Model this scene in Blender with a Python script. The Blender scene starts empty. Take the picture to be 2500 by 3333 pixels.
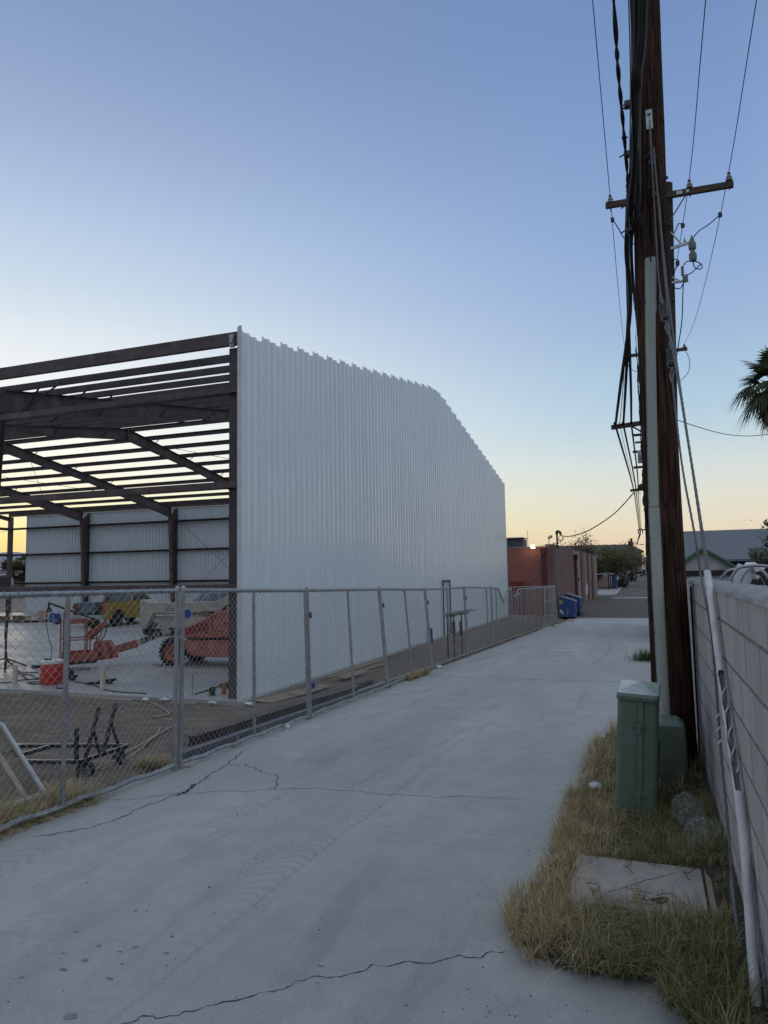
import bpy, math, random
from mathutils import Vector, Matrix
R_ = random.Random(7)
sc = bpy.context.scene
COL = sc.collection
PI = math.pi

# ---------------------------------------------------------------- mesh builder
def V(*a): return Vector(a)
class MB:
    def __init__(s): s.v = []; s.f = []; s.c = []; s.k = []; s.mi = 0
    def add(s, vs, fs, col=None):
        o = len(s.v); s.v.extend([tuple(p) for p in vs]); s.f.extend([tuple(i + o for i in q) for q in fs])
        if col is not None: s.c.extend([col] * len(vs))
        s.k.extend([s.mi] * len(fs))
        return s
    def box(s, x0, x1, y0, y1, z0, z1, col=None):
        return s.add([(x0,y0,z0),(x1,y0,z0),(x1,y1,z0),(x0,y1,z0),(x0,y0,z1),(x1,y0,z1),(x1,y1,z1),(x0,y1,z1)],
                     [(3,2,1,0),(4,5,6,7),(0,1,5,4),(1,2,6,5),(2,3,7,6),(3,0,4,7)], col)
    def bar(s, p0, p1, w, h, up=(0,0,1)):
        p0 = Vector(p0); p1 = Vector(p1); d = (p1 - p0).normalized(); u = Vector(up)
        if abs(d.dot(u)) > .98: u = Vector((0,1,0))
        a = d.cross(u).normalized() * (w / 2); b = a.cross(d).normalized() * (h / 2)
        vs = [p + q for p in (p0, p1) for q in (-a-b, a-b, a+b, -a+b)]
        return s.add(vs, [(0,1,2,3),(7,6,5,4),(4,5,1,0),(5,6,2,1),(6,7,3,2),(7,4,0,3)])
    def tube(s, pts, r, n=8, cap=True, col=None):
        P = [Vector(p) for p in pts]; m = len(P)
        rr = r if isinstance(r, (list, tuple)) else [r] * m
        vs = []; fs = []; u = None
        for i in range(m):
            d = (P[min(i+1, m-1)] - P[max(i-1, 0)])
            d = d.normalized() if d.length > 1e-9 else Vector((0,0,1))
            if u is None:
                u = d.orthogonal().normalized()
            else:
                u = (u - d * u.dot(d)); u = u.normalized() if u.length > 1e-6 else d.orthogonal().normalized()
            w = d.cross(u)
            for k in range(n):
                a = 2 * PI * k / n
                vs.append(P[i] + (u * math.cos(a) + w * math.sin(a)) * rr[i])
        for i in range(m - 1):
            for k in range(n):
                k2 = (k + 1) % n
                fs.append((i*n+k, i*n+k2, (i+1)*n+k2, (i+1)*n+k))
        if cap:
            fs.append(tuple(range(n - 1, -1, -1))); fs.append(tuple((m-1)*n + k for k in range(n)))
        return s.add(vs, fs, col)
    def prism(s, poly, axis, c0, c1):
        n = len(poly)
        def mk(p, c): return (p[0], c, p[1]) if axis == 'y' else ((c, p[0], p[1]) if axis == 'x' else (p[0], p[1], c))
        vs = [mk(p, c0) for p in poly] + [mk(p, c1) for p in poly]
        fs = [tuple(range(n)), tuple(range(2*n-1, n-1, -1))] + [(i, i+n, (i+1) % n + n, (i+1) % n) for i in range(n)]
        return s.add(vs, fs)
    def lathe(s, prof, c, n=16, axis='z', cap=True):
        vs = []; fs = []
        for r, z in prof:
            for k in range(n):
                a = 2*PI*k/n; x = r*math.cos(a); y = r*math.sin(a)
                vs.append((c[0]+x, c[1]+y, c[2]+z) if axis == 'z' else ((c[0]+x, c[1]+z, c[2]+y) if axis == 'y' else (c[0]+z, c[1]+x, c[2]+y)))
        m = len(prof)
        for i in range(m-1):
            for k in range(n):
                k2 = (k+1) % n; fs.append((i*n+k, i*n+k2, (i+1)*n+k2, (i+1)*n+k))
        if cap: fs.append(tuple(range(n-1,-1,-1))); fs.append(tuple((m-1)*n+k for k in range(n)))
        return s.add(vs, fs)
    def quad(s, a, b, c, d, col=None): return s.add([a,b,c,d], [(0,1,2,3)], col)
    def build(s, name, m, parent=None, smooth=False, local=False, bev=0, seg=2, loc=None, fix=True):
        off = Vector((0,0,0))
        if parent is not None and not local: off = Vector(ORG.get(parent.name, (0,0,0)))
        if loc is not None: off = Vector(loc)
        me = bpy.data.meshes.new(name)
        me.from_pydata([(p[0]-off.x, p[1]-off.y, p[2]-off.z) for p in s.v], [], s.f)
        if s.c:
            at = me.color_attributes.new('col', 'FLOAT_COLOR', 'POINT')
            at.data.foreach_set('color', [x for c in s.c for x in (c[0], c[1], c[2], 1.0)])
        for q in (m if isinstance(m, (list, tuple)) else [m]): me.materials.append(q)
        if isinstance(m, (list, tuple)):
            s.k = [0]*(len(s.f)-len(s.k)) + s.k; me.polygons.foreach_set('material_index', s.k)
        if smooth: me.polygons.foreach_set('use_smooth', [True] * len(me.polygons))
        me.update()
        if fix and len(s.f) < 60000:
            import bmesh
            b = bmesh.new(); b.from_mesh(me); bmesh.ops.recalc_face_normals(b, faces=b.faces); b.to_mesh(me); b.free()
        o = bpy.data.objects.new(name, me); COL.objects.link(o)
        if parent is not None:
            o.parent = parent; ORG[o.name] = ORG.get(parent.name, (0,0,0))
        else:
            if loc is not None: o.location = loc
            ORG[o.name] = tuple(off)
        if bev:
            b = o.modifiers.new('bevel', 'BEVEL'); b.width = bev; b.segments = seg; b.limit_method = 'ANGLE'; b.angle_limit = .6
        if smooth and bev == 0:
            try: me.set_sharp_from_angle(angle=.7)
            except Exception: pass
        return o
ORG = {}
def tag(o, label, cat, group=None):
    o['label'] = label; o['category'] = cat; o['kind'] = 'thing'
    if group: o['group'] = group
    return o
def thing(name, label, cat, loc=(0,0,0), rz=0, group=None):
    o = bpy.data.objects.new(name, None); COL.objects.link(o); o.location = loc; o.rotation_euler = (0,0,rz)
    o.empty_display_size = .2
    ORG[o.name] = tuple(loc)
    return tag(o, label, cat, group)
def struct(o): o['kind'] = 'structure'; return o
def copy_tree(o, parent=None):
    c = o.copy(); COL.objects.link(c); c.parent = parent
    if parent is not None: c.matrix_parent_inverse = o.matrix_parent_inverse.copy()
    for ch in list(o.children): copy_tree(ch, c)
    return c
def catenary(a, b, sag, n=24):
    a = Vector(a); b = Vector(b)
    return [a.lerp(b, i/n) - Vector((0,0,4*sag*(i/n)*(1-i/n))) for i in range(n+1)]
def spline(pts, n=8):
    P = [Vector(p) for p in pts]; out = []
    for i in range(len(P)-1):
        p0 = P[max(i-1,0)]; p1 = P[i]; p2 = P[i+1]; p3 = P[min(i+2, len(P)-1)]
        for k in range(n):
            t = k/n
            out.append(.5*((2*p1)+(p2-p0)*t+(2*p0-5*p1+4*p2-p3)*t*t+(3*p1-p0-3*p2+p3)*t**3))
    out.append(P[-1]); return out

# ---------------------------------------------------------------- ground heights
PROF = [(-60,1.5),(0,0),(47,-1.18),(49.2,-1.13),(52.5,-.86),(62,-.85),(80,-1.22),(95,-1.12),(138,-.25),(165,.2),(300,1.6),(800,3),(9000,3)]
def prof(y):
    for (a, za), (b, zb) in zip(PROF, PROF[1:]):
        if y <= b: return za + (zb-za)*(y-a)/(b-a)
    return PROF[-1][1]
def sst(a, b, x):
    t = min(1, max(0, (x-a)/(b-a))); return t*t*(3-2*t)
def ground(x, y):
    p = prof(y)
    if x > -5.3: return p
    if y < 11.4: return p - .09*sst(-5.3, -6.8, x)
    lot = -.38 - .4*sst(38, 46, y)
    if y > 46: lot = min(p, -.78) if y < 140 else p
    return p + (lot-p)*sst(-5.3, -7.1, x)

# ---------------------------------------------------------------- materials
def L(r, g, b):
    f = lambda c: (c/255/12.92) if c/255 <= .04045 else ((c/255+.055)/1.055)**2.4
    return (f(r), f(g), f(b))
def newmat(name):
    m = bpy.data.materials.new(name); m.use_nodes = True
    nt = m.node_tree; return m, nt, nt.nodes['Principled BSDF']
def N(nt, t, **kw):
    n = nt.nodes.new(t)
    for k, v in kw.items():
        if k in n.inputs: n.inputs[k].default_value = v
        else: setattr(n, k, v)
    return n
def lk(nt, a, b): nt.links.new(a, b)
def math_(nt, op, a, b=None, c=None, clamp=False):
    n = nt.nodes.new('ShaderNodeMath'); n.operation = op; n.use_clamp = clamp
    for i, x in enumerate((a, b, c)):
        if x is None: continue
        if isinstance(x, (int, float)): n.inputs[i].default_value = x
        else: nt.links.new(x, n.inputs[i])
    return n.outputs[0]
def mixc(nt, f, a, b, blend='MIX'):
    n = nt.nodes.new('ShaderNodeMix'); n.data_type = 'RGBA'; n.blend_type = blend
    for i, x in ((0, f), (6, a), (7, b)):
        if isinstance(x, (int, float)): n.inputs[i].default_value = x
        elif isinstance(x, tuple): n.inputs[i].default_value = (*x[:3], 1)
        else: nt.links.new(x, n.inputs[i])
    return n.outputs[2]
def ramp(nt, fac, stops, interp='LINEAR'):
    n = nt.nodes.new('ShaderNodeValToRGB'); cr = n.color_ramp; cr.interpolation = interp
    while len(cr.elements) < len(stops): cr.elements.new(.5)
    for e, (p, c) in zip(cr.elements, stops):
        e.position = p; e.color = (*c, 1) if isinstance(c, tuple) else (c, c, c, 1)
    nt.links.new(fac, n.inputs[0]); return n.outputs[0]
def coords(nt, stretch=(1,1,1), kind='Object'):
    tc = nt.nodes.new('ShaderNodeTexCoord'); mp = nt.nodes.new('ShaderNodeMapping')
    mp.inputs['Scale'].default_value = stretch; nt.links.new(tc.outputs[kind], mp.inputs[0]); return mp.outputs[0]
def noise(nt, vec, scale, detail=5, rough=.55, dist=0):
    n = nt.nodes.new('ShaderNodeTexNoise'); n.inputs['Scale'].default_value = scale; n.inputs['Detail'].default_value = detail
    n.inputs['Roughness'].default_value = rough; n.inputs['Distortion'].default_value = dist
    nt.links.new(vec, n.inputs['Vector']); return n.outputs[0]
def bump(nt, bs, h, strength=.3, dist=.01):
    n = nt.nodes.new('ShaderNodeBump'); n.inputs['Strength'].default_value = strength; n.inputs['Distance'].default_value = dist
    nt.links.new(h, n.inputs['Height']); nt.links.new(n.outputs[0], bs.inputs['Normal']); return n
def mat(name, c1, c2=None, rough=.6, metal=0, scale=6, stretch=(1,1,1), lo=.35, hi=.65, bmp=0, bscale=60, bdist=.004, c3=None, scale3=1.2, spec=.5, rv=.12):
    m, nt, bs = newmat(name); v = coords(nt, stretch)
    c2 = c2 or tuple(x*.75 for x in c1)
    f = ramp(nt, noise(nt, v, scale, 7, .6), [(lo, 0.0), (hi, 1.0)])
    c = mixc(nt, f, c1, c2)
    if c3: c = mixc(nt, ramp(nt, noise(nt, v, scale3, 8, .65), [(.52, 0.0), (.7, 1.0)]), c, c3)
    lk(nt, c, bs.inputs['Base Color'])
    bs.inputs['Metallic'].default_value = metal; bs.inputs['Specular IOR Level'].default_value = spec
    r = math_(nt, 'MULTIPLY_ADD', f, rv, rough - rv/2); lk(nt, r, bs.inputs['Roughness'])
    if bmp: bump(nt, bs, noise(nt, v, bscale, 4, .6), bmp, bdist)
    return m
def attrmat(name, rough=.7, trans=.25):
    m, nt, bs = newmat(name)
    a = N(nt, 'ShaderNodeAttribute', attribute_name='col'); lk(nt, a.outputs['Color'], bs.inputs['Base Color'])
    bs.inputs['Roughness'].default_value = rough; bs.inputs['Specular IOR Level'].default_value = .2
    if trans:
        t = N(nt, 'ShaderNodeBsdfTranslucent'); lk(nt, a.outputs['Color'], t.inputs[0])
        mx = N(nt, 'ShaderNodeMixShader'); mx.inputs[0].default_value = trans
        lk(nt, bs.outputs[0], mx.inputs[1]); lk(nt, t.outputs[0], mx.inputs[2])
        lk(nt, mx.outputs[0], nt.nodes['Material Output'].inputs[0])
    return m

# white ribbed sheet: semi gloss paint, faint dirt runs
M = {}
def make_white(name, base, rough, clear=.0):
    m, nt, bs = newmat(name); v = coords(nt, (2.5, 2.5, .25)); v2 = coords(nt)
    f = ramp(nt, noise(nt, v, 2.2, 8, .65), [(.5, 0.0), (.85, 1.0)])
    c = mixc(nt, f, base, tuple(x*.88 for x in base))
    c = mixc(nt, ramp(nt, noise(nt, v2, .35, 4), [(.5, 0.0), (.85, .25)]), c, tuple(x*.84 for x in base))
    oi = N(nt, 'ShaderNodeObjectInfo')
    c = mixc(nt, math_(nt, 'MULTIPLY', oi.outputs['Random'], .05), c, tuple(x*.55 for x in base))
    lk(nt, c, bs.inputs['Base Color'])
    bump(nt, bs, noise(nt, coords(nt, (1.5, 1.5, .5)), 1.6, 3, .5), .12, .03)
    lk(nt, math_(nt, 'MULTIPLY_ADD', f, .12, rough), bs.inputs['Roughness'])
    bs.inputs['Specular IOR Level'].default_value = .6
    if clear: bs.inputs['Coat Weight'].default_value = clear; bs.inputs['Coat Roughness'].default_value = .14
    return m
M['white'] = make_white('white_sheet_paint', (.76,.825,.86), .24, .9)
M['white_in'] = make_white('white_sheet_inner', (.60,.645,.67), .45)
M['screw'] = mat('screw_head', (.20,.20,.20), (.15,.15,.15), rough=.5)
M['trim'] = mat('trim_paint', (.62,.64,.66), rough=.4, scale=3)
M['redox'] = mat('red_oxide_steel', (.088,.060,.058), (.055,.042,.043), rough=.6, scale=2.5, c3=(.14,.118,.11), scale3=1.6, bmp=.15)
M['redox_d'] = mat('dark_oxide_steel', (.058,.042,.043), (.038,.031,.033), rough=.6, scale=3, c3=(.075,.062,.06), bmp=.1)
M['galv'] = mat('galvanised_pipe', (.42,.44,.46), (.27,.29,.31), rough=.42, metal=.75, scale=9, c3=(.30,.27,.24), scale3=4, bmp=.1)
M['wire'] = mat('galvanised_wire', (.40,.40,.385), (.26,.25,.23), rough=.5, metal=.5, scale=8)
M['bluetape'] = mat('blue_tape', (.015,.06,.32), (.01,.04,.22), rough=.5, scale=20)
M['black'] = mat('black_rubber', (.014,.014,.015), (.024,.023,.022), rough=.7, scale=20, bmp=.2)
M['blackcable'] = mat('black_cable_jacket', (.010,.010,.012), (.017,.017,.02), rough=.7, scale=10, spec=.2)
M['greycable'] = mat('grey_strand', (.16,.17,.18), (.10,.105,.11), rough=.5, metal=.6, scale=60, bmp=.4, bscale=200)
M['dropgrey'] = mat('weathered_cable', (.055,.057,.06), (.03,.032,.035), rough=.6, scale=30)
M['darksteel'] = mat('dark_bare_steel', (.045,.043,.045), (.03,.028,.03), rough=.45, metal=.5, scale=8, c3=(.09,.06,.045), scale3=5, bmp=.15)
M['brightsteel'] = mat('bright_steel', (.5,.5,.5), (.38,.38,.38), rough=.3, metal=.9, scale=10)
M['orange'] = mat('faded_red_orange_paint', (.40,.115,.078), (.31,.085,.06), rough=.5, scale=4, c3=(.45,.19,.145), scale3=3, bmp=.06)
M['cream'] = mat('cream_paint', (.47,.45,.37), (.38,.36,.29), rough=.5, scale=4, c3=(.30,.27,.21), scale3=5, bmp=.05)
M['redcool'] = mat('red_plastic', (.50,.035,.022), (.42,.03,.02), rough=.4, scale=8)
M['whiteplastic'] = mat('white_plastic', (.66,.68,.70), (.55,.57,.6), rough=.45, scale=6)
M['blueplastic'] = mat('blue_plastic', (.012,.05,.30), (.01,.04,.22), rough=.4, scale=6)
M['pvc'] = mat('cream_pvc', (.60,.57,.44), (.47,.44,.33), rough=.5, scale=10)
M['yellow'] = mat('yellow_truck_paint', (.38,.235,.03), (.31,.19,.026), rough=.3, scale=3, c3=(.28,.17,.03), scale3=4)
M['glass'] = mat('dark_glass', (.05,.06,.07), (.03,.035,.04), rough=.08, scale=2, spec=.8)
M['glass2'] = mat('windscreen_glass', (.16,.20,.25), (.10,.13,.17), rough=.06, scale=2, spec=.9)
M['redlens'] = mat('red_lens', (.32,.008,.01), (.2,.006,.008), rough=.2, scale=20)
M['cardboard'] = mat('cardboard', (.30,.19,.11), (.23,.145,.085), rough=.9, scale=8, bmp=.1)
M['lumber'] = mat('lumber', (.36,.29,.21), (.26,.20,.14), rough=.85, scale=3, stretch=(8,1,8), bmp=.2)
M['ply'] = mat('plywood_dusty', (.30,.235,.175), (.21,.165,.13), rough=.9, scale=3, bmp=.2)
M['paper'] = mat('paper_white', (.66,.66,.64), (.52,.52,.5), rough=.8, scale=10)
M['beigehose'] = mat('beige_hose', (.33,.28,.22), (.24,.2,.16), rough=.7, scale=10)
M['cabgreen'] = mat('cabinet_green', (.108,.150,.110), (.088,.124,.092), rough=.55, scale=3, c3=(.14,.185,.15), scale3=6, bmp=.08, bscale=140)
M['cabtop'] = mat('cabinet_green_pale', (.42,.47,.43), (.28,.34,.30), rough=.35, scale=5, c3=(.58,.60,.54), scale3=4, bmp=.06)  # cap colour, much paler than the body green
M['guard'] = mat('riser_guard_faded_green', (.36,.385,.33), (.28,.31,.265), rough=.55, scale=2.0, stretch=(2,2,.6), c3=(.23,.28,.28), scale3=1.5, bmp=.05)
M['pvcguard'] = mat('white_guy_guard', (.58,.57,.57), (.47,.46,.46), rough=.45, scale=4, stretch=(3,3,.8), c3=(.40,.36,.32), scale3=3)
M['porcelain'] = mat('porcelain', (.24,.24,.235), (.16,.16,.155), rough=.25, scale=5)
M['armwood'] = mat('crossarm_wood', (.085,.062,.043), (.055,.04,.03), rough=.9, scale=4, stretch=(1,8,8), bmp=.3)
M['redbrick'] = None
# ---------------------------------------------------------------- special materials
def sep(nt, vec):
    n = nt.nodes.new('ShaderNodeSeparateXYZ'); nt.links.new(vec, n.inputs[0]); return n.outputs
def concrete_alley():
    m, nt, bs = newmat('alley_concrete'); v = coords(nt); X, Y, Z = sep(nt, v)
    vl = coords(nt, (1, .28, 1))
    big = ramp(nt, noise(nt, vl, .75, 6, .55, .3), [(.3, 0.0), (.7, 1.0)])
    mid = ramp(nt, noise(nt, v, 3.2, 8, .68, .4), [(.38, 0.0), (.72, 1.0)])
    fine = noise(nt, v, 90, 6, .75)
    c = mixc(nt, big, (.475,.475,.455), (.295,.293,.287))
    c = mixc(nt, math_(nt, 'MULTIPLY', mid, .5), c, (.262,.265,.265))
    # cloudy pale patches of dried wash
    c = mixc(nt, math_(nt, 'MULTIPLY', ramp(nt, noise(nt, v, 1.1, 7, .6, .5), [(.55, 0.0), (.68, 1.0)]), .4), c, (.50,.485,.45))
    # wheel paths
    def band(cx, w, soft):
        d = math_(nt, 'ABSOLUTE', math_(nt, 'SUBTRACT', math_(nt, 'ADD', X, math_(nt, 'MULTIPLY', math_(nt, 'SUBTRACT', noise(nt, coords(nt, (0, .35, 0)), 1, 3), .5), .22)), cx))
        return math_(nt, 'SUBTRACT', 1, math_(nt, 'SMOOTHSTEP', w, w + soft, d) if False else math_(nt, 'DIVIDE', math_(nt, 'SUBTRACT', d, w), soft, clamp=True), clamp=True)
    b1 = band(-3.1, .28, .5); b2 = band(-1.55, .3, .6)
    path = math_(nt, 'MULTIPLY', math_(nt, 'MAXIMUM', b1, b2), math_(nt, 'MULTIPLY_ADD', mid, .5, .25))
    c = mixc(nt, math_(nt, 'MULTIPLY', path, .7), c, (.215,.213,.21))
    # tyre tread prints: chevron bars in narrow bands
    for cx, w, per, s, y1 in ((-2.50, .11, .115, .55, 9.), (-4.45, .16, .13, .45, 7.5), (-3.05, .12, .12, .22, 7.), (-3.5, .13, .14, .4, 30.)):
        b = band(cx, w, .03)
        ph = math_(nt, 'ADD', math_(nt, 'DIVIDE', Y, per), math_(nt, 'MULTIPLY', math_(nt, 'ABSOLUTE', math_(nt, 'SUBTRACT', X, cx)), 6.0))
        ph = math_(nt, 'ADD', ph, math_(nt, 'MULTIPLY', noise(nt, v, 6, 3), 1.2))
        sw = math_(nt, 'SINE', math_(nt, 'MULTIPLY', ph, 2*PI))
        bar = math_(nt, 'MULTIPLY', b, math_(nt, 'MULTIPLY_ADD', sw, 1.4, .1, clamp=True))
        fade = ramp(nt, noise(nt, v, .55, 5, .6), [(.38, 0.0), (.62, 1.0)])
        lim = math_(nt, 'LESS_THAN', Y, y1)
        c = mixc(nt, math_(nt, 'MULTIPLY', math_(nt, 'MULTIPLY', bar, math_(nt, 'MULTIPLY', fade, lim)), s), c, (.22,.215,.215))
    ln = math_(nt, 'MULTIPLY', band(-2.40, .008, .016), math_(nt, 'LESS_THAN', Y, 9.5))
    c = mixc(nt, math_(nt, 'MULTIPLY', ln, .38), c, (.21,.205,.2))
    # drips and spots
    vo = N(nt, 'ShaderNodeTexVoronoi', Scale=4.2); lk(nt, v, vo.inputs['Vector'])
    sp = ramp(nt, math_(nt, 'ADD', vo.outputs['Distance'], math_(nt, 'MULTIPLY', noise(nt, v, 14, 3), .12)), [(.10, 1.0), (.125, 0.0)])
    msk = ramp(nt, noise(nt, v, .8, 3), [(.52, 0.0), (.62, 1.0)])
    c = mixc(nt, math_(nt, 'MULTIPLY', math_(nt, 'MULTIPLY', sp, msk), .6), c, (.12,.12,.125))
    # edge grime towards the fence and the verge
    eg = math_(nt, 'MAXIMUM', math_(nt, 'DIVIDE', math_(nt, 'SUBTRACT', -4.55, X), .6, clamp=True), math_(nt, 'DIVIDE', math_(nt, 'SUBTRACT', X, -1.1), .5, clamp=True))
    eg = math_(nt, 'MULTIPLY', eg, ramp(nt, noise(nt, v, 2.5, 6, .6), [(.35, .1), (.65, .75)]))
    c = mixc(nt, math_(nt, 'MULTIPLY', eg, .55), c, (.20,.185,.165))
    blk = ramp(nt, noise(nt, coords(nt, (1, .16, 1)), 2.6, 7, .62, .3), [(.56, 0.0), (.70, .5)])
    c = mixc(nt, blk, c, (.172,.173,.172))
    c = mixc(nt, .24, c, ramp(nt, fine, [(.3, (.06,.06,.06)), (.7, (.66,.64,.60))]))
    c = mixc(nt, ramp(nt, noise(nt, v, 38, 4, .7), [(.66, 0.0), (.74, .55)]), c, (.13,.125,.12))
    lk(nt, c, bs.inputs['Base Color'])
    bs.inputs['Roughness'].default_value = .62; bs.inputs['Specular IOR Level'].default_value = .45
    br = noise(nt, coords(nt, (1.5, 55, 1)), 6, 3, .6)
    h = math_(nt, 'ADD', math_(nt, 'MULTIPLY', fine, .6), math_(nt, 'ADD', math_(nt, 'MULTIPLY', br, .5), math_(nt, 'MULTIPLY', mid, .5)))
    bump(nt, bs, h, .35, .006)
    return m
M['alley'] = concrete_alley()
def slab_mat():
    m, nt, bs = newmat('slab_concrete'); v = coords(nt); vs = coords(nt, (.25, 1, 1))
    c = mixc(nt, ramp(nt, noise(nt, vs, .9, 7, .62, .5), [(.3, 0.0), (.7, 1.0)]), (.40,.39,.375), (.25,.245,.245))
    c = mixc(nt, math_(nt, 'MULTIPLY', ramp(nt, noise(nt, v, 5, 7, .65), [(.5, 0.0), (.7, 1.0)]), .4), c, (.30,.27,.235))
    lk(nt, c, bs.inputs['Base Color'])
    lk(nt, ramp(nt, noise(nt, vs, 1.4, 5), [(.35, .38), (.7, .62)]), bs.inputs['Roughness'])
    bump(nt, bs, noise(nt, v, 25, 5), .1, .004); return m
M['slab'] = slab_mat()
def dirt_mat(name, a, b, c3):
    m, nt, bs = newmat(name); v = coords(nt); vr = coords(nt, (.45, 1.9, 1))
    f = ramp(nt, noise(nt, vr, 3.0, 9, .7, .8), [(.40, 0.0), (.60, 1.0)])
    c = mixc(nt, f, a, b)
    c = mixc(nt, math_(nt, 'MULTIPLY', ramp(nt, noise(nt, v, .5, 6, .6), [(.45, 0.0), (.7, 1.0)]), .6), c, c3)
    g = noise(nt, v, 60, 5, .8)
    c = mixc(nt, .25, c, ramp(nt, g, [(.32, (.02,.02,.02)), (.72, (.42,.38,.34))]))
    lk(nt, c, bs.inputs['Base Color']); bs.inputs['Roughness'].default_value = .95; bs.inputs['Specular IOR Level'].default_value = .15
    bump(nt, bs, math_(nt, 'ADD', math_(nt, 'MULTIPLY', f, 1.3), g), .9, .03); return m
M['dirt'] = dirt_mat('lot_dirt', (.32,.245,.185), (.175,.135,.108), (.36,.285,.22))
M['road'] = dirt_mat('gravel_road', (.20,.175,.155), (.085,.078,.074), (.13,.118,.11))
M['soil'] = dirt_mat('verge_soil', (.105,.08,.058), (.06,.046,.035), (.13,.1,.07))
M['crack'] = mat('crack_dark', (.032,.031,.03), (.055,.05,.045), rough=.95, scale=14)
M['joint'] = mat('saw_joint', (.12,.118,.115), (.17,.165,.16), rough=.9, scale=6)
M['stain'] = mat('oil_stain', (.15,.145,.14), (.22,.215,.205), rough=.7, scale=20)
M['pale'] = mat('pale_patch', (.46,.47,.46), (.36,.37,.37), rough=.75, scale=5, c3=(.3,.31,.31), scale3=3)

def block_wall():
    m, nt, bs = newmat('concrete_block'); tc = N(nt, 'ShaderNodeTexCoord'); X, Y, Z = sep(nt, tc.outputs['Object'])
    cb = N(nt, 'ShaderNodeCombineXYZ'); lk(nt, Y, cb.inputs[0]); lk(nt, math_(nt, 'ADD', Z, .135), cb.inputs[1])
    wob = noise(nt, tc.outputs['Object'], 9, 4); 
    vv = N(nt, 'ShaderNodeVectorMath', operation='ADD'); lk(nt, cb.outputs[0], vv.inputs[0])
    c2 = N(nt, 'ShaderNodeCombineXYZ'); w2 = math_(nt, 'MULTIPLY', math_(nt, 'SUBTRACT', wob, .5), .022); lk(nt, w2, c2.inputs[0]); lk(nt, w2, c2.inputs[1]); lk(nt, c2.outputs[0], vv.inputs[1])
    b = N(nt, 'ShaderNodeTexBrick', Scale=1.0); b.inputs['Brick Width'].default_value = .50; b.inputs['Row Height'].default_value = .243
    b.inputs['Mortar Size'].default_value = .011; b.inputs['Mortar Smooth'].default_value = .35; b.inputs['Bias'].default_value = 0
    b.inputs['Color1'].default_value = (.53,.495,.455,1); b.inputs['Color2'].default_value = (.42,.395,.37,1); b.inputs['Mortar'].default_value = (.15,.135,.13,1)
    lk(nt, vv.outputs[0], b.inputs['Vector'])
    v = tc.outputs['Object']
    st = ramp(nt, noise(nt, coords(nt, (1, 5, .5)), 2.0, 6, .6), [(.4, 0.0), (.7, 1.0)])
    c = mixc(nt, math_(nt, 'MULTIPLY', st, .45), b.outputs['Color'], (.25,.22,.21))
    c = mixc(nt, math_(nt, 'MULTIPLY', ramp(nt, noise(nt, v, 3, 6), [(.5, 0.0), (.75, 1.0)]), .4), c, (.46,.45,.44))
    g = noise(nt, v, 160, 4, .8)
    c = mixc(nt, .22, c, ramp(nt, g, [(.3, (.07,.06,.06)), (.7, (.5,.47,.45))]))
    # dark brown, stronger towards the bottom
    low = math_(nt, 'DIVIDE', math_(nt, 'SUBTRACT', .25, Z), .5, clamp=True)
    c = mixc(nt, math_(nt, 'MULTIPLY', low, .7), c, (.085,.07,.055))
    lk(nt, c, bs.inputs['Base Color']); bs.inputs['Roughness'].default_value = .93; bs.inputs['Specular IOR Level'].default_value = .15
    h = math_(nt, 'SUBTRACT', math_(nt, 'MULTIPLY', g, .35), math_(nt, 'MULTIPLY', b.outputs['Fac'], .8))
    bump(nt, bs, h, .7, .008); return m
M['block'] = block_wall()
M['cap'] = mat('mortar_cap', (.31,.31,.31), (.22,.22,.22), rough=.9, scale=6, bmp=.6, bscale=45, bdist=.01, c3=(.2,.19,.18), scale3=3)
def wood_mat():
    m, nt, bs = newmat('weathered_pole_wood'); v = coords(nt, (1, 1, .05)); vf = coords(nt, (1, 1, .022)); vo = coords(nt, (1,1,.35))
    a = noise(nt, v, 22, 9, .75, .9); b = noise(nt, vf, 75, 5, .65)
    c = ramp(nt, a, [(.32, (.008,.006,.005)), (.46, (.055,.030,.020)), (.59, (.115,.066,.045)), (.76, (.20,.13,.088))])
    c = mixc(nt, ramp(nt, b, [(.40, .8), (.56, 0.0)]), c, (.006,.004,.003))
    k = ramp(nt, noise(nt, vo, 4.5, 4, .6, .8), [(.60, 0.0), (.72, .9)])
    c = mixc(nt, k, c, (.010,.007,.006))
    lk(nt, c, bs.inputs['Base Color']); bs.inputs['Roughness'].default_value = .9; bs.inputs['Specular IOR Level'].default_value = .12
    bump(nt, bs, math_(nt, 'ADD', math_(nt, 'MULTIPLY', b, 1.2), a), 1.0, .02); return m
M['pole'] = wood_mat()
M['polefar'] = mat('far_pole_wood', (.05,.036,.026), (.028,.021,.016), rough=.9, scale=10, stretch=(1,1,.08))
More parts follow.
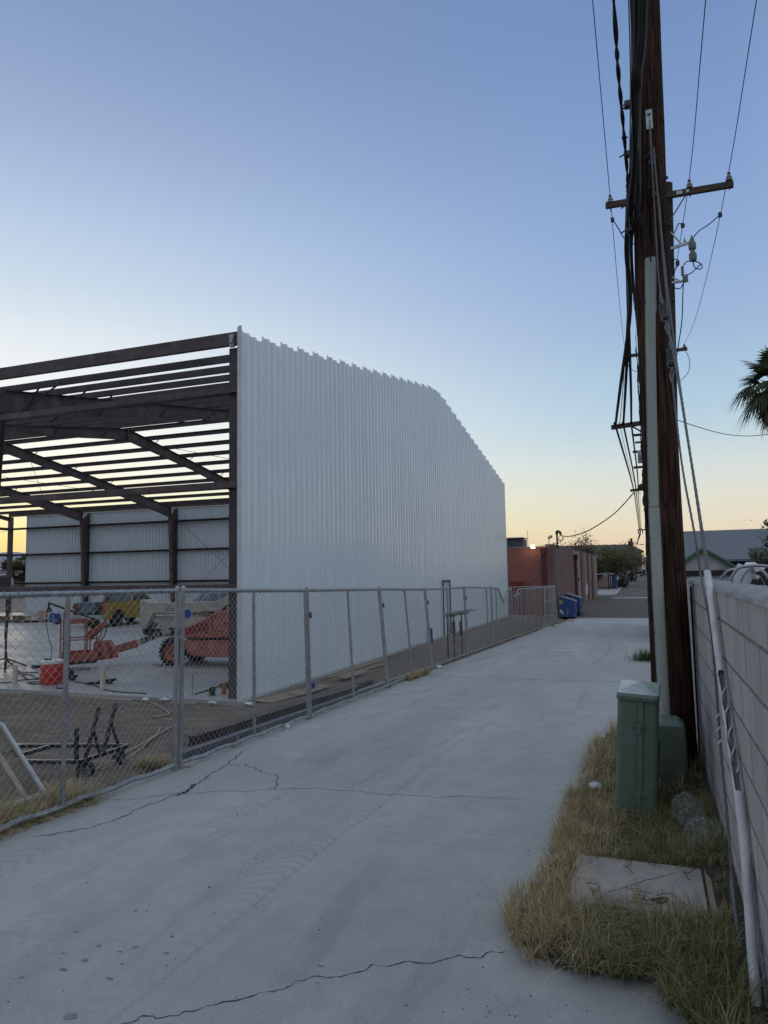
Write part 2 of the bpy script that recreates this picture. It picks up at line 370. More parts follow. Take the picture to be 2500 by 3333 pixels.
def brick_mat(name, a, b, mo, w=.42, h=.21, bias=0., cx='x'):
    m, nt, bs = newmat(name); tc = N(nt, 'ShaderNodeTexCoord'); X, Y, Z = sep(nt, tc.outputs['Object'])
    cb = N(nt, 'ShaderNodeCombineXYZ'); lk(nt, math_(nt, 'ADD', X, Y), cb.inputs[0]); lk(nt, Z, cb.inputs[1])
    br = N(nt, 'ShaderNodeTexBrick', Scale=1.0); br.inputs['Brick Width'].default_value = w; br.inputs['Row Height'].default_value = h
    br.inputs['Mortar Size'].default_value = .012; br.inputs['Mortar Smooth'].default_value = .3
    for k, cc in (('Color1', a), ('Color2', b), ('Mortar', mo)): br.inputs[k].default_value = (*cc, 1)
    lk(nt, cb.outputs[0], br.inputs['Vector'])
    c = mixc(nt, math_(nt, 'MULTIPLY', ramp(nt, noise(nt, tc.outputs['Object'], .6, 6, .6), [(.4, 0.0), (.7, 1.0)]), .45), br.outputs['Color'], tuple(x*.62 for x in a))
    lk(nt, c, bs.inputs['Base Color']); bs.inputs['Roughness'].default_value = .85; bs.inputs['Specular IOR Level'].default_value = .2
    bump(nt, bs, br.outputs['Fac'], -.4, .01); return m
M['redfront'] = brick_mat('painted_red_block', (.33,.135,.108), (.295,.12,.097), (.24,.098,.08))
M['purple'] = brick_mat('faded_maroon_block', (.19,.115,.112), (.24,.15,.14), (.15,.09,.09))
M['pink'] = mat('faded_pink_stucco', (.30,.225,.20), (.25,.185,.165), rough=.9, scale=2)
M['maroon'] = mat('maroon_paint', (.085,.028,.03), (.06,.022,.024), rough=.6, scale=3)
M['reddoor'] = mat('red_door_paint', (.20,.022,.02), (.15,.02,.018), rough=.5, scale=3)
M['pinkpatch'] = mat('pink_overpaint', (.27,.125,.115), (.23,.11,.10), rough=.9, scale=4)
M['dumpblue'] = mat('dumpster_blue', (.020,.075,.235), (.014,.05,.16), rough=.55, scale=3, stretch=(3,3,.8), c3=(.16,.19,.23), scale3=1.6)
M['lidgrey'] = mat('dumpster_lid', (.17,.18,.18), (.11,.12,.12), rough=.6, scale=3)
M['sticker'] = mat('yellow_sticker', (.50,.40,.05), (.42,.34,.05), rough=.6, scale=10)
M['shingle'] = mat('grey_shingle', (.17,.18,.20), (.125,.135,.15), rough=.9, scale=9, stretch=(1,1,4), bmp=.4, bscale=18, bdist=.03)
M['cream_wall'] = mat('cream_stucco', (.46,.43,.40), (.38,.36,.33), rough=.9, scale=3)
M['whitewall'] = mat('white_stucco', (.55,.53,.50), (.45,.43,.41), rough=.9, scale=2)
M['greentrim'] = mat('green_trim', (.075,.135,.085), (.05,.10,.065), rough=.6, scale=6)
M['brownroof'] = mat('brown_roof', (.085,.062,.057), (.06,.045,.042), rough=.9, scale=2)
M['shadowbox'] = mat('porch_shade_paint', (.02,.02,.022), (.03,.03,.032), rough=.9, scale=3)  # dark colour standing in for the shade under the porch
M['bark'] = mat('bark', (.085,.066,.05), (.05,.04,.032), rough=.95, scale=8, bmp=.4)
M['palmbark'] = mat('palm_bark', (.075,.06,.047), (.045,.037,.03), rough=.95, scale=8, stretch=(1,1,3), bmp=.5)
M['leaf'] = attrmat('foliage', .65, .25)
M['grass'] = attrmat('grass_blades', .75, .3)
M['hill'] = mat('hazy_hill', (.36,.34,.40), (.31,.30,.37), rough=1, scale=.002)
M['teal'] = mat('teal_metal', (.13,.24,.25), (.09,.18,.19), rough=.6, scale=3)
M['greymetal'] = mat('grey_louver', (.10,.10,.11), (.06,.06,.065), rough=.6, scale=20, stretch=(1,1,10))
def plastic_film():
    m, nt, bs = newmat('clear_plastic_film'); v = coords(nt)
    bs.inputs['Base Color'].default_value = (.55,.58,.60,1); bs.inputs['Roughness'].default_value = .25; bs.inputs['Specular IOR Level'].default_value = .6
    bump(nt, bs, noise(nt, v, 35, 5, .6, 1.2), .8, .02)
    t = N(nt, 'ShaderNodeBsdfTransparent'); mx = N(nt, 'ShaderNodeMixShader')
    lk(nt, ramp(nt, noise(nt, v, 22, 5, .6, 1.0), [(.48, .04), (.74, .34)]), mx.inputs[0])
    lk(nt, t.outputs[0], mx.inputs[1]); lk(nt, bs.outputs[0], mx.inputs[2]); lk(nt, mx.outputs[0], nt.nodes['Material Output'].inputs[0]); return m
M['film'] = plastic_film()
M['rust'] = mat('brown_leaf', (.12,.045,.018), (.07,.028,.012), rough=.8, scale=20, bmp=.3)
M['redpaper'] = mat('red_wrapper', (.40,.02,.012), (.3,.02,.012), rough=.5, scale=20)
def emis(name, c, s):
    m, nt, bs = newmat(name); bs.inputs['Emission Color'].default_value = (*c, 1); bs.inputs['Emission Strength'].default_value = s; return m
M['lamp'] = emis('lit_lamp', (1, .86, .66), 9)

# ---------------------------------------------------------------- world, sun, camera
SUN_AZ = math.radians(-52)     # to the left of the alley direction (+Y)
w = bpy.data.worlds.new("World"); sc.world = w; w.use_nodes = True
nt = w.node_tree; bg = nt.nodes['Background']
tc = N(nt, 'ShaderNodeTexCoord'); nv = N(nt, 'ShaderNodeVectorMath', operation='NORMALIZE'); lk(nt, tc.outputs['Generated'], nv.inputs[0])
X, Y, Z = sep(nt, nv.outputs[0])
hl = math_(nt, 'SQRT', math_(nt, 'ADD', math_(nt, 'ADD', math_(nt, 'MULTIPLY', X, X), math_(nt, 'MULTIPLY', Y, Y)), 1e-5))
ca = math_(nt, 'DIVIDE', math_(nt, 'ADD', math_(nt, 'MULTIPLY', X, math.sin(SUN_AZ)), math_(nt, 'MULTIPLY', Y, math.cos(SUN_AZ))), hl)
f1 = math_(nt, 'DIVIDE', math_(nt, 'SUBTRACT', ca, .54), .46, clamp=True)
f1 = math_(nt, 'POWER', f1, 1.9)
f2 = math_(nt, 'DIVIDE', math_(nt, 'SUBTRACT', .50, ca), .75, clamp=True)
SKY_A = [(0,(226,198,170)),(.03,(240,210,158)),(.05,(250,231,150)),(.075,(252,246,190)),(.11,(252,250,218)),(.149,(253,252,238)),(.2,(250,252,246)),(.26,(238,243,245)),(.297,(228,236,242)),(.331,(215,228,238)),(.365,(203,218,234)),(.398,(194,211,232)),(.435,(182,202,228)),(.473,(171,191,221)),(.515,(159,178,211)),(.566,(146,166,203)),(.611,(135,157,195)),(.66,(128,151,190)),(.75,(140,161,198)),(1,(209,221,234))]
SKY_B = [(0,(222,194,168)),(.03,(230,208,178)),(.059,(230,219,194)),(.098,(223,223,210)),(.137,(211,221,220)),(.176,(191,212,222)),(.214,(178,204,223)),(.269,(165,193,219)),(.305,(158,184,217)),(.356,(150,176,215)),(.421,(140,168,211)),(.5,(130,158,203)),(.606,(116,145,191)),(.66,(112,140,186)),(.75,(134,158,199)),(1,(209,221,234))]
SKY_C = [(0,(128,123,130)),(.08,(152,150,158)),(.2,(165,172,188)),(.4,(178,194,216)),(.6,(188,205,224)),(1,(209,221,234))]
cv = lambda st: [(p, L(*c)) for p, c in st]
Zc = math_(nt, 'MAXIMUM', Z, 0)
colr = mixc(nt, f1, ramp(nt, Zc, cv(SKY_B)), ramp(nt, Zc, cv(SKY_A)))
colr = mixc(nt, f2, colr, ramp(nt, Zc, cv(SKY_C)))
# a little of the physical twilight sky underneath the graded one
st = N(nt, 'ShaderNodeTexSky', sky_type='NISHITA', sun_disc=False); st.sun_elevation = math.radians(2); st.sun_rotation = SUN_AZ
st.dust_density = 1.5; st.ozone_density = 2
colr = mixc(nt, .004, colr, st.outputs[0], 'ADD')
lk(nt, colr, bg.inputs[0]); bg.inputs[1].default_value = 1.0
sun = bpy.data.lights.new('sun', 'SUN'); sun.energy = .22; sun.angle = math.radians(14); sun.color = (1, .80, .58)
so = bpy.data.objects.new('sun', sun); COL.objects.link(so)
sd = Vector((math.sin(SUN_AZ)*math.cos(.07), math.cos(SUN_AZ)*math.cos(.07), math.sin(.07)))
so.rotation_euler = (-sd).to_track_quat('-Z', 'Y').to_euler()

cam = bpy.data.cameras.new('camera'); co = bpy.data.objects.new('camera', cam); COL.objects.link(co)
mm = Matrix(((0.9371769, 0.0458961, 0.3458222), (0.3484629, -0.0762010, -0.9342200), (-0.0165250, 0.9960356, -0.0874069))).to_4x4()
mm.translation = (0, 0, 1.95); co.matrix_world = mm
cam.sensor_fit = 'VERTICAL'; cam.sensor_height = 24; cam.lens = 24*2311/3333; cam.clip_start = .05; cam.clip_end = 12000
sc.camera = co
sc.view_settings.view_transform = 'Standard'; sc.view_settings.look = 'None'; sc.view_settings.exposure = 0
sc.render.engine = 'CYCLES'
try:
    sc.cycles.use_denoising = True; sc.cycles.max_bounces = 6; sc.cycles.transparent_max_bounces = 12
except Exception: pass

# ---------------------------------------------------------------- the setting: ground sheets
def grid(xs, ys, zf, name, m, smooth=True):
    b = MB(); nx = len(xs)
    b.v = [(x, y, zf(x, y)) for y in ys for x in xs]
    b.f = [(j*nx+i, j*nx+i+1, (j+1)*nx+i+1, (j+1)*nx+i) for j in range(len(ys)-1) for i in range(nx-1)]
    return struct(b.build(name, m, smooth=smooth))
def frange(a, b, s): 
    n = max(1, int(round((b-a)/s))); return [a + (b-a)*i/n for i in range(n+1)]
_hn = {}
def hnoise(x, y):
    def g(i, j):
        k = (i, j)
        if k not in _hn: _hn[k] = random.Random(i*7919 + j*104729).random()
        return _hn[k]
    xi, yi = math.floor(x), math.floor(y); fx, fy = x-xi, y-yi
    fx = fx*fx*(3-2*fx); fy = fy*fy*(3-2*fy)
    return (g(xi,yi)*(1-fx)+g(xi+1,yi)*fx)*(1-fy)+(g(xi,yi+1)*(1-fx)+g(xi+1,yi+1)*fx)*fy
def dirt_z(x, y):
    z = ground(x, y)
    in_alley = -5.4 < x < .9
    if in_alley and y < 50: return z - .05
    if y < 50 and x < -5.3:
        k = sst(-5.3, -5.8, x) * (1 if y < 11.2 or x > -7.0 else (0 if y < 38 else 1))
        z += k * .045 * (hnoise(x*1.1, y*3.2) + .5*hnoise(x*3.1, y*7.) - .75)
    return z
xs = [-6000,-2500,-900,-400,-200,-120,-80,-60] + frange(-50,-16,3) + frange(-15,-5.6,.16) + [-5.45,-5.3,-5.2] + [-4,-2,-.8,0,.5,1,3,6,12,25,60,150,500,2500]
ys = [-60,-20,-5] + frange(0,16,.14) + frange(16.4,50,.7) + [52,54,57,60,65,70,75,80,85,90,95,105,115,125,138,150,165,185,210,240,270,300,350,420,600,900,1500,3000,9000]
grid(xs, ys, dirt_z, 'ground', M['dirt'])
def alley_edge(y): return -5.12 + .05*(hnoise(3, y*1.3)-.5)
b = MB(); rows = frange(-4, 49, .5); cols = [0,.08,.25,.5,.75,1]
for y in rows:
    xl = alley_edge(y)
    for c in cols: 
        x = xl + (.95 - xl)*c; b.v.append((x, y, prof(y) + .006))
k = len(cols)
b.f = [(j*k+i, j*k+i+1, (j+1)*k+i+1, (j+1)*k+i) for j in range(len(rows)-1) for i in range(k-1)]
struct(b.build('alley_pavement', M['alley']))
# slab edge of the alley where the concrete stops
grid([-5.9,-4,-2,0,1.6], [49.03,50,52.5,57,62,70,80,95,110,138,150,165,200,240,300,420], lambda x, y: prof(y) + .012, 'dirt_road', M['road'])
b = MB(); b.box(-5.3, .5, 49.0, 49.06, -1.3, -1.135); struct(b.build('pavement_end_joint', M['joint']))
b = MB(); b.v = [(x,y,prof(y)+.03) for x,y in ((-4.1,84.2),(.4,84.4),(.4,86.8),(-4.1,85.9))]; b.f = [(0,1,2,3)]; struct(b.build('concrete_crossing', M['pale']))
b = MB(); b.box(-9, -3.95, 95, 96.5, -1.1, -.98); b.box(-4.1, -3.95, 96.5, 165, -1.4, -.9)
kv = [(-4.12,y,prof(y)-.1) for y in (96.5,110,125,138,152,165)]
b = MB()
for y0, y1 in zip((96,110,125,138,152),(110,125,138,152,165)):
    b.bar((-4.1,y0,prof(y0)+.02),(-4.1,y1,prof(y1)+.02),.18,.16)
struct(b.build('kerb', M['pale']))
b = MB(); b.v = [(x,y,prof(y)+.03) for x,y in ((-9,94),(-4.2,94.5),(-4.2,112),(-9.5,112))]; b.f = [(0,1,2,3)]; struct(b.build('side_pavement', M['slab']))
# patches on the alley
def patch(name, pts, m, dz=.010):
    b = MB(); b.v = [(x, y, prof(y)+.006+dz-.006) for x, y in pts]; b.f = [tuple(range(len(pts)))]; return struct(b.build(name, m))
patch('pale_pavement_patch', [(-3.26,23.2),(-3.16,24.1),(-2.11,24.1),(-2.15,23.2)], M['pale'], .012)
def crack(pts, w, seed):
    r = random.Random(seed); P = [Vector((x, y, 0)) for x, y in pts]; S = []
    for a, c in zip(P, P[1:]):
        n = max(2, int((c-a).length/.022))
        for i in range(n):
            q = a.lerp(c, i/n); d = (c-a).normalized(); s = Vector((-d.y, d.x, 0))
            L0 = a.length*7+(c-a).length*i/n; S.append((q + s*((r.random()-.5)*.016 + (hnoise(L0*14, seed)-.5)*.045 + (hnoise(L0*4, seed+9)-.5)*.06), s))
    S.append((P[-1], S[-1][1])); b = MB()
    for i, (q, s) in enumerate(S):
        ww = w*.55*(.2+1.5*r.random())*(.3 if i in (0, len(S)-1) else 1)*min(1, .25+.2*(len(S)-i))
        for sg in (-1, 1):
            p = q + s*ww*.5*sg; b.v.append((p.x, p.y, prof(p.y)+.0078))
    b.f = [(2*i, 2*i+1, 2*i+3, 2*i+2) for i in range(len(S)-1)]
    return struct(b.build('pavement_crack', M['crack']))
crack([(-2.45,2.72),(-2.31,2.8),(-2.31,2.86),(-2.2,2.89),(-2.15,2.96),(-2.06,3.04),(-1.97,3.12),(-1.88,3.2),(-1.78,3.27),(-1.73,3.38),(-1.63,3.45),(-1.48,3.55),(-1.29,3.7),(-1.12,3.78),(-1.01,3.87),(-.8,4.01)], .013, 1)
crack([(-4.75,4.54),(-4.54,4.8),(-4.4,5.07),(-4.44,5.53),(-4.41,5.91),(-4.37,6.1),(-4.46,6.51),(-4.57,6.96),(-4.66,7.37),(-4.79,7.79)], .022, 2)
crack([(-4.41,5.91),(-4.35,5.98),(-4.37,6.1),(-4.44,6.35)], .05, 22)
crack([(-4.86,5.6),(-4.63,5.73),(-4.43,5.93),(-4.25,6.05)], .012, 3)
crack([(-4.25,6.05),(-3.88,6.24),(-3.59,6.42),(-3.22,6.58),(-2.79,6.61),(-2.31,6.62),(-1.89,6.7),(-1.21,6.86)], .012, 4)
crack([(-4.64,7.16),(-4.41,7.16),(-4.06,6.98),(-3.87,6.91),(-3.67,6.64),(-3.58,6.43)], .017, 5)
crack([(-2.9,6.62),(-2.82,7.6),(-2.6,8.9),(-2.5,10.6),(-2.3,12.2)], .007, 6)
crack([(-5.0,12.4),(-4.6,12.9),(-4.2,13.3),(-4.15,14.6),(-3.9,15.2)], .02, 7)
crack([(-4.15,13.4),(-3.4,13.5),(-2.2,13.4),(-1.2,13.5)], .012, 8)
crack([(-1.5,19.5),(-1.35,22),(-1.3,25),(-1.6,28)], .02, 9)
for j, yy in enumerate((15.9, 22, 28, 34.5, 41)):
    b = MB(); b.v = [(-5.0,yy,prof(yy)+.010),(.3,yy-.02,prof(yy)+.010),(.3,yy+.0,prof(yy)+.010),(-5.0,yy+.018,prof(yy)+.010)]; b.f = [(0,1,2,3)]
    struct(b.build('pavement_joint', M['joint']))
rs = random.Random(11)
b = MB()
def blob(b, x, y, r, ey, rnd, n=11):
    pts = [(x+math.cos(2*PI*i/n)*r*(.7+.5*rnd.random()), y+math.sin(2*PI*i/n)*r*ey*(.7+.5*rnd.random())) for i in range(n)]
    b.add([(px, py, prof(py)+.0075) for px, py in pts], [tuple(range(n))])
for x, y, r in ((-1.7,3.53,.035),(-2.58,3.87,.022),(-2.6,2.74,.06),(-3.09,2.92,.03),(-3.08,3.18,.03),(-2.91,3.16,.035),(-3.06,3.74,.025),(-2.99,3.76,.02),(-2.66,3.06,.04),(-2.55,3.37,.028),(-2.8,3.3,.03),(-2.95,3.05,.045),(-2.7,3.2,.02),(-3.2,3.4,.03)):
    blob(b, x, y, r*.6, rs.uniform(.35,.8), rs, 15)
for i in range(34):
    blob(b, rs.uniform(-4.7,-.9), rs.uniform(3.2,14), rs.uniform(.006,.018), 1.0, rs, 7)
struct(b.build('oil_stain', M['stain']))
# pebbles and grit
b = MB()
for i in range(420):
    if i < 200: x, y = rs.uniform(-4.9,-.6), rs.uniform(2.3,9)
    elif i < 300: x, y = rs.gauss(-.55,.3), rs.uniform(2.6,3.6)
    else: y = rs.uniform(4.5,16); x = -4.95 + abs(rs.gauss(0,.12))
    if x > .3: continue
    r = rs.choice((.003,.004,.005,.007,.010 if i % 9 == 0 else .005)); z = prof(y)+.006
    a = rs.random()*6; P = [(x+math.cos(a+k*PI/2.5)*r*rs.uniform(.7,1.3), y+math.sin(a+k*PI/2.5)*r*rs.uniform(.7,1.3), z) for k in range(5)]
    b.add(P+[(x,y,z+r*.9)], [(k,(k+1)%5,5) for k in range(5)])
o = b.build('gravel', mat('grit', (.07,.07,.072), (.14,.13,.125), rough=.9, scale=30)); o['kind'] = 'stuff'
# hall slab with saw joints
b = MB(); b.box(-43, -6.98, 11.38, 37.95, -.55, -.30); struct(b.build('hall_slab', M['slab'], bev=.01))
for a, c in (((-42,14.5),(-7.3,14.5)), ((-42,18.6),(-7.3,18.6)), ((-42,24.5),(-7.3,24.5)), ((-42,31),(-7.3,31))):
    b = MB(); b.box(a[0], c[0], a[1]-.012, a[1]+.012, -.2985, -.2965); struct(b.build('slab_joint', M['joint']))
for x in (-14, -20.9, -28, -35):
    b = MB(); b.box(x-.012, x+.012, 11.5, 37.8, -.2985, -.2967); struct(b.build('slab_joint', M['joint']))
# hills beyond the far left of the lot
b = MB(); n = 90
for i in range(n+1):
    x = -6200 + i*60; t = i/n
    h = 120 + 70*hnoise(i*.12, 5) + 30*hnoise(i*.45, 9) 
    b.v += [(x, 3100, -5), (x, 3100 + 300, h)]
b.f = [(2*i, 2*i+2, 2*i+3, 2*i+1) for i in range(n)]
struct(b.build('hills', M['hill'], smooth=True))
# ---------------------------------------------------------------- the steel hall
GX = -7.15; Y0 = 11.48; Y1 = 37.68; RY = 24.55
def roofz(y): return 8.60 - .163*abs(y-RY)
hall = thing('steel_hall', 'half clad steel framed hall with white ribbed end wall and open roof purlins', 'hall', (GX, Y0, -.3))
def ribbed(y0, y1, z0, z1, axis='x', at=GX, out=.055, sub=3, back=False):
    """one sheet: trapezoid ribs, flat pans with two faint stiffeners"""
    b = MB(); p = (y1-y0)/sub; prof_ = []
    for i in range(sub):
        s = y0 + i*p
        prof_ += [(s, out), (s+p*.12, out), (s+p*.28, 0), (s+p*.46, 0), (s+p*.50, .018), (s+p*.56, .018), (s+p*.61, 0), (s+p*.78, 0), (s+p*.92, out)]
    prof_.append((y1+.012, out+.002))
    n = len(prof_)
    for z in (z0, z1):
        for (t, o_) in prof_:
            b.v.append((at+o_, t, z) if axis == 'x' else (t, at-o_, z))
    b.f = [(i, i+1, n+i+1, n+i) for i in range(n-1)]
    return b
NP = 34; pw = (Y1+.35-Y0)/NP
scr = []
for i in range(NP):
    y0 = Y0 + i*pw; y1 = min(y0+pw, 38.0)
    yt = y0 if y0 < RY else y1
    zt = 8.74 - .163*max(0, abs((y0 if y0 < RY-.4 else y0)-RY)-.35) if y0 < RY else 8.74 - .163*max(0, abs(y0-RY)-.55)
    b = ribbed(y0, y1, -.30, zt); z = .35
    b.mi = 1
    while z < zt-.1:
        b.lathe([(.010,0),(.007,.007)], (GX+.0555, y0+.014, z), 6, 'x'); z += .61
    if i == 10: b.add([(GX+.006,y0+.56,2.95),(GX+.006,y0+.60,2.9),(GX+.006,y0+.60,3.3),(GX+.006,y0+.575,3.25)], [(0,1,2,3)])
    b.build('wall_panel', [M['white'], M['screw']], hall, fix=False)
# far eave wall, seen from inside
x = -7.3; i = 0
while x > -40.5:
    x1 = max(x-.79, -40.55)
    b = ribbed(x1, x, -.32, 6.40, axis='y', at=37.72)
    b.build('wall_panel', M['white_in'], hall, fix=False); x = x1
b = MB(); b.box(GX-.03, GX+.004, Y0-.014, Y0-.006, -.3, 6.72); b.box(GX-.002, GX+.062, Y0-.016, Y0-.004, -.30, 6.74); b.build('corner_trim', M['trim'], hall)
b = MB(); b.box(GX-.02, GX+.045, Y0, 37.9, -.36, -.302); b.build('base_angle', M['redox_d'], hall)
def ibeam(b, pts, fw=.2, ft=.014, wt=.012, plane='x', at=0):
    """pts = list of (a_top, z_top, a_bot, z_bot): web between the two edges, flanges along them. plane x: a = y at X=at"""
    def P(a, z, off): return (at+off, a, z)
    for (a0,t0,c0,b0), (a1,t1,c1,b1) in zip(pts, pts[1:]):
        h = wt/2
        b.add([P(a0,t0,-h),P(a1,t1,-h),P(c1,b1,-h),P(c0,b0,-h),P(a0,t0,h),P(a1,t1,h),P(c1,b1,h),P(c0,b0,h)], [(0,1,2,3),(7,6,5,4)])
        for (p, q, r, s) in ((a0,t0,a1,t1), (c0,b0,c1,b1)):
            b.bar(P(p,q,0), P(r,s,0), fw, ft, up=(0, -(s-q), (r-p)) if abs(r-p) > abs(s-q) else (0,1,0))
    return b
FR = [-7.31, -14.0, -20.9, -28.0, -35.0, -41.75]
for k, fx in enumerate(FR):
    end = k in (0, 5)
    d0, d1 = (.26, .26) if end else (.30, .66)
    for s in (0, 1):
        yo = Y0+.10 if s == 0 else Y1-.12; sg = 1 if s == 0 else -1
        b = MB(); zt = 6.36
        if end: b.box(fx-.12, fx+.12, min(yo, yo+sg*.26), max(yo, yo+sg*.26), -.3, zt)
        else:
            ibeam(b, [(yo, -.29, yo+sg*d0, -.29), (yo, zt, yo+sg*d1, zt-.55)], .22, at=fx)
            b.box(fx-.16, fx+.16, min(yo-.04*sg, yo+sg*(d0+.06)), max(yo-.04*sg, yo+sg*(d0+.06)), -.30, -.28)
        b.build('column', M['redox'] if k != 0 else M['redox_d'], hall)
        b = MB()
        ya = yo + sg*(0 if end else d1-.04); yq = yo + sg*(RY-Y0)*.62; yr = RY
        top = lambda y: roofz(y) - .20
        dd = (.24, .24, .24) if end else (.62, .36, .47)
        ibeam(b, [(ya, top(ya), ya, top(ya)-dd[0]), (yq, top(yq), yq, top(yq)-dd[1]), (yr, top(yr), yr, top(yr)-dd[2])], .18, at=fx)
        if not end:
            for yy in (ya, yr-.012*sg):
                z2 = top(yy); b.box(fx-.10, fx+.10, yy-.012, yy+.012, z2-(dd[0] if yy == ya else dd[2])-.05, z2+.01)
        b.build('rafter', M['redox'], hall)
def zee(b, y, z, x0, x1, h=.20, fl=.07, sg=1):
    b.box(x0, x1, y-.004, y+.004, z-h, z)
    b.box(x0, x1, min(y, y+sg*fl), max(y, y+sg*fl), z-.006, z+.001)
    b.box(x0, x1, min(y, y-sg*fl), max(y, y-sg*fl), z-h-.001, z-h+.006)
    b.box(x0, x1, y-sg*fl-.004, y-sg*fl+.004, z-h, z-h+.03)
PUR = [12.75,13.98,15.22,16.5,17.8,19.1,20.4,21.7,23.0,24.15, 24.95,26.1,27.38,28.65,29.95,31.28,32.6,33.95,35.25,36.45]
for y in PUR:
    b = MB(); zee(b, y, roofz(y), -42.2, -7.20, .178, .07, 1 if y < RY else -1)
    b.build('purlin', M['redox_d'], hall)
for y, sg in ((Y0+.02, 1), (Y1-.04, -1)):
    b = MB(); b.box(-42.2, -7.18, y-.005, y+.005, 6.40, 6.645); b.box(-42.2, -7.18, min(y,y+sg*.09), max(y,y+sg*.09), 6.635, 6.648); b.box(-42.2,-7.18, min(y,y+sg*.09), max(y,y+sg*.09), 6.398, 6.408)
    b.build('eave_strut', M['redox'], hall)
def girt(y, z, x0=-42.0, x1=-7.20, sg=1):
    b = MB(); b.box(x0, x1, y-.004, y+.004, z-.06, z+.06); b.box(x0, x1, min(y,y+sg*.19), max(y,y+sg*.19), z+.056, z+.063); b.box(x0, x1, min(y,y+sg*.19), max(y,y+sg*.19), z-.063, z-.056)
    b.box(x0, x1, y+sg*.19-.004, y+sg*.19+.004, z+.02, z+.06)
    b.build('girt', M['redox'], hall)
for z in (5.52, 3.69, 1.75): girt(Y0+.005, z)
for z in (5.53, 3.70, 1.74): girt(Y1-.03, z, sg=-1)
for z in (5.53, 3.70, 1.74):      # end wall girts of the open far end
    b = MB(); b.box(-41.98, -41.88, Y0+.1, Y1-.2, z-.09, z+.09); b.build('girt', M['redox_d'], hall)
for z in (5.5, 3.7, 1.75):        # inside the near end wall
    b = MB(); b.box(GX-.20, GX-.02, Y0+.4, Y1-.3, z-.05, z+.05); b.build('girt', M['redox_d'], hall)
# flange braces between purlins and the rafters
for fx in FR[1:5]:
    for y in (12.75, 15.22, 17.8, 20.4, 23.0, 26.1, 28.65, 31.28, 33.95, 36.45):
        zt = roofz(y)-.2; t = abs(y-RY)/(RY-Y0); d = .36 + .26*max(0, (t-.4)/.6)
        b = MB(); b.bar((fx+.55, y, zt+.06), (fx+.06, y+(.05 if y < RY else -.05), zt-d+.02), .05, .012); b.build('flange_brace', M['redox_d'], hall)
# near column gusset: the long braces seen by the first frame
for y, dx in ((12.75, 1.2), (13.98, .9)):
    b = MB(); b.bar((-14+dx, y, roofz(y)-.1), (-14.05, y-.25, roofz(y)-.95), .05, .02); b.build('flange_brace', M['redox_d'], hall)
# rod bracing
for a, c in (((-14.1,37.3,6.0),(-7.5,37.3,1.0)), ((-14.1,37.3,.2),(-7.5,37.3,5.2)), ((-28,37.3,5.9),(-20.9,37.3,-.1)), ((-28,37.3,-.1),(-20.9,37.3,5.9)), ((-41.8,13,.2),(-41.8,37.2,5.4)), ((-41.8,37.2,1.0),(-41.8,13,6)), ((-20.9,17.8,7.2),(-14,24.2,8.1)), ((-14,26,8.0),(-20.9,33.9,6.7)), ((-20.9,26,8.0),(-14,33.9,6.7)), ((-35,26,8.0),(-28,33.9,6.7)), ((-28,26,8.0),(-35,33.9,6.7))):
    b = MB(); b.tube([a, c], .012, 5); b.build('brace_rod', M['redox_d'], hall)
# small bracket at the eave corner
b = MB(); b.box(-7.34, -7.25, Y0-.05, Y0+.02, 6.34, 6.58); b.box(-7.32, -7.26, Y0-.08, Y0-.05, 6.40, 6.50); b.build('corner_clip', M['galv'], hall, bev=.004)

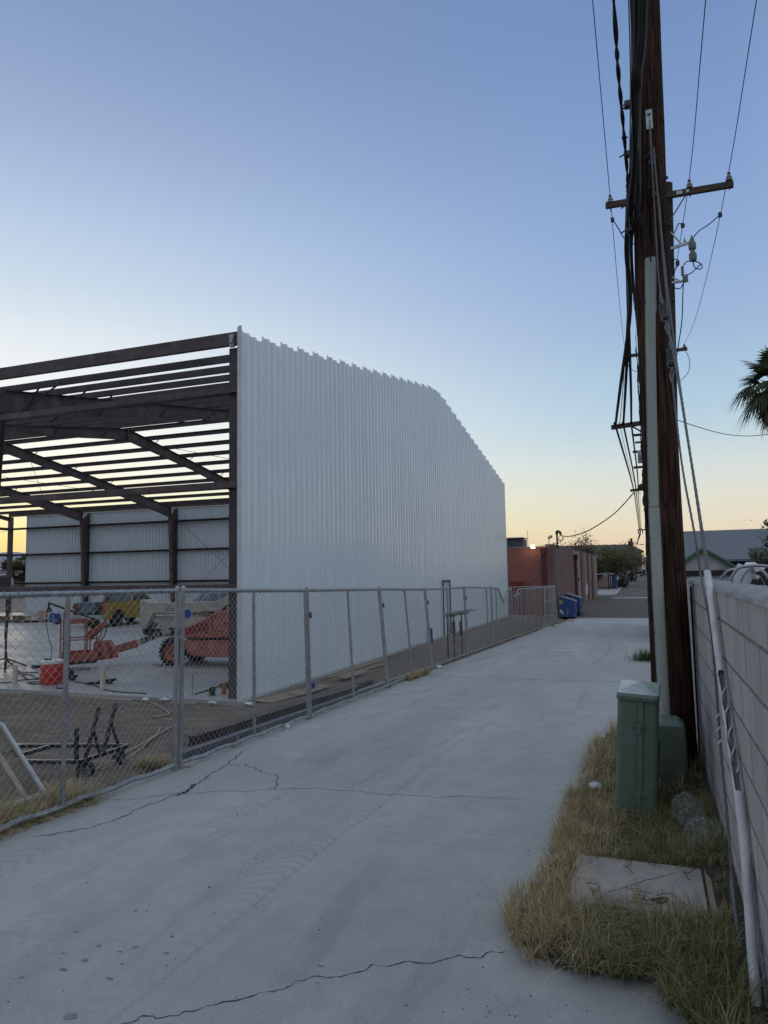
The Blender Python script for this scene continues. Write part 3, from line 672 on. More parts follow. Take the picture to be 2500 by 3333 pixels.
# ---------------------------------------------------------------- chain link fence panels
def pmk(b0, b1, t0, t1):
    b0, b1, t0, t1 = map(Vector, (b0, b1, t0, t1))
    return lambda u, v: (b0.lerp(b1, u)).lerp(t0.lerp(t1, u), v)
def fence_panel(b0, b1, t0, t1, label, mids=(.5,), tapes=(), pitch=.095, sag=None, dark=False):
    th = thing('chain_link_panel', label, 'fence panel', b0, group='chain link panels along the alley')
    P = pmk(b0, b1, t0, t1); nrm = (Vector(b1)-Vector(b0)).cross(Vector((0,0,1))).normalized()
    Wd = (Vector(b1)-Vector(b0)).length; Hd = (Vector(t0)-Vector(b0)).length
    S = (lambda u, v: P(u, v)) if sag is None else (lambda u, v: P(u, v) - Vector((0,0,sag(u)*v*v*v)))
    pr = .026; mt = M['galv']
    for u in (0, 1):
        e = .01 if u == 0 else -.01
        b = MB(); b.tube([S(u, 0)+Vector((0,0,-.03)), S(u,.35), S(u,.7), S(u, 1)+Vector((0,0,.03))], pr, 10)
        b.tube([S(u,1)+Vector((0,0,.025)), S(u,1)+Vector((0,0,.055))], [pr*1.12, pr*.7], 10)
        po = b.build('post', mt, th, smooth=True)
    for u in mids:
        b = MB(); b.tube([S(u, .01), S(u,.5), S(u, .99)], pr*.88, 10); b.build('post', mt, th, smooth=True)
    n = 14
    b = MB(); b.tube([S(i/n, 1) for i in range(n+1)], .025, 10); b.build('top_rail', mt, th, smooth=True)
    b = MB(); b.tube([S(i/n, .015)+Vector((0,0,.012*math.sin(i*2.1+b0[1]))) for i in range(n+1)], .026, 8); b.build('bottom_rail', mt, th, smooth=True)
    # the woven mesh: one zigzag wire per diamond column
    b = MB(); cp = pitch/2; nw = int(Wd/cp)-1; du = cp/Wd; nz = int(Hd/(pitch*.45)); r = .0018; ry = random.Random(int(b0[1]*10))
    tp = 1 + .012
    for k in range(nw+1):
        base = len(b.v); wob = (ry.random()-.5)*.25
        for j in range(nz+1):
            v = tp - (tp-.02)*j/nz; u = (k + .5 + (.51 if (j+k) % 2 else -.51) + .10*math.sin(v*5+k*.09)+wob*.2)*du
            u = min(1, max(0, u)); c = S(u, v) + nrm*(.005*(1 if (j+k) % 2 else -1) + .034)
            if j == 0: c = c - nrm*.05
            b.v += [c + Vector((0,0,r)) , c + nrm*r*.9 - Vector((0,0,r*.6)), c - nrm*r*.9 - Vector((0,0,r*.6))]
        for j in range(nz):
            for q in range(3):
                q2 = (q+1) % 3; o = base + j*3
                b.f.append((o+q, o+q2, o+3+q2, o+3+q))
    # the top ends wrap round the rail
    for i in range(int(Wd/.14)):
        u = (i+.5)*.14/Wd; c = S(u, 1); d = (S(min(1,u+.02),1)-S(max(0,u-.02),1)).normalized()
        pts = [c + d*(-.03+.06*a/10) + (nrm*math.cos(a*.66) + Vector((0,0,1))*math.sin(a*.66))*.031 for a in range(11)]
        b.tube(pts, .003, 4, cap=False)
    b.build('chain_link_mesh', M['wire'], th, fix=False)
    for u, v in tapes:
        b = MB(); c = S(u, v); h = .045
        b.tube([c+Vector((0,0,-h)), c+Vector((0,0,-h*.4)), c+Vector((0,0,h*.5)), c+Vector((0,0,h))], [.044,.049,.046,.049], 10)
        b.bar(c+nrm*.045+Vector((-.01,.0,-.05)), c+nrm*.055+Vector((.01,.015,.01)), .03, .006)
        b.build('tape', M['bluetape'], th)
    return th
F = fence_panel
g = lambda x, y: ground(max(x,-5.29), y) + .035
F((-5.03,3.55,g(-5,3.55)), (-4.985,6.70,g(-5,6.7)), (-5.03,3.55,1.84), (-4.965,6.70,1.805), 'nearest chain link panel, a louvred frame behind it and dry grass below')
F((-4.975,6.79,g(-5,6.79)), (-4.985,9.98,g(-5,9.98)), (-4.955,6.79,1.805), (-5.03,9.98,1.72), 'chain link panel in front of the hall corner with steel beams lying behind it', tapes=((.02,.865),))
F((-4.99,10.07,g(-5,10.07)), (-5.03,13.62,g(-5,13.62)), (-5.035,10.07,1.72), (-5.19,13.62,1.65), 'chain link panel taped blue high and low, plywood sheets behind it', tapes=((.01,.80),(.02,.24)))
F((-5.04,13.72,g(-5,13.7)), (-5.20,17.30,g(-5,17.3)), (-5.20,13.72,1.65), (-5.35,17.30,1.55), 'leaning chain link panel, third from the hall corner, blue tape near its top', tapes=((.01,.83),))
F((-5.20,17.39,g(-5,17.4)), (-5.21,21.10,g(-5,21.1)), (-5.355,17.39,1.55), (-5.28,21.10,1.515), 'chain link panel in front of the dark door frame, blue tape on its near post', tapes=((.01,.83),(.01,.35)))
F((-5.21,21.2,g(-5,21.2)), (-5.235,24.9,g(-5,24.9)), (-5.28,21.2,1.515), (-5.25,24.9,1.42), 'chain link panel beside the pipe rack, clear of the door frame', mids=(.8,), tapes=((.01,.84),))
F((-5.24,25.0,g(-5,25)), (-5.27,29.0,g(-5,29)), (-5.25,25.0,1.42), (-5.28,29.0,1.25), 'damaged chain link panel with a top rail buckled into a deep dip', mids=(.2,.82), sag=lambda u: .52*max(0, 1-abs(u-.55)/.25) + .0)
F((-5.27,29.1,g(-5,29)), (-5.25,35.4,g(-5,35.4)), (-5.28,29.1,1.25), (-5.26,35.4,1.14), 'chain link panel beyond the buckled one, its top bent down', mids=(.35,.62), sag=lambda u: .40*max(0, 1-abs(u-.10)/.13))
F((-5.25,35.5,g(-5,35.5)), (-5.22,40.3,g(-5,40.3)), (-5.26,35.5,1.14), (-5.22,40.3,1.10), 'chain link panel next to last before the blue dumpster, doubled posts', mids=(.25,.75))
F((-5.22,40.4,g(-5,40.4)), (-5.35,44.6,g(-5,44.6)), (-5.22,40.4,1.10), (-5.45,44.6,1.05), 'farthest chain link panel, ending beside the blue dumpster', mids=(.5,))
F((-8.6,42.6,ground(-8.6,42.6)+.03), (-5.40,44.5,g(-5,44.5)), (-8.6,42.6,1.04), (-5.45,44.5,1.07), 'chain link return panel crossing in front of the red block wall', mids=(.3,.62))
# ---------------------------------------------------------------- boom lift
def hexd(b, c, r, n=12, axis='y', d=.01): b.lathe([(r,0),(r,d)], c, n, axis); return b
lift = thing('boom_lift', 'orange and cream articulated boom lift with black tyres parked on the slab', 'boom lift', (-11.0, 16, -.3))
YF = 15.43
b = MB(); b.prism([(-11.25,.30),(-11.17,.05),(-10.98,-.05),(-10.2,-.06),(-9.6,-.04),(-9.45,.38),(-11.2,.36)], 'y', YF+.02, YF+1.25); b.build('chassis', M['orange'], lift, bev=.035)
b = MB(); b.box(-11.75, -9.3, YF+.28, YF+1.0, -.02, .24); b.build('axle_frame', M['darksteel'], lift)
b = MB(); b.lathe([(.42,0),(.42,.09)], (-10.45, YF+.62, .35), 20); b.box(-11.0,-9.6,YF+.1,YF+1.1,.36,.41); b.build('slew_ring', M['black'], lift)
b = MB(); b.prism([(-11.22,.41),(-11.24,.66),(-10.95,.76),(-10.42,1.00),(-10.28,1.07),(-10.0,1.12),(-9.62,1.10),(-9.35,1.0),(-9.25,.44)], 'y', YF-.03, YF+1.25); tt = b.build('turntable_cover', M['orange'], lift, bev=.05, seg=3)
b = MB(); b.prism([(-11.2,.50),(-11.2,.64),(-10.5,.86),(-10.46,.62)], 'y', YF-.045, YF-.028); b.build('recess_shade', mat('orange_shadow', (.25,.03,.025), rough=.5, scale=5), lift)  # raised plate; the recess's shade is put into its darker colour
b = MB()
for x0, x1, z0, z1 in ((-10.36,-10.345,.62,.98),(-10.36,-10.2,.615,.63),(-10.36,-10.2,.97,.985)): b.box(x0,x1,YF-.042,YF-.031,z0,z1)
b.build('hatch_seam', M['black'], lift)
for (x, z, r) in ((-9.96,.80,.036),(-10.53,.56,.034),(-10.09,.60,.03),(-9.83,1.02,.03),(-10.27,.93,.02)):
    b = MB(); b.lathe([(r,-.004),(r,.0)], (x, YF-.032, z), 12, 'y'); b.build('lifting_hole', M['black'], lift)
b = MB()
for a in range(5): b.bar((-10.97+.035*math.cos(a*1.256),YF-.034,.565+.03*math.sin(a*1.256)),(-10.97,YF-.034,.565),.004,.012)
for x in (-10.90,-10.85,-10.80): b.bar((x,YF-.034,.55),(x+.03,YF-.034,.575),.004,.012)
b.build('emblem', mat('grey_decal', (.22,.13,.12), rough=.6), lift)
# booms
YB0, YB1 = YF+.30, YF+.62
b = MB(); b.prism([(-12.80,.60),(-12.79,1.38),(-12.74,1.385),(-12.57,1.32),(-12.38,1.0),(-12.62,.61)], 'y', YB0-.08, YB1+.08); b.build('end_plate', M['cream'], lift, bev=.012)
b = MB(); b.prism([(-12.6,1.30),(-12.36,1.295),(-10.6,1.32),(-10.42,1.36),(-10.18,1.46),(-9.79,1.53),(-9.2,1.52),(-9.05,1.2),(-9.4,1.12),(-9.72,1.30),(-10.0,1.27),(-10.22,1.20),(-10.36,1.09),(-10.7,1.07),(-11.35,1.03),(-12.45,1.02)], 'y', YB0, YB1); b.build('upper_boom', M['cream'], lift, bev=.012)
b = MB(); b.box(-10.18,-9.5,YB0+.03,YB1-.03,1.13,1.23); b.box(-11.42,-11.2,YB0+.03,YB1-.03,.98,1.06); b.build('boom_lug', M['cream'], lift, bev=.01)
b = MB(); b.prism([(-12.40,.90),(-12.2,.86),(-11.5,.87),(-11.25,.93),(-10.6,.92),(-10.0,1.0),(-9.7,.98),(-9.7,.62),(-11.3,.64),(-12.08,.64),(-12.17,.72),(-12.33,.78),(-12.45,.78)], 'y', YB0+.01, YB1-.01); b.build('lower_boom', M['cream'], lift, bev=.012)
b = MB(); b.tube([(-12.36,YF+.34,.955),(-11.55,YF+.34,.95)], .045, 12); b.box(-11.56,-11.34,YF+.28,YF+.42,.9,1.0); b.build('lift_cylinder', M['cream'], lift, smooth=True)
b = MB(); b.tube([(-12.3,YF+.29,.885),(-11.5,YF+.29,.882)], .016, 8); b.build('cylinder_rod', M['brightsteel'], lift, smooth=True)
b = MB(); b.prism([(-11.05,1.02),(-10.95,1.06),(-10.75,1.055),(-10.65,1.0),(-10.85,.94),(-11.0,.93)], 'y', YB0+.05, YB1-.05); b.build('knuckle', mat('tan_casting', (.22,.19,.13), rough=.6, scale=5), lift)
b = MB(); b.prism([(-12.79,.595),(-12.76,.47),(-12.62,.40),(-12.40,.50),(-12.2,.585)], 'y', YB0, YB1); b.build('hose_carrier', M['black'], lift, bev=.02)
for (x, z) in ((-12.2,1.19),(-12.72,.68),(-12.70,1.31),(-11.95,.76),(-10.5,1.22)):
    b = MB(); b.lathe([(.035,0),(.03,-.015)], (x, YB0-.082 if x < -12.5 else YB0-.002, z), 12, 'y'); b.build('pivot_pin', M['cream'], lift)
b = MB(); b.box(-12.01,-11.77,YB0-.006,YB0-.001,1.085,1.16); pl = b.build('warning_plate', mat('dark_red_plate', (.17,.012,.03), rough=.5), lift)
b = MB()
for i in range(6): b.box(-11.98+i*.034,-11.958+i*.034,YB0-.009,YB0-.0065,1.10+.006*(i%2),1.14)
b.build('plate_marking', M['whiteplastic'], pl)
b = MB(); b.tube([(-11.96,YB0-.004,1.19),(-11.93,YB0-.004,1.215),(-11.9,YB0-.004,1.19),(-11.86,YB0-.004,1.212),(-11.8,YB0-.004,1.20)], .006, 4); b.build('script_decal', mat('faded_red_decal', (.28,.13,.10), rough=.7), lift)
# jib down to the basket
ja = Vector((-11.95, YF+.42, .585)); jb = Vector((-12.86, YF+.02, .20)); jc = Vector((-13.25, YF-.55, .06))
b = MB(); b.bar(jb+(ja-jb)*-.02, ja, .12, .155); b.build('jib_boom', M['cream'], lift, bev=.008)
b = MB(); b.bar(jb+(ja-jb)*.12, jc, .15, .20); b.build('jib_end', M['orange'], lift, bev=.01)
jd = (ja-jb).normalized(); jn = jd.cross(Vector((0,0,1))).normalized(); ju = jn.cross(jd).normalized()
def jquad(b, u0, u1, v0, v1, off=.064):
    P = lambda u, v: jb + jd*u + ju*v + jn*off*(1 if jn.y < 0 else -1)
    return b.quad(P(u0,v0),P(u1,v0),P(u1,v1),P(u0,v1))
def text(name, body, size, parent, m, p, xax, up, ext=.001):
    cu = bpy.data.curves.new(name, 'FONT'); cu.body = body; cu.size = size; cu.extrude = ext; cu.align_x = 'LEFT'; cu.materials.append(m)
    me_o = bpy.data.objects.new(name + '_tmp', cu); COL.objects.link(me_o)
    dg = bpy.context.evaluated_depsgraph_get(); me = bpy.data.meshes.new_from_object(me_o.evaluated_get(dg)); COL.objects.unlink(me_o); bpy.data.objects.remove(me_o)
    o = bpy.data.objects.new(name, me); COL.objects.link(o); me.materials.clear(); me.materials.append(m)
    x = Vector(xax).normalized(); y = Vector(up).normalized(); z = x.cross(y)
    mt = Matrix((x, y, z)).transposed().to_4x4(); mt.translation = Vector(p) - Vector(ORG.get(parent.name, (0,0,0)))
    o.parent = parent; o.matrix_local = mt; ORG[o.name] = ORG.get(parent.name, (0,0,0)); return o
b = MB(); jquad(b, .27, .62, -.074, .074); b.build('boom_decal', M['black'], lift)
sgn = 1 if jn.y < 0 else -1
text('lettering', 'JLG', .185, lift, M['cream'], jb + jd*.29 - ju*.066 + jn*.066*sgn, jd, ju)
b = MB(); jquad(b, .66, .71, -.07, .07); jquad(b, .74, .83, -.07, .07); b.build('boom_decal', M['black'], lift)
b = MB(); b.prism([(-13.38,.10),(-13.34,.36),(-13.17,.38),(-13.0,.14),(-12.93,-.07),(-13.36,-.14)], 'y', YF-.85, YF-.70); b.prism([(-13.38,.10),(-13.34,.36),(-13.17,.38),(-13.0,.14),(-12.93,-.07),(-13.36,-.14)], 'y', YF-.55, YF-.40); b.build('basket_rotator', M['orange'], lift, bev=.012)
b = MB(); b.tube(spline([(-13.1,14.5,.36),(-12.95,14.5,.5),(-12.88,14.5,.75),(-12.9,14.45,.95)]), .014, 6); b.tube(spline([(-13.2,14.5,.3),(-13.05,14.5,.55),(-13.0,14.45,.8)]), .012, 6); b.build('hose', M['blackcable'], lift)
# basket, turned a little from the boom
r_ = Vector((.72,.70,0)).normalized(); v_ = Vector((-.70,.72,0)).normalized(); ct, sn = math.cos(.26), math.sin(.26)
e1 = r_*ct + v_*sn; e2 = -r_*sn + v_*ct; bc = Vector((-13.41, 13.82, 0)); up = Vector((0,0,1))
BP = lambda a, d, z: bc + e1*a + e2*d + up*z
W_, D_ = .70, .86
def bbox3(b, a0, a1, d0, d1, z0, z1):
    vs = [BP(a,d,z) for z in (z0,z1) for (a,d) in ((a0,d0),(a1,d0),(a1,d1),(a0,d1))]
    return b.add(vs, [(3,2,1,0),(4,5,6,7),(0,1,5,4),(1,2,6,5),(2,3,7,6),(3,0,4,7)])
b = MB(); bbox3(b, 0, W_, 0, .012, -.07, .13); bbox3(b, 0, W_, D_-.012, D_, -.07, .13); bbox3(b, 0, .012, .013, D_-.013, -.07, .13); bbox3(b, W_-.012, W_, .013, D_-.013, -.07, .13); bbox3(b, .013, W_-.013, .013, D_-.013, -.05, -.03); b.build('basket_floor', M['orange'], lift)
b = MB(); bbox3(b, .02, W_-.02, .02, D_-.02, -.14, -.075); b.build('basket_underframe', M['darksteel'], lift)
for i, (a, d) in enumerate(((0.02,.02),(W_*.55,.02),(W_-.03,.02),(W_-.03,D_-.02),(.02,D_-.02),(.02,D_*.5),(W_*.72,.02))):
    b = MB(); b.tube([BP(a,d,.10), BP(a,d,.47 if i == 6 else .91)], .019, 8); b.build('basket_upright', M['orange'], lift, smooth=True)
for z, mm_ in ((.91, M['orange']), (.46, M['orange']), (.875, M['orange'])):
    b = MB(); b.tube([BP(.02,D_-.02,z), BP(.02,.02,z), BP(W_-.03,.02,z), BP(W_-.03,D_-.02,z), BP(.02,D_-.02,z)], .018, 8); b.build('basket_rail', mm_, lift)
b = MB(); b.prism([(-13.25,.68),(-12.83,.90),(-12.80,.79),(-13.33,.42),(-13.42,.55)], 'y', 14.34, 14.48); b.build('control_console', M['orange'], lift, bev=.012)
b = MB(); b.prism([(-13.22,.70),(-13.0,.84),(-13.1,.95),(-13.35,.93)], 'y', 14.35, 14.47); b.build('console_cover', M['black'], lift, bev=.01)
def wheel(parent, c, r, w, axis='y', tread=True, rimm=None, tname='tyre'):
    wl = MB(); n = 36
    profl = [(r*.62,-w/2),(r*.9,-w/2),(r*.97,-w*.4),(r,-w*.3),(r,w*.3),(r*.97,w*.4),(r*.9,w/2),(r*.62,w/2)]
    wl.lathe(profl, c, n, axis, cap=False)
    if tread:
        for k in range(22):
            a = 2*PI*k/22; a2 = a+.12
            for s in (-1, 1):
                p0 = Vector((math.cos(a)*r*1.01, math.sin(a)*r*1.01)); p1 = Vector((math.cos(a2)*r*1.01, math.sin(a2)*r*1.01))
                if axis == 'y': wl.bar((c[0]+p0.x, c[1]+s*w*.46, c[2]+p0.y), (c[0]+p1.x, c[1]+s*.02, c[2]+p1.y), .035, .04)
    t = wl.build(tname if parent else 'wheel', M['black'], parent, smooth=False)
    b = MB(); b.lathe([(r*.63,-w*.42),(r*.60,-w*.30),(r*.30,-w*.16),(r*.28,-w*.30),(.0001,-w*.32)] if True else [], c, n, axis, cap=False)
    b.lathe([(r*.63,w*.42),(r*.60,w*.2),(.0001,w*.2)], c, n, axis, cap=False)
    b.build('rim', rimm or M['orange'], t)
    b = MB()
    for k in range(6):
        a = 2*PI*k/6; q = (c[0]+math.cos(a)*r*.2, c[1]-w*.33, c[2]+math.sin(a)*r*.2) if axis == 'y' else c
        b.lathe([(r*.035,0),(r*.03,-.012)], q, 6, axis)
    b.build('wheel_nuts', M['darksteel'], t)
    return t
for x in (-11.65, -9.55):
    for y in (YF+.125, YF+1.15): wheel(lift, (x, y, .045), .345, .25)

# work light on a tripod, cooler, hose hoist and other kit on the slab
tp = thing('work_light', 'tall tripod stand with dark red legs holding a floodlight turned away', 'work light', (-14.85, 13.27, -.3))
b = MB(); b.tube([(-14.85,13.27,-.28),(-14.845,13.27,.6),(-14.80,13.27,1.25)], .026, 8); b.tube([(-14.80,13.27,1.24),(-14.74,13.27,1.80)], .019, 8); b.build('pole', M['redox'], tp, smooth=True)
for e in ((-13.32,12.5,-.29),(-15.7,12.4,-.29),(-15.5,14.5,-.29)):
    b = MB(); b.bar((-14.85,13.27,.06), e, .035, .03); b.bar((-14.85,13.27,-.2), Vector((-14.85,13.27,.06)).lerp(Vector(e), .45), .02, .012); b.build('leg', mat('dark_red_leg', (.13,.025,.025), rough=.5), tp)
b = MB(); b.prism([(-14.92,1.80),(-14.86,2.0),(-14.62,2.03),(-14.56,1.83),(-14.74,1.75)], 'y', 13.1, 13.22); b.build('lamp_head', M['galv'], tp, bev=.012)
b = MB(); b.box(-14.93,-14.55,13.06,13.1,1.78,2.05); b.box(-14.78,-14.70,13.22,13.27,1.86,1.92); b.build('lamp_back', M['darksteel'], tp, bev=.01)
b = MB(); b.tube(spline([(-14.76,13.2,1.72),(-14.72,13.15,1.2),(-14.70,13.1,.6),(-14.6,13.1,.1),(-14.66,13.1,-.28)]), .010, 5); b.build('cord', M['blackcable'], tp)
cd = MB(); cd.tube(spline([(-15.1,13.2,2.1),(-15.08,13.2,1.2),(-15.05,13.1,.3),(-15.0,13.0,-.29)]), .011, 5); tag(cd.build('hanging_cord', M['blackcable'], loc=(-15.05,13.1,-.29)), 'thin black cord hanging down beside the tripod work light', 'cord')
cooler = thing('water_cooler', 'round red water cooler with white lid and handle standing on the slab', 'cooler', (-12.29, 12.2, -.3))
b = MB(); b.lathe([(.20,0),(.225,.015),(.243,.12),(.247,.24),(.240,.36),(.225,.435)], (-12.29,12.2,-.3), 28); bd = b.build('body', M['redcool'], cooler, smooth=True)
b = MB(); b.lathe([(.243,.0),(.245,.012),(.242,.02)], (-12.29,12.2,-.07), 28, cap=False); b.build('body_band', mat('dark_red_band', (.36,.02,.015), rough=.4), bd)
b = MB(); b.lathe([(.228,.435),(.238,.44),(.238,.495),(.20,.512),(.1,.515)], (-12.29,12.2,-.3), 28); b.build('lid', M['whiteplastic'], cooler, bev=.0)
b = MB(); hx = Vector((-12.44, 12.0, 0)); hd = Vector((.74,-.3,0)).normalized()
hp = [(-12.50,12.055,-.02),(-12.485,12.0,.04),(-12.36,11.93,.04),(-12.34,11.945,-.04),(-12.47,12.02,-.05),(-12.50,12.055,-.02)]
b.tube(hp, .014, 6); b.build('handle', M['whiteplastic'], cooler)
b = MB(); b.lathe([(.03,0),(.02,.02)], (-12.40,12.15,.212), 8); b.box(-12.42,-12.25,12.1,12.16,.213,.228); b.tube([(-12.46,12.14,.225),(-12.35,12.1,.24),(-12.25,12.14,.225)], .013, 6); gl = b.build('work_gloves', M['black'], loc=(-12.38,12.13,.212)); tag(gl, 'black work gloves lying on the red cooler lid', 'gloves')
bag = thing('tool_bag', 'black tool bag on the slab just behind the red cooler', 'bag', (-12.5,12.85,-.3))
def lump(b, c, rx, ry, rz, amp, seed, nu=18, nv=10, z0=-1):
    r = random.Random(seed); ph = [r.random()*6 for _ in range(9)]
    vs = []; fs = []
    for j in range(nv+1):
        t = -PI/2 + PI*j/nv
        for i in range(nu):
            a = 2*PI*i/nu
            k = 1 + amp*(math.sin(3*a+ph[0]+2*t)+math.sin(5*a+ph[1]-3*t)*.7+math.sin(7*t+ph[2]+2*a)*.6+math.sin(9*a+5*t+ph[3])*.4+ r.uniform(-.4,.4))
            vs.append((c[0]+rx*k*math.cos(t)*math.cos(a), c[1]+ry*k*math.cos(t)*math.sin(a), c[2]+rz*k*max(z0, math.sin(t))))
    for j in range(nv):
        for i in range(nu): fs.append((j*nu+i, j*nu+(i+1)%nu, (j+1)*nu+(i+1)%nu, (j+1)*nu+i))
    return b.add(vs, fs)
b = MB(); lump(b, (-12.5,12.85,-.19), .17,.13,.13,.05,3); b.build('body', M['black'], bag)
b = MB(); b.tube(spline([(-12.6,12.85,-.1),(-12.55,12.8,.0),(-12.45,12.8,.0),(-12.4,12.85,-.1)]), .012, 6); b.build('strap', M['blackcable'], bag)
b = MB(); b.box(-12.36,-12.18,12.68,12.78,-.30,-.20); b.bar((-12.2,12.7,-.22),(-12.1,12.75,-.2),.05,.05); tag(b.build('cordless_tool', M['black'], loc=(-12.27,12.73,-.3), bev=.012), 'small black power tool on the slab beside the black bag', 'tool')
for p, h, lb in (((-10.53,11.78),.45,'cream pipe stub standing upright at the slab edge with tape round it'), ((-12.98,11.86),.40,'cream pipe stub standing upright near the tripod leg')):
    b = MB(); b.lathe([(.055,0),(.055,h*.94),(.062,h*.95),(.062,h),(.045,h),(.045,h*.9)], (p[0],p[1],-.3), 14, cap=False); o = b.build('pipe_stub', M['pvc'], loc=(p[0],p[1],-.3), smooth=True); tag(o, lb, 'pipe')
b = MB(); b.bar((-11.4,12.25,-.27),(-10.95,12.55,-.27),.09,.05); b.bar((-11.15,12.35,-.23),(-10.9,12.6,-.22),.05,.05); tag(b.build('bar_clamp', M['black'], loc=(-11.2,12.4,-.3), bev=.008), 'black bar clamp lying on the slab behind the taped pipe stub', 'clamp')
b = MB(); b.box(-14.95,-14.55,14.15,14.25,-.3,-.22); b.lathe([(.05,0),(.05,.1)], (-14.4,14.2,-.3), 8); tag(b.build('power_tool', M['black'], loc=(-14.8,14.2,-.3), bev=.01), 'black power tool lying on the slab behind the red cooler', 'tool')
for i, (pts, lb) in enumerate((
    ([(-15.6,12.2,-.29),(-13.52,11.96,-.29),(-13.38,12.39,-.29),(-13.03,12.59,-.29),(-12.7,12.35,-.29),(-12.93,12.16,-.29),(-12.6,12.0,-.29),(-12.53,12.12,-.29)], 'black extension cord looping in front of the red cooler'),
    ([(-14.48,13.22,-.29),(-13.85,13.11,-.29),(-13.4,12.79,-.29),(-13.19,12.78,-.29),(-12.6,12.9,-.29)], 'black cord running from the tripod foot to the black bag'),
    ([(-14.46,13.42,-.29),(-13.9,13.6,-.29),(-13.4,13.9,-.29),(-12.9,13.4,-.29)], 'black cord curving under the lift basket'),
    ([(-11.93,12.47,-.29),(-11.4,12.33,-.29),(-10.9,12.05,-.29),(-10.63,11.85,-.29),(-10.08,11.64,-.29),(-9.3,11.6,-.29)], 'black cord running along the slab past the taped pipe stub'),
    ([(-11.92,11.99,-.29),(-11.6,11.66,-.29),(-11.41,11.77,-.29)], 'short black cord end by the slab edge below the cooler'))):
    b = MB(); b.tube(spline(pts, 10), .012, 5); tag(b.build('extension_cord', M['blackcable'], loc=pts[0]), lb, 'cord', 'cords on the slab')
# hoist arm with pulley leaning on the basket, blue jug hung from it
hz = thing('hoist_arm', 'dark steel arm with a pulley wheel leaning over the lift basket rail', 'hoist arm', (-13.7,13.9,.9))
b = MB(); b.bar((-14.13,13.88,1.37),(-13.0,14.25,.95),.045,.045); b.bar((-14.13,13.88,1.38),(-14.15,13.88,1.24),.03,.03); b.build('arm', M['darksteel'], hz)
b = MB(); b.tube([(-13.62,13.88,1.18),(-13.62,13.87,-.02)], .028, 8); b.build('upright', mat('rusty_tube', (.09,.035,.03), rough=.6), hz)
b = MB(); b.lathe([(.055,-.02),(.065,-.018),(.045,0),(.065,.018),(.055,.02)], (-14.12,13.88,1.20), 16, 'y'); b.lathe([(.02,-.03),(.02,.03)], (-14.12,13.88,1.20), 10, 'y'); b.build('pulley', M['black'], hz)
b = MB(); b.tube(spline([(-14.18,13.87,1.2),(-14.17,13.85,.9),(-14.05,13.82,.5),(-13.93,13.8,.25),(-13.95,13.8,.0),(-14.05,13.8,-.15)]), .009, 5); b.build('rope', M['blackcable'], hz)
jug = thing('plastic_jug', 'blue plastic jug hanging askew from the dark hoist arm', 'jug', (-13.9,13.88,.9))
jx = Vector((.93,.1,-.35)).normalized(); jz = Vector((.33,0,.94)); 
def jp(a, c): return (-13.93+a*.94+c*.30, 0, 1.0-a*.33+c*.92)
b = MB(); pts = [jp(a, c) for a, c in ((-.14,-.13),(.14,-.13),(.14,.04),(.10,.10),(.04,.13),(-.06,.13),(-.14,.08))]; b.prism([(p[0],p[2]) for p in pts], 'y', 13.82, 13.96); b.build('body', M['blueplastic'], jug, bev=.02)
b = MB(); pts = [jp(a, c) for a, c in ((-.05,.13),(.05,.13),(.04,.19),(-.04,.19))]; b.prism([(p[0],p[2]) for p in pts], 'y', 13.85, 13.93); b.build('cap', M['whiteplastic'], jug)
b = MB(); pts = [jp(a, c) for a, c in ((.0,-.10),(.10,-.10),(.10,.0),(.0,.0))]; b.prism([(p[0],p[2]) for p in pts], 'y', 13.814, 13.819); b.build('label', M['galv'], jug)

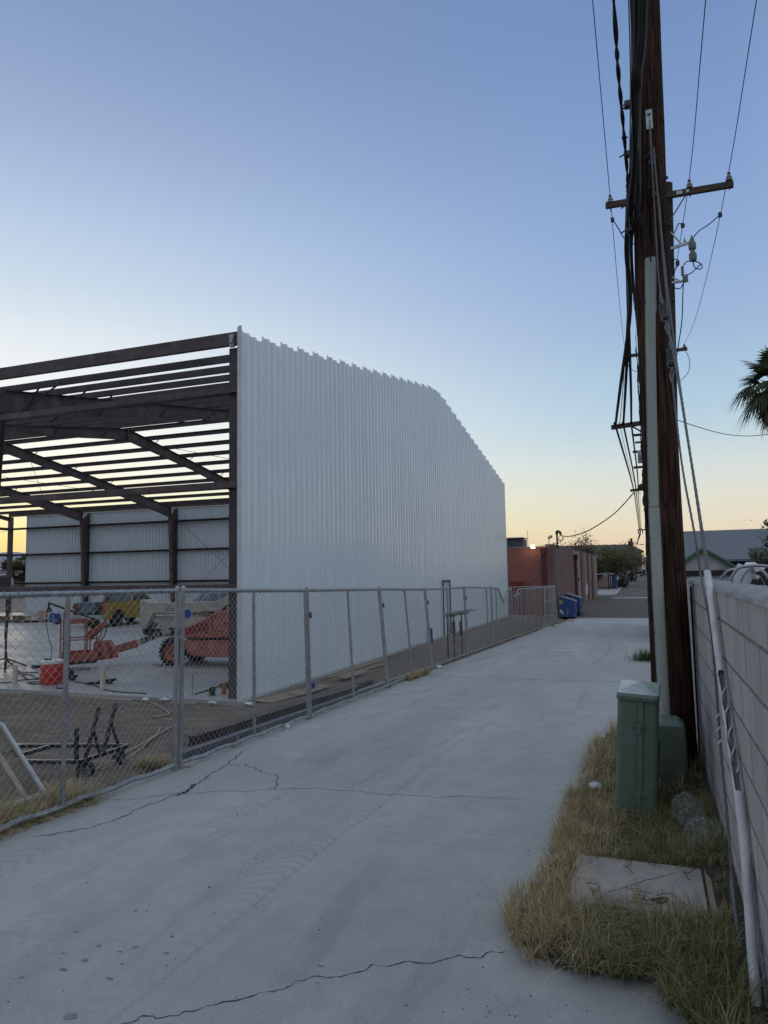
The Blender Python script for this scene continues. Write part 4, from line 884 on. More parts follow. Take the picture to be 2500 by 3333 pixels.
# pickups
def pickup(name, label, loc, rz, paint, group=None, open_bed=True, glass=None, Lg=4.75, Wd=1.88, cab=True):
    t = thing(name, label, 'pickup truck', loc, rz, group); hw = Wd/2
    zb, zr = .42, 1.15
    body = [(Lg*.5,.45),(Lg*.5,.85),(Lg*.47,.98),(Lg*.26,1.08),(Lg*.22,1.12),(-Lg*.10,1.14),(-Lg*.10,.38),(.05,.36),(Lg*.20,.36)]
    arch = [(Lg*.31+.46*math.cos(a), .36+.46*math.sin(a)) for a in [PI - PI*i/8 for i in range(9)]]
    poly = [(-Lg*.10,.36)] + arch + [(Lg*.5,.40)] + [(Lg*.5,.85),(Lg*.47,.98),(Lg*.26,1.08),(Lg*.20,1.13),(-Lg*.10,1.14)]
    b = MB(); b.prism(poly, 'y', -hw, hw); b.build('body', paint, t, local=True, bev=.03)
    xr = -Lg*.5; ra = -Lg*.30
    for s in (-1, 1):
        arch = [(ra+.46*math.cos(a), .36+.46*math.sin(a)) for a in [PI*i/8 for i in range(9)]]
        poly = [(-Lg*.102,.36)] + arch + [(xr,.36),(xr,1.13),(-Lg*.102,1.14)]
        y0, y1 = (s*hw, s*(hw-.10))
        b = MB(); b.prism(poly, 'y', min(y0,y1), max(y0,y1)); b.build('bed_side', paint, t, local=True, bev=.015)
        b = MB(); b.box(xr-.012, xr+.05, min(s*hw*1.003, s*(hw-.17)), max(s*hw*1.003, s*(hw-.17)), .72, 1.03); b.build('tail_light', M['redlens'], t, local=True, bev=.02)
        b = MB(); b.box(Lg*.5-.02, Lg*.5+.012, min(s*hw*.95, s*(hw-.35)), max(s*hw*.95, s*(hw-.35)), .66, .82); b.build('headlight', M['glass2'], t, local=True, bev=.02)
        for wx in (Lg*.31, ra): wheel_l(t, (wx, s*(hw-.14), .36), .38, .24)
    b = MB(); b.box(xr+.02, -Lg*.105, -hw+.10, hw-.10, .58, .64); b.box(-Lg*.115, -Lg*.102, -hw+.1, hw-.1, .64, 1.12); b.build('bed_floor', M['darksteel'], t, local=True)
    b = MB(); b.box(xr-.10, xr+.0, -hw+.02, hw-.02, .40, .58); b.build('bumper', M['galv'], t, local=True, bev=.02)
    # greenhouse
    x0, x1, x2, x3 = -Lg*.095, -Lg*.06, Lg*.09, Lg*.21; zt = 1.62; iw = hw-.18
    gm = glass or M['glass']
    b = MB()
    for s in (-1, 1):
        b.bar((x0,s*hw*.96,1.12),(x1,s*iw,zt),.09,.09); b.bar((x3,s*hw*.96,1.12),(x2,s*iw,zt),.07,.07); b.bar((.05,s*hw*.97,1.12),(.05,s*iw,zt),.07,.06)
    b.add([(x1-.06,-iw-.03,zt),(x2+.04,-iw-.03,zt),(x2+.04,iw+.03,zt),(x1-.06,iw+.03,zt),(x1,-iw+.1,zt+.06),(x2-.08,-iw+.1,zt+.06),(x2-.08,iw-.1,zt+.06),(x1,iw-.1,zt+.06)], [(3,2,1,0),(4,5,6,7),(0,1,5,4),(1,2,6,5),(2,3,7,6),(3,0,4,7)])
    b.build('cab_frame', paint, t, local=True, bev=.02)
    for nm, q in (('rear_window', [(x0+.01,-hw*.9,1.15),(x0+.01,hw*.9,1.15),(x1+.01,iw*.95,zt),(x1+.01,-iw*.95,zt)]), ('windscreen', [(x3-.0,-hw*.9,1.13),(x3-.0,hw*.9,1.13),(x2,iw*.95,zt),(x2,-iw*.95,zt)]),
                  ('side_window', [(x0+.06,hw*.95,1.14),(x3-.06,hw*.95,1.14),(x2-.02,iw*1.0,zt),(x1+.02,iw*1.0,zt)]), ('side_window', [(x0+.06,-hw*.95,1.14),(x3-.06,-hw*.95,1.14),(x2-.02,-iw*1.0,zt),(x1+.02,-iw*1.0,zt)])):
        b = MB(); b.quad(*q); b.build(nm, gm, t, local=True, fix=False)
    return t
def wheel_l(t, c, r, w):
    b = MB(); b.lathe([(r*.6,-w/2),(r*.93,-w/2),(r,-w*.35),(r,w*.35),(r*.93,w/2),(r*.6,w/2)], c, 28, 'y', cap=False); ty = b.build('tyre', M['black'], t, local=True, smooth=True)
    s = 1 if c[1] > 0 else -1
    b = MB(); b.lathe([(r*.62,s*w*.46),(r*.5,s*w*.30),(r*.2,s*w*.38),(.001,s*w*.40)], c, 20, 'y', cap=False); b.build('rim', M['darksteel'], ty, local=True)
yt = pickup('pickup_truck', 'yellow pickup with its tailgate off and bins in the bed', (-24.67, 28.95, -.3), PI/2, M['yellow'])
bin_ = thing('storage_bin', 'pale blue grey storage bin in the yellow pickup bed', 'bin', (-24.95, 27.05, .36))
bm_ = mat('blue_grey_plastic', (.15,.19,.23), (.12,.15,.19), rough=.5)
b = MB(); b.box(-25.5,-24.45,26.75,27.4,.34,.80); b.build('body', bm_, bin_, bev=.03)
b = MB(); b.box(-25.53,-24.42,26.72,27.43,.80,.86); b.build('lid', bm_, bin_, bev=.02)
b = MB()
for x in (-25.3,-25.05,-24.8,-24.6): b.box(x-.03,x+.03,26.72,26.75,.36,.78)
b.build('ribs', bm_, bin_)
b = MB(); b.box(-24.4,-23.9,26.8,27.5,.34,.72); b.tube([(-24.35,26.9,.75),(-24.1,26.95,.86),(-23.9,27,.74)], .04, 8); tag(b.build('tool_case', M['black'], loc=(-24.1,27,.34), bev=.03), 'black tool case beside the bin in the yellow pickup bed', 'case')
sv = pickup('pickup_truck', 'grey pickup with a pale windscreen parked behind the boom lift', (-16.8, 25.3, -.36), PI + .75, mat('grey_truck_paint', (.28,.30,.33), (.23,.25,.28), rough=.35), glass=M['glass2'])
sv.scale = (1, 1, 1.02)
# boxes and pallet against the far eave wall
pal = thing('pallet', 'low wooden pallet carrying scrap by the far white wall', 'pallet', (-31.6,29.6,-.3))
b = MB()
for i in range(5): b.box(-32.7,-30.2,29.2+i*.28,29.4+i*.28,-.20,-.17)
b.build('deck_boards', M['lumber'], pal)
b = MB()
for x in (-32.6,-31.5,-30.3): b.box(x-.05,x+.05,29.2,30.5,-.30,-.202)
b.build('stringers', M['lumber'], pal)
for (x0,x1,y0,y1,z0,z1,m,lb,rz) in ((-33.6,-32.75,28.9,29.5,-.3,.02,'cardboard','open brown cardboard box on the slab next to the pallet',.1), (-32.35,-31.5,29.3,29.9,-.168,.0,'cardboard','low brown box on the pallet under white scrap',0.05), (-31.6,-30.9,29.3,29.8,-.168,-.03,'paper','white carton lying on the pallet',-.1)):
    c = ((x0+x1)/2,(y0+y1)/2,z0); b = MB(); hx, hy, hz_ = (x1-x0)/2,(y1-y0)/2,z1-z0
    b.box(-hx,hx,-hy,hy,0,hz_); b.add([(-hx,-hy,hz_+.001),(hx,-hy,hz_+.001),(hx,-hy-.2,hz_+.08),(-hx,-hy-.2,hz_+.06)], [(0,1,2,3)])
    o = b.build('carton', M[m], loc=(0,0,0)); o.location = c; o.rotation_euler = (0,0,rz); tag(o, lb, 'box')
b = MB(); b.add([(-31.7,29.9,-.1),(-30.7,29.6,-.1),(-30.35,29.75,.02),(-30.8,30.2,.3),(-31.5,30.3,.28)], [(0,1,2,3,4)]); b.add([(-31.7,29.93,-.1),(-30.7,29.63,-.1),(-30.35,29.78,.02),(-30.8,30.23,.3),(-31.5,30.33,.28)], [(4,3,2,1,0)]); tag(b.build('cardboard_sheet', M['cardboard'], loc=(-31,30,-.15), fix=False), 'bent sheet of brown cardboard standing up on the pallet', 'cardboard')

# ---------------------------------------------------------------- things in the dirt strip
cart = thing('steel_cart', 'bare steel rolling cart frame with caster wheels and leaning uprights', 'cart', (-5.9,6.4,ground(-5.9,6.4)))
A = Vector((-5.83,6.19,-.005)); B = Vector((-5.82,6.95,-.005)); C2 = Vector((-7.35,6.55,-.02)); D2 = Vector((-7.3,5.86,-.03))
for p, q in ((A,B),(A,D2),(B,C2),(Vector((-6.75,6.16-.13,-.02)),Vector((-6.74,6.67,-.015)))):
    b = MB(); b.bar(p, q, .034, .042); b.build('frame_rail', M['darksteel'], cart, bev=.004)
    b = MB(); b.bar(p+Vector((0,0,.0225)), q+Vector((0,0,.0225)), .030, .003); b.build('rail_top_strip', M['brightsteel'], cart)  # bright steel strip along the top face of each rail
b = MB(); b.bar((-5.90,6.22,.0),(-5.90,6.22,.34),.038,.038,up=(0,1,0)); b.build('upright', M['darksteel'], cart, bev=.004)
for p, q, s0, s1 in (((-5.83,6.28,.02),(-5.83,6.47,.52),(-5.83,6.40,.27),(-5.83,6.49,.02)), ((-5.83,6.55,.02),(-5.83,6.74,.52),(-5.83,6.67,.30),(-5.83,6.80,.02))):
    b = MB(); b.bar(p, q, .036, .036, up=(1,0,0)); b.build('upright', M['darksteel'], cart, bev=.004)
    b = MB(); b.bar(s0, s1, .028, .026, up=(1,0,0)); b.build('strut', M['darksteel'], cart, bev=.004)
def caster(c, rz, top):
    b = MB(); b.lathe([(.055,-.028),(.088,-.03),(.098,-.018),(.098,.018),(.088,.03),(.055,.028)], (0,0,0), 26, 'y', cap=False); o = b.build('caster_wheel', M['black'], cart, local=True)
    o.location = Vector(c) - cart.location; o.rotation_euler = (0,0,rz)
    b = MB(); b.lathe([(.056,-.026),(.05,-.014),(.02,-.02),(.001,-.022)], (0,0,0), 20, 'y', cap=False); b.lathe([(.056,.026),(.05,.014),(.02,.02),(.001,.022)], (0,0,0), 20, 'y', cap=False); b.build('hub', M['galv'], o, local=True)
    b = MB(); 
    for s in (-1,1): b.bar((0,s*.037,0),(-.03,s*.037,.115),.004,.04,up=(1,0,0))
    b.box(-.07,.02,-.045,.045,.113,.119); b.build('fork', M['darksteel'], o, local=True)
caster((-5.80,6.25,ground(-5.8,6.25)+.075), .75, 0); caster((-5.86,6.87,ground(-5.86,6.87)+.075), 2.0, 0)
gr = thing('louvre_frame', 'pale louvred metal frame with white edge leaning askew behind the fence', 'frame', (-5.5,5.0,-.1))
BR, BL, TR, TL = Vector((-5.46,5.37,-.07)), Vector((-5.50,3.9,-.05)), Vector((-5.76,5.10,.64)), Vector((-5.80,3.6,.66))
GP = lambda u, v: (BR.lerp(BL, u)).lerp(TR.lerp(TL, u), v)
gn = (BL-BR).cross(TR-BR).normalized(); gn = gn if gn.x > 0 else -gn
b = MB(); b.tube([GP(1,1),GP(.12,1),GP(.03,.985),GP(0,.95),GP(0,0)], .024, 8); b.tube([GP(0,0),GP(1,0)], .030, 8); b.build('edge_tube', M['whiteplastic'], gr, smooth=True)
tan = mat('dusty_beige_metal', (.46,.41,.33), (.36,.31,.24), rough=.7, scale=5)
def gpan(b, u0,u1,v0,v1,o0=0,o1=.004):
    vs = [GP(u,v)+gn*o for o in (o0,o1) for u,v in ((u0,v0),(u1,v0),(u1,v1),(u0,v1))]; b.add(vs, [(3,2,1,0),(4,5,6,7),(0,1,5,4),(1,2,6,5),(2,3,7,6),(3,0,4,7)])
b = MB()
for u0, u1 in ((.12,.16),(.34,.42),(.62,.70)): gpan(b, u0,u1,.03,.97,.0,.012)
for v0, v1 in ((.0,.05),(.52,.60),(.93,.98)): gpan(b, .13,1,v0,v1,.002,.014)
b.build('frame_strips', tan, gr)
b = MB(); gpan(b, .42,1.0,.06,.50,.003,.008); b.build('filter_panel', mat('grey_filter', (.36,.38,.38), (.28,.3,.3), rough=.8), gr)
b = MB(); gpan(b, .005,1.0,.005,.99,-.03,-.026); b.build('back_plate', mat('dusty_dark_tan', (.30,.25,.195), (.22,.18,.14), rough=.8, scale=5), gr)
b = MB()
for k in range(44):
    v = .05 + .90*k/44
    if .50 < v < .61: continue
    gpan(b, .165,.335,v,v+.008,-.006,.010)
    if k % 1 == 0: gpan(b, .02,.115,v,v+.007,-.006,.008)
b.build('louvres', tan, gr)
for (a, c, w_, h_, lb) in (((-6.4,5.96,-.185),(-6.26,6.06,-.18),.05,.03,'short dark offcut in the dirt behind the louvred frame'), ((-5.98,5.86,-.19),(-5.72,5.98,-.185),.06,.04,'short brown timber offcut in the dirt by the louvred frame')):
    b = MB(); b.bar(a, c, w_, h_); tag(b.build('offcut', M['redox'], loc=a), lb, 'offcut')
# steel sections lying along the fence
def section(name, p, q, w_, h_, kind, m, lb):
    p, q = Vector(p), Vector(q); b = MB(); d = (q-p).normalized(); n_ = d.cross(Vector((0,0,1))).normalized(); u = Vector((0,0,1))
    if kind == 'I':
        b.bar(p+u*h_/2, q+u*h_/2, .014, h_*.9); b.bar(p+u*.008, q+u*.008, w_, .014); b.bar(p+u*(h_-.007), q+u*(h_-.007), w_, .014)
    else:
        b.bar(p+u*h_/2+n_*(w_/2), q+u*h_/2+n_*(w_/2), .012, h_); b.bar(p+u*.007, q+u*.007, w_, .012); b.bar(p+u*(h_-.006), q+u*(h_-.006), w_, .012)
    return tag(b.build(name, m, loc=p), lb, 'steel section')
section('steel_beam', (-5.62,7.85,-.24), (-5.42,13.0,-.36), .16, .17, 'I', M['redox'], 'long red oxide steel beam lying on the dirt behind the fence')
section('steel_channel', (-5.30,7.2,-.20), (-5.22,12.6,-.33), .10, .09, 'C', mat('grey_primer_steel', (.14,.155,.18), (.1,.11,.13), rough=.5, metal=.3), 'grey steel channel lying closest to the fence, under the beam')
section('steel_channel', (-5.8,8.9,-.27), (-5.62,14.2,-.38), .12, .12, 'C', M['redox_d'], 'dark steel channel lying behind the long red oxide beam')
section('steel_angle', (-5.42,12.6,-.36), (-5.35,17.2,-.47), .10, .07, 'C', M['galv'], 'galvanised length lying along the fence past the beams')
ply = []
for k, (pts, lb) in enumerate((([(-6.95,11.65),(-6.5,11.55),(-6.28,12.9),(-6.72,13.1)], 'dusty plywood sheet on the dirt nearest the hall corner'), ([(-6.62,12.4),(-6.3,12.3),(-6.2,13.5),(-6.6,13.7)], 'dusty plywood sheet overlapping the one at the hall corner'), ([(-6.6,14.6),(-6.3,14.4),(-6.2,15.7),(-6.5,15.8)], 'small broken plywood piece along the white wall'))):
    b = MB(); z = -.325 + .018*k; top = [(x, y, z+.0*k) for x, y in pts]; bot = [(x, y, z-.014) for x, y in pts]; n = 4
    b.add(top+bot, [(0,1,2,3),(7,6,5,4)]+[(i,i+4,(i+1)%4+4,(i+1)%4) for i in range(4)]); tag(b.build('plywood_sheet', M['ply'], loc=(pts[0][0],pts[0][1],z)), lb, 'plywood')
for (p, q, lb) in (((-6.89,14.8,-.345),(-6.86,18.2,-.345),'long timber board lying against the foot of the white wall'), ((-7.0,18.9,-.35),(-6.98,21.3,-.35),'timber board at the wall foot beyond the first one'), ((-6.75,15.2,-.35),(-6.5,17.6,-.36),'timber board lying askew in the dirt strip'), ((-6.8,23.6,-.40),(-6.6,25.0,-.40),'pale timber scrap below the dark door frame'), ((-12.9,11.25,-.37),(-12.1,11.3,-.37),'pale timber strip lying in front of the slab by the cooler'), ((-10.4,11.3,-.37),(-9.3,11.22,-.37),'pale timber board against the slab edge'), ((-8.6,11.28,-.36),(-7.9,11.25,-.36),'grey board at the slab edge near the hall corner'), ((-10.9,11.32,-.36),(-10.1,11.3,-.36),'dark timber strip pushed against the slab edge')):
    b = MB(); b.bar(p, q, .10, .035); tag(b.build('board', M['lumber'], loc=p), lb, 'board')
b = MB(); b.tube(spline([(-7.03,9.09,-.30),(-6.71,8.61,-.27),(-6.44,7.96,-.25),(-6.27,7.45,-.23),(-6.11,7.2,-.22),(-6.05,6.81,-.21),(-5.91,6.42,-.19),(-5.8,5.9,-.17)]), .017, 6); tag(b.build('hose', M['beigehose'], loc=(-6.2,7.4,-.2)), 'beige hose snaking across the dirt past the cart wheel', 'hose')
b = MB(); b.tube(spline([(-6.9,9.2,-.30),(-6.55,8.3,-.26),(-6.2,7.6,-.235),(-6.02,7.1,-.22),(-5.9,6.6,-.2)]), .015, 6); tag(b.build('hose', M['beigehose'], loc=(-6.2,7.5,-.2)), 'second beige hose running beside the first with no coupling', 'hose')
b = MB(); b.lathe([(.03,-.05),(.042,-.03),(.042,.03),(.03,.05)], (-6.10,7.08,-.195), 10, 'x'); tag(b.build('hose_coupling', M['black'], loc=(-6.1,7.08,-.2)), 'dark coupling on the beige hose near the cart', 'coupling')
b = MB(); b.tube(spline([(-9.63,11.33,-.36),(-9.31,11.3,-.35),(-8.74,11.05,-.345),(-8.19,10.63,-.335),(-7.64,10.1,-.32),(-7.75,9.8,-.32)]), .016, 6); tag(b.build('hose', M['beigehose'], loc=(-8.7,11,-.34)), 'thin pale hose curling from the slab edge into the dirt', 'hose')
for (x, y, r, lb) in ((-8.62,11.26,.16,'bright folded paper scrap at the slab edge'), (-7.55,11.2,.12,'white scrap strip by the dark corner column'), (-6.82,11.3,.12,'crumpled white scrap at the foot of the white wall corner'), (-9.0,11.2,.09,'small white scrap beside the pale board')):
    b = MB(); z = ground(x,y)+.03; rr = random.Random(int(x*100)); P = [(x+r*math.cos(a)*rr.uniform(.6,1.1), y+r*.6*math.sin(a)*rr.uniform(.6,1.1), z+rr.uniform(0,.05)) for a in (0,.9,1.9,3,4.1,5.2)]; b.add(P+[(x,y,z+.06)], [(i,(i+1)%6,6) for i in range(6)]); tag(b.build('paper_scrap', M['paper'], loc=(x,y,z), fix=False), lb, 'paper scrap')
b = MB(); b.tube([(-8.26,11.63,-.3),(-8.26,11.63,.12)], .014, 6); tag(b.build('steel_pin', M['galv'], loc=(-8.26,11.63,-.3)), 'thin steel pin standing upright on the slab near the corner', 'pin')
b = MB(); b.tube([(-8.3,11.75,-.29),(-8.35,12.4,-.288),(-8.6,13.6,-.288)], .012, 5); tag(b.build('air_line', M['blackcable'], loc=(-8.3,12,-.29)), 'black line stretched across the slab to the corner column', 'line')
b = MB(); b.lathe([(.055,0),(.06,.02),(.06,.13),(.03,.16)], (-7.93,11.8,-.3), 12); tag(b.build('tape_roll', M['black'], loc=(-7.93,11.8,-.3)), 'black tub on the slab next to the orange can', 'tub')
b = MB(); b.lathe([(.045,0),(.045,.15),(.03,.17)], (-7.80,12.0,-.3), 12); tag(b.build('paint_can', mat('orange_can', (.40,.10,.02), rough=.5), loc=(-7.8,12,-.3)), 'small orange can on the slab near the corner column', 'can')
b = MB(); b.box(-8.3,-8.0,12.6,12.8,-.3,-.22); b.box(-8.2,-7.95,12.75,12.95,-.22,-.16); tag(b.build('grinder', M['black'], loc=(-8.15,12.7,-.3), bev=.02), 'black hand tool on the slab against the corner column', 'tool')
b = MB(); b.box(-12.1,-11.85,15.3,15.42,-.3,-.25); tag(b.build('wheel_chock', M['lumber'], loc=(-12,15.35,-.3), bev=.006), 'flat timber chock in front of the boom lift tyre', 'chock')
# dark door frame, pipe rack, stubs by the white wall
df = thing('door_frame', 'dark steel door frame standing loose against the white wall', 'door frame', (-7.1,25.5,-.36))
for y in (25.02, 25.95):
    b = MB(); b.box(-7.04,-7.0,y-.03,y+.03,-.36,1.62); b.build('jamb', M['darksteel'], df)
b = MB(); b.box(-7.04,-7.0,24.97,26.0,1.62,1.70); b.build('head', M['darksteel'], df)
rk = thing('pipe_rack', 'dark steel trestle with loose pipes on top behind the fence', 'trestle', (-5.5,20.4,-.5))
zg_ = ground(-5.6,20.5)
for (x, y) in ((-5.62,20.4),(-5.42,21.9),(-5.42,20.35),(-5.60,22.0)):
    b = MB(); b.bar((x,y,zg_-.05),(x,y,.68),.035,.035,up=(0,1,0)); b.build('leg', M['darksteel'], rk)
b = MB(); b.bar((-5.64,20.38,.70),(-5.40,22.0,.70),.05,.05); b.bar((-5.66,20.4,.70),(-5.38,20.36,.70),.05,.05); b.bar((-5.64,22.0,.70),(-5.38,21.95,.70),.05,.05); b.build('top_frame', M['darksteel'], rk)
for (p, q, lb) in (((-5.62,20.1,.755),(-5.36,22.6,.755),'longest galvanised pipe on the trestle'), ((-5.54,20.5,.755),(-5.30,22.9,.755),'galvanised pipe on the trestle, set back from the longest'), ((-5.57,20.2,.80),(-5.32,22.2,.80),'short galvanised pipe lying on top of the trestle pipes')):
    b = MB(); b.tube([p, q], .028, 8); tag(b.build('loose_pipe', M['galv'], loc=p), lb, 'pipe')
for (x, y, h, lb) in ((-6.95,23.1,.42,'short dark post stub before the door frame'), (-6.95,26.1,.46,'short dark post stub just past the door frame'), (-6.8,26.6,.44,'second dark post stub past the door frame')):
    b = MB(); b.box(x-.05,x+.05,y-.05,y+.05,-.45,-.40+h+.1); tag(b.build('post_stub', M['darksteel'], loc=(x,y,-.4)), lb, 'post')
# litter along the fence foot
for (x, y, r, lb, m) in ((-5.12,16.25,.055,'white crushed cup by a dry tuft at the fence foot','paper'), (-5.05,16.5,.07,'clear bottle at the fence foot past the cup','film'), (-5.10,17.6,.08,'pale crumpled litter farther along the fence foot','paper'), (-4.98,9.25,.05,'white crumpled litter near the beam by the fence foot','paper'), (-5.0,36.5,.14,'white litter scraps near the far doubled posts','paper')):
    b = MB(); lump(b, (x,y,prof(y)+.03), r, r*1.5, .045, .10, int(y*10), 12, 7); tag(b.build('litter', M[m], loc=(x,y,prof(y))), lb, 'litter')
# ---------------------------------------------------------------- the near utility pole
def shaft(name, pts, m, parent, n=28, rough=.05, step=.12, seed=1, cracks=True):
    r = random.Random(seed); P = []; Rr = []
    tot = [0]
    for (p, _), (q, _) in zip(pts, pts[1:]): tot.append(tot[-1] + (Vector(q)-Vector(p)).length)
    Ln = tot[-1]; k = max(3, int(Ln/step)); b = MB()
    ang = [(r.random()-.5) for _ in range(n)]; ph = [r.random()*9 for _ in range(n)]
    for i in range(k+1):
        s = Ln*i/k; j = 0
        while j < len(tot)-2 and s > tot[j+1]: j += 1
        t = (s-tot[j])/(tot[j+1]-tot[j]); c = Vector(pts[j][0]).lerp(Vector(pts[j+1][0]), t); rad = pts[j][1] + (pts[j+1][1]-pts[j][1])*t
        for a in range(n):
            th = 2*PI*a/n; groove = rough*(ang[a]*.7 + .45*math.sin(ph[a]+s*.9) + .35*(hnoise(a*1.7+seed*31, s*2.2)-.5))
            if cracks and a % 5 == 0: groove -= rough*.8*max(0, math.sin(ph[a]*2+s*1.3))
            rr = rad*(1+groove); b.v.append((c.x+math.cos(th)*rr, c.y+math.sin(th)*rr, c.z))
    for i in range(k):
        for a in range(n): b.f.append((i*n+a, i*n+(a+1)%n, (i+1)*n+(a+1)%n, (i+1)*n+a))
    b.f.append(tuple(k*n+a for a in range(n)))
    return b.build(name, m, parent, smooth=True)
PX, PY = .178, 8.3
up1 = thing('utility_pole', 'massive splintered timber utility pole with a pale riser guard beside the block wall', 'utility pole', (PX, PY, -.22))
shaft('shaft', [((PX,PY,-.3),.212),((PX,PY,2.0),.192),((PX+.004,PY,5.2),.184),((PX+.05,PY,7.2),.168),((PX+.09,PY,8.7),.153),((PX+.13,PY,11.5),.135)], M['pole'], up1, 44, .055, .09, 5)
# splintered flakes on the alley side of the shaft
b = MB(); rr = random.Random(4)
for i in range(60):
    z = rr.uniform(.1, 4.5); a = rr.choice((PI*1.0, PI*1.05, PI*.95)) + rr.uniform(-.25,.25); R0 = .19 + rr.uniform(0,.006)
    c = Vector((PX+math.cos(a)*R0, PY+math.sin(a)*R0, z)); o_ = Vector((math.cos(a), math.sin(a), 0)); t_ = Vector((-o_.y, o_.x, 0)); ln = rr.uniform(.08,.3)
    b.add([c-t_*.012, c+t_*.012, c+o_*rr.uniform(.006,.016)+Vector((0,0,ln*.5)), c+Vector((0,0,ln))], [(0,1,2),(1,3,2),(3,0,2)])
b.build('splinters', M['pole'], up1, fix=False)
# U-shaped riser guard with flanges, in two lengths, screw heads
def channel(pts, w_, d_, fl):
    b = MB(); sec = [(-w_/2-fl,.0),(-w_/2,.0),(-w_/2,-d_*.55),(-w_*.36,-d_*.88),(-w_*.15,-d_),(w_*.15,-d_),(w_*.36,-d_*.88),(w_/2,-d_*.55),(w_/2,.0),(w_/2+fl,.0),(w_/2+fl,.008),(-w_/2-fl,.008)]
    n = len(sec)
    for p in pts: b.v += [(p[0]+sx, p[1]+sy, p[2]) for sx, sy in sec]
    for i in range(len(pts)-1):
        for k in range(n): b.f.append((i*n+k, i*n+(k+1)%n, (i+1)*n+(k+1)%n, (i+1)*n+k))
    b.f.append(tuple(range(n))); b.f.append(tuple((len(pts)-1)*n+k for k in reversed(range(n)))); return b
gpts = [(.094,8.117,-.18),(.090,8.118,.7),(.086,8.125,1.6),(.088,8.13,2.62)]
g2 = [(.088,8.132,2.625),(.105,8.134,3.4),(.135,8.124,4.4),(.174,8.108,5.36)]
channel(gpts, .104, .060, .012).build('riser_guard', M['guard'], up1)
channel(g2, .096, .056, .012).build('riser_guard', M['guard'], up1)
b = MB()
for pz, px, py in ((.5,.091,8.117),(1.3,.087,8.123),(2.3,.087,8.129),(2.68,.089,8.130),(3.3,.103,8.134),(4.2,.129,8.126),(4.9,.156,8.115)):
    for s in (-1, 1): b.lathe([(.009,0),(.007,-.008)], (px+s*.060, py-.002, pz+s*.01), 8, 'y')
b.build('screws', M['darksteel'], up1)
b = MB(); b.tube([(.088,8.075,2.61),(.13,8.085,2.612),(.15,8.12,2.60)], .004, 5); b.tube([(.03,8.12,2.615),(.06,8.075,2.612),(.1,8.073,2.61)], .004, 5); b.build('guard_joint', M['black'], up1)
# riser cable out of the guard, steel brackets and bolts
b = MB(); b.tube(spline([(.174,8.07,5.3),(.165,8.06,5.5),(.12,8.06,5.72),(.06,8.08,5.95),(.0,8.12,6.1),(-.03,8.2,6.3)], 8), .019, 8); b.build('riser_cable', M['blackcable'], up1, smooth=True)
for (x, y, z) in ((.235,8.118,6.98),):
    b = MB(); b.box(x-.035,x+.035,y-.012,y,z-.13,z+.10); b.lathe([(.018,0),(.018,-.03)], (x,y-.012,z+.05), 6, 'y'); b.build('guy_bracket', M['galv'], up1, bev=.003)
for (x, y, z) in ((.24,8.12,6.50),(.245,8.118,6.12)):
    b = MB(); b.tube([(x-.06,y+.01,z+.03),(x-.03,y-.04,z+.045),(x+.02,y-.045,z+.03),(x+.05,y+.01,z+.02)], .012, 6); b.lathe([(.035,-.05),(.035,.0)], (x,y-.01,z-.02), 10, 'z'); b.build('guy_bracket', M['darksteel'], up1)
for (x, y, z) in ((.352,8.25,7.0),(.358,8.25,6.32),(.36,8.22,5.75),(.362,8.26,4.9),(-.012,8.25,7.25),(-.02,8.26,6.9)):
    b = MB(); d = 1 if x > .2 else -1; b.tube([(x-.02*d,y,z),(x+.035*d,y-.01,z)], .011, 6); b.tube([(x+.03*d,y-.01,z),(x+.045*d,y-.01,z)], .019, 6); b.build('bolt', M['darksteel'], up1)
for (x, y, z, w_) in ((.02,8.13,7.2,.07),(-.01,8.14,6.62,.06),(-.02,8.14,6.02,.09),(-.03,8.15,5.74,.05)):
    b = MB(); b.box(x-.04,x+.03,y-.05,y+.03,z-w_/2,z+w_/2); b.tube([(x-.09,y-.02,z-.02),(x-.02,y-.04,z)], .010, 5); b.build('cable_clamp', M['darksteel'], up1, bev=.006)
rr = random.Random(9)
for i in range(7):        # drops tied down the alley side of the pole
    x = .02 + .018*i - .03; b = MB()
    pts = [(x+.10,8.125-.01*abs(3-i),8.9), (x+.075+.01*math.sin(i),8.11-.008*abs(3-i),7.6), (x+.03,8.10,6.7), (x-.005,8.115,6.0), (-.035+.004*i,8.18+.01*i,5.6), (-.03+.006*i,8.25,5.15-.1*i)]
    b.tube(spline(pts, 8), rr.choice((.006,.008,.011)), 6); b.build('drop_cable', M['blackcable'] if i % 3 else M['dropgrey'], up1, smooth=True)
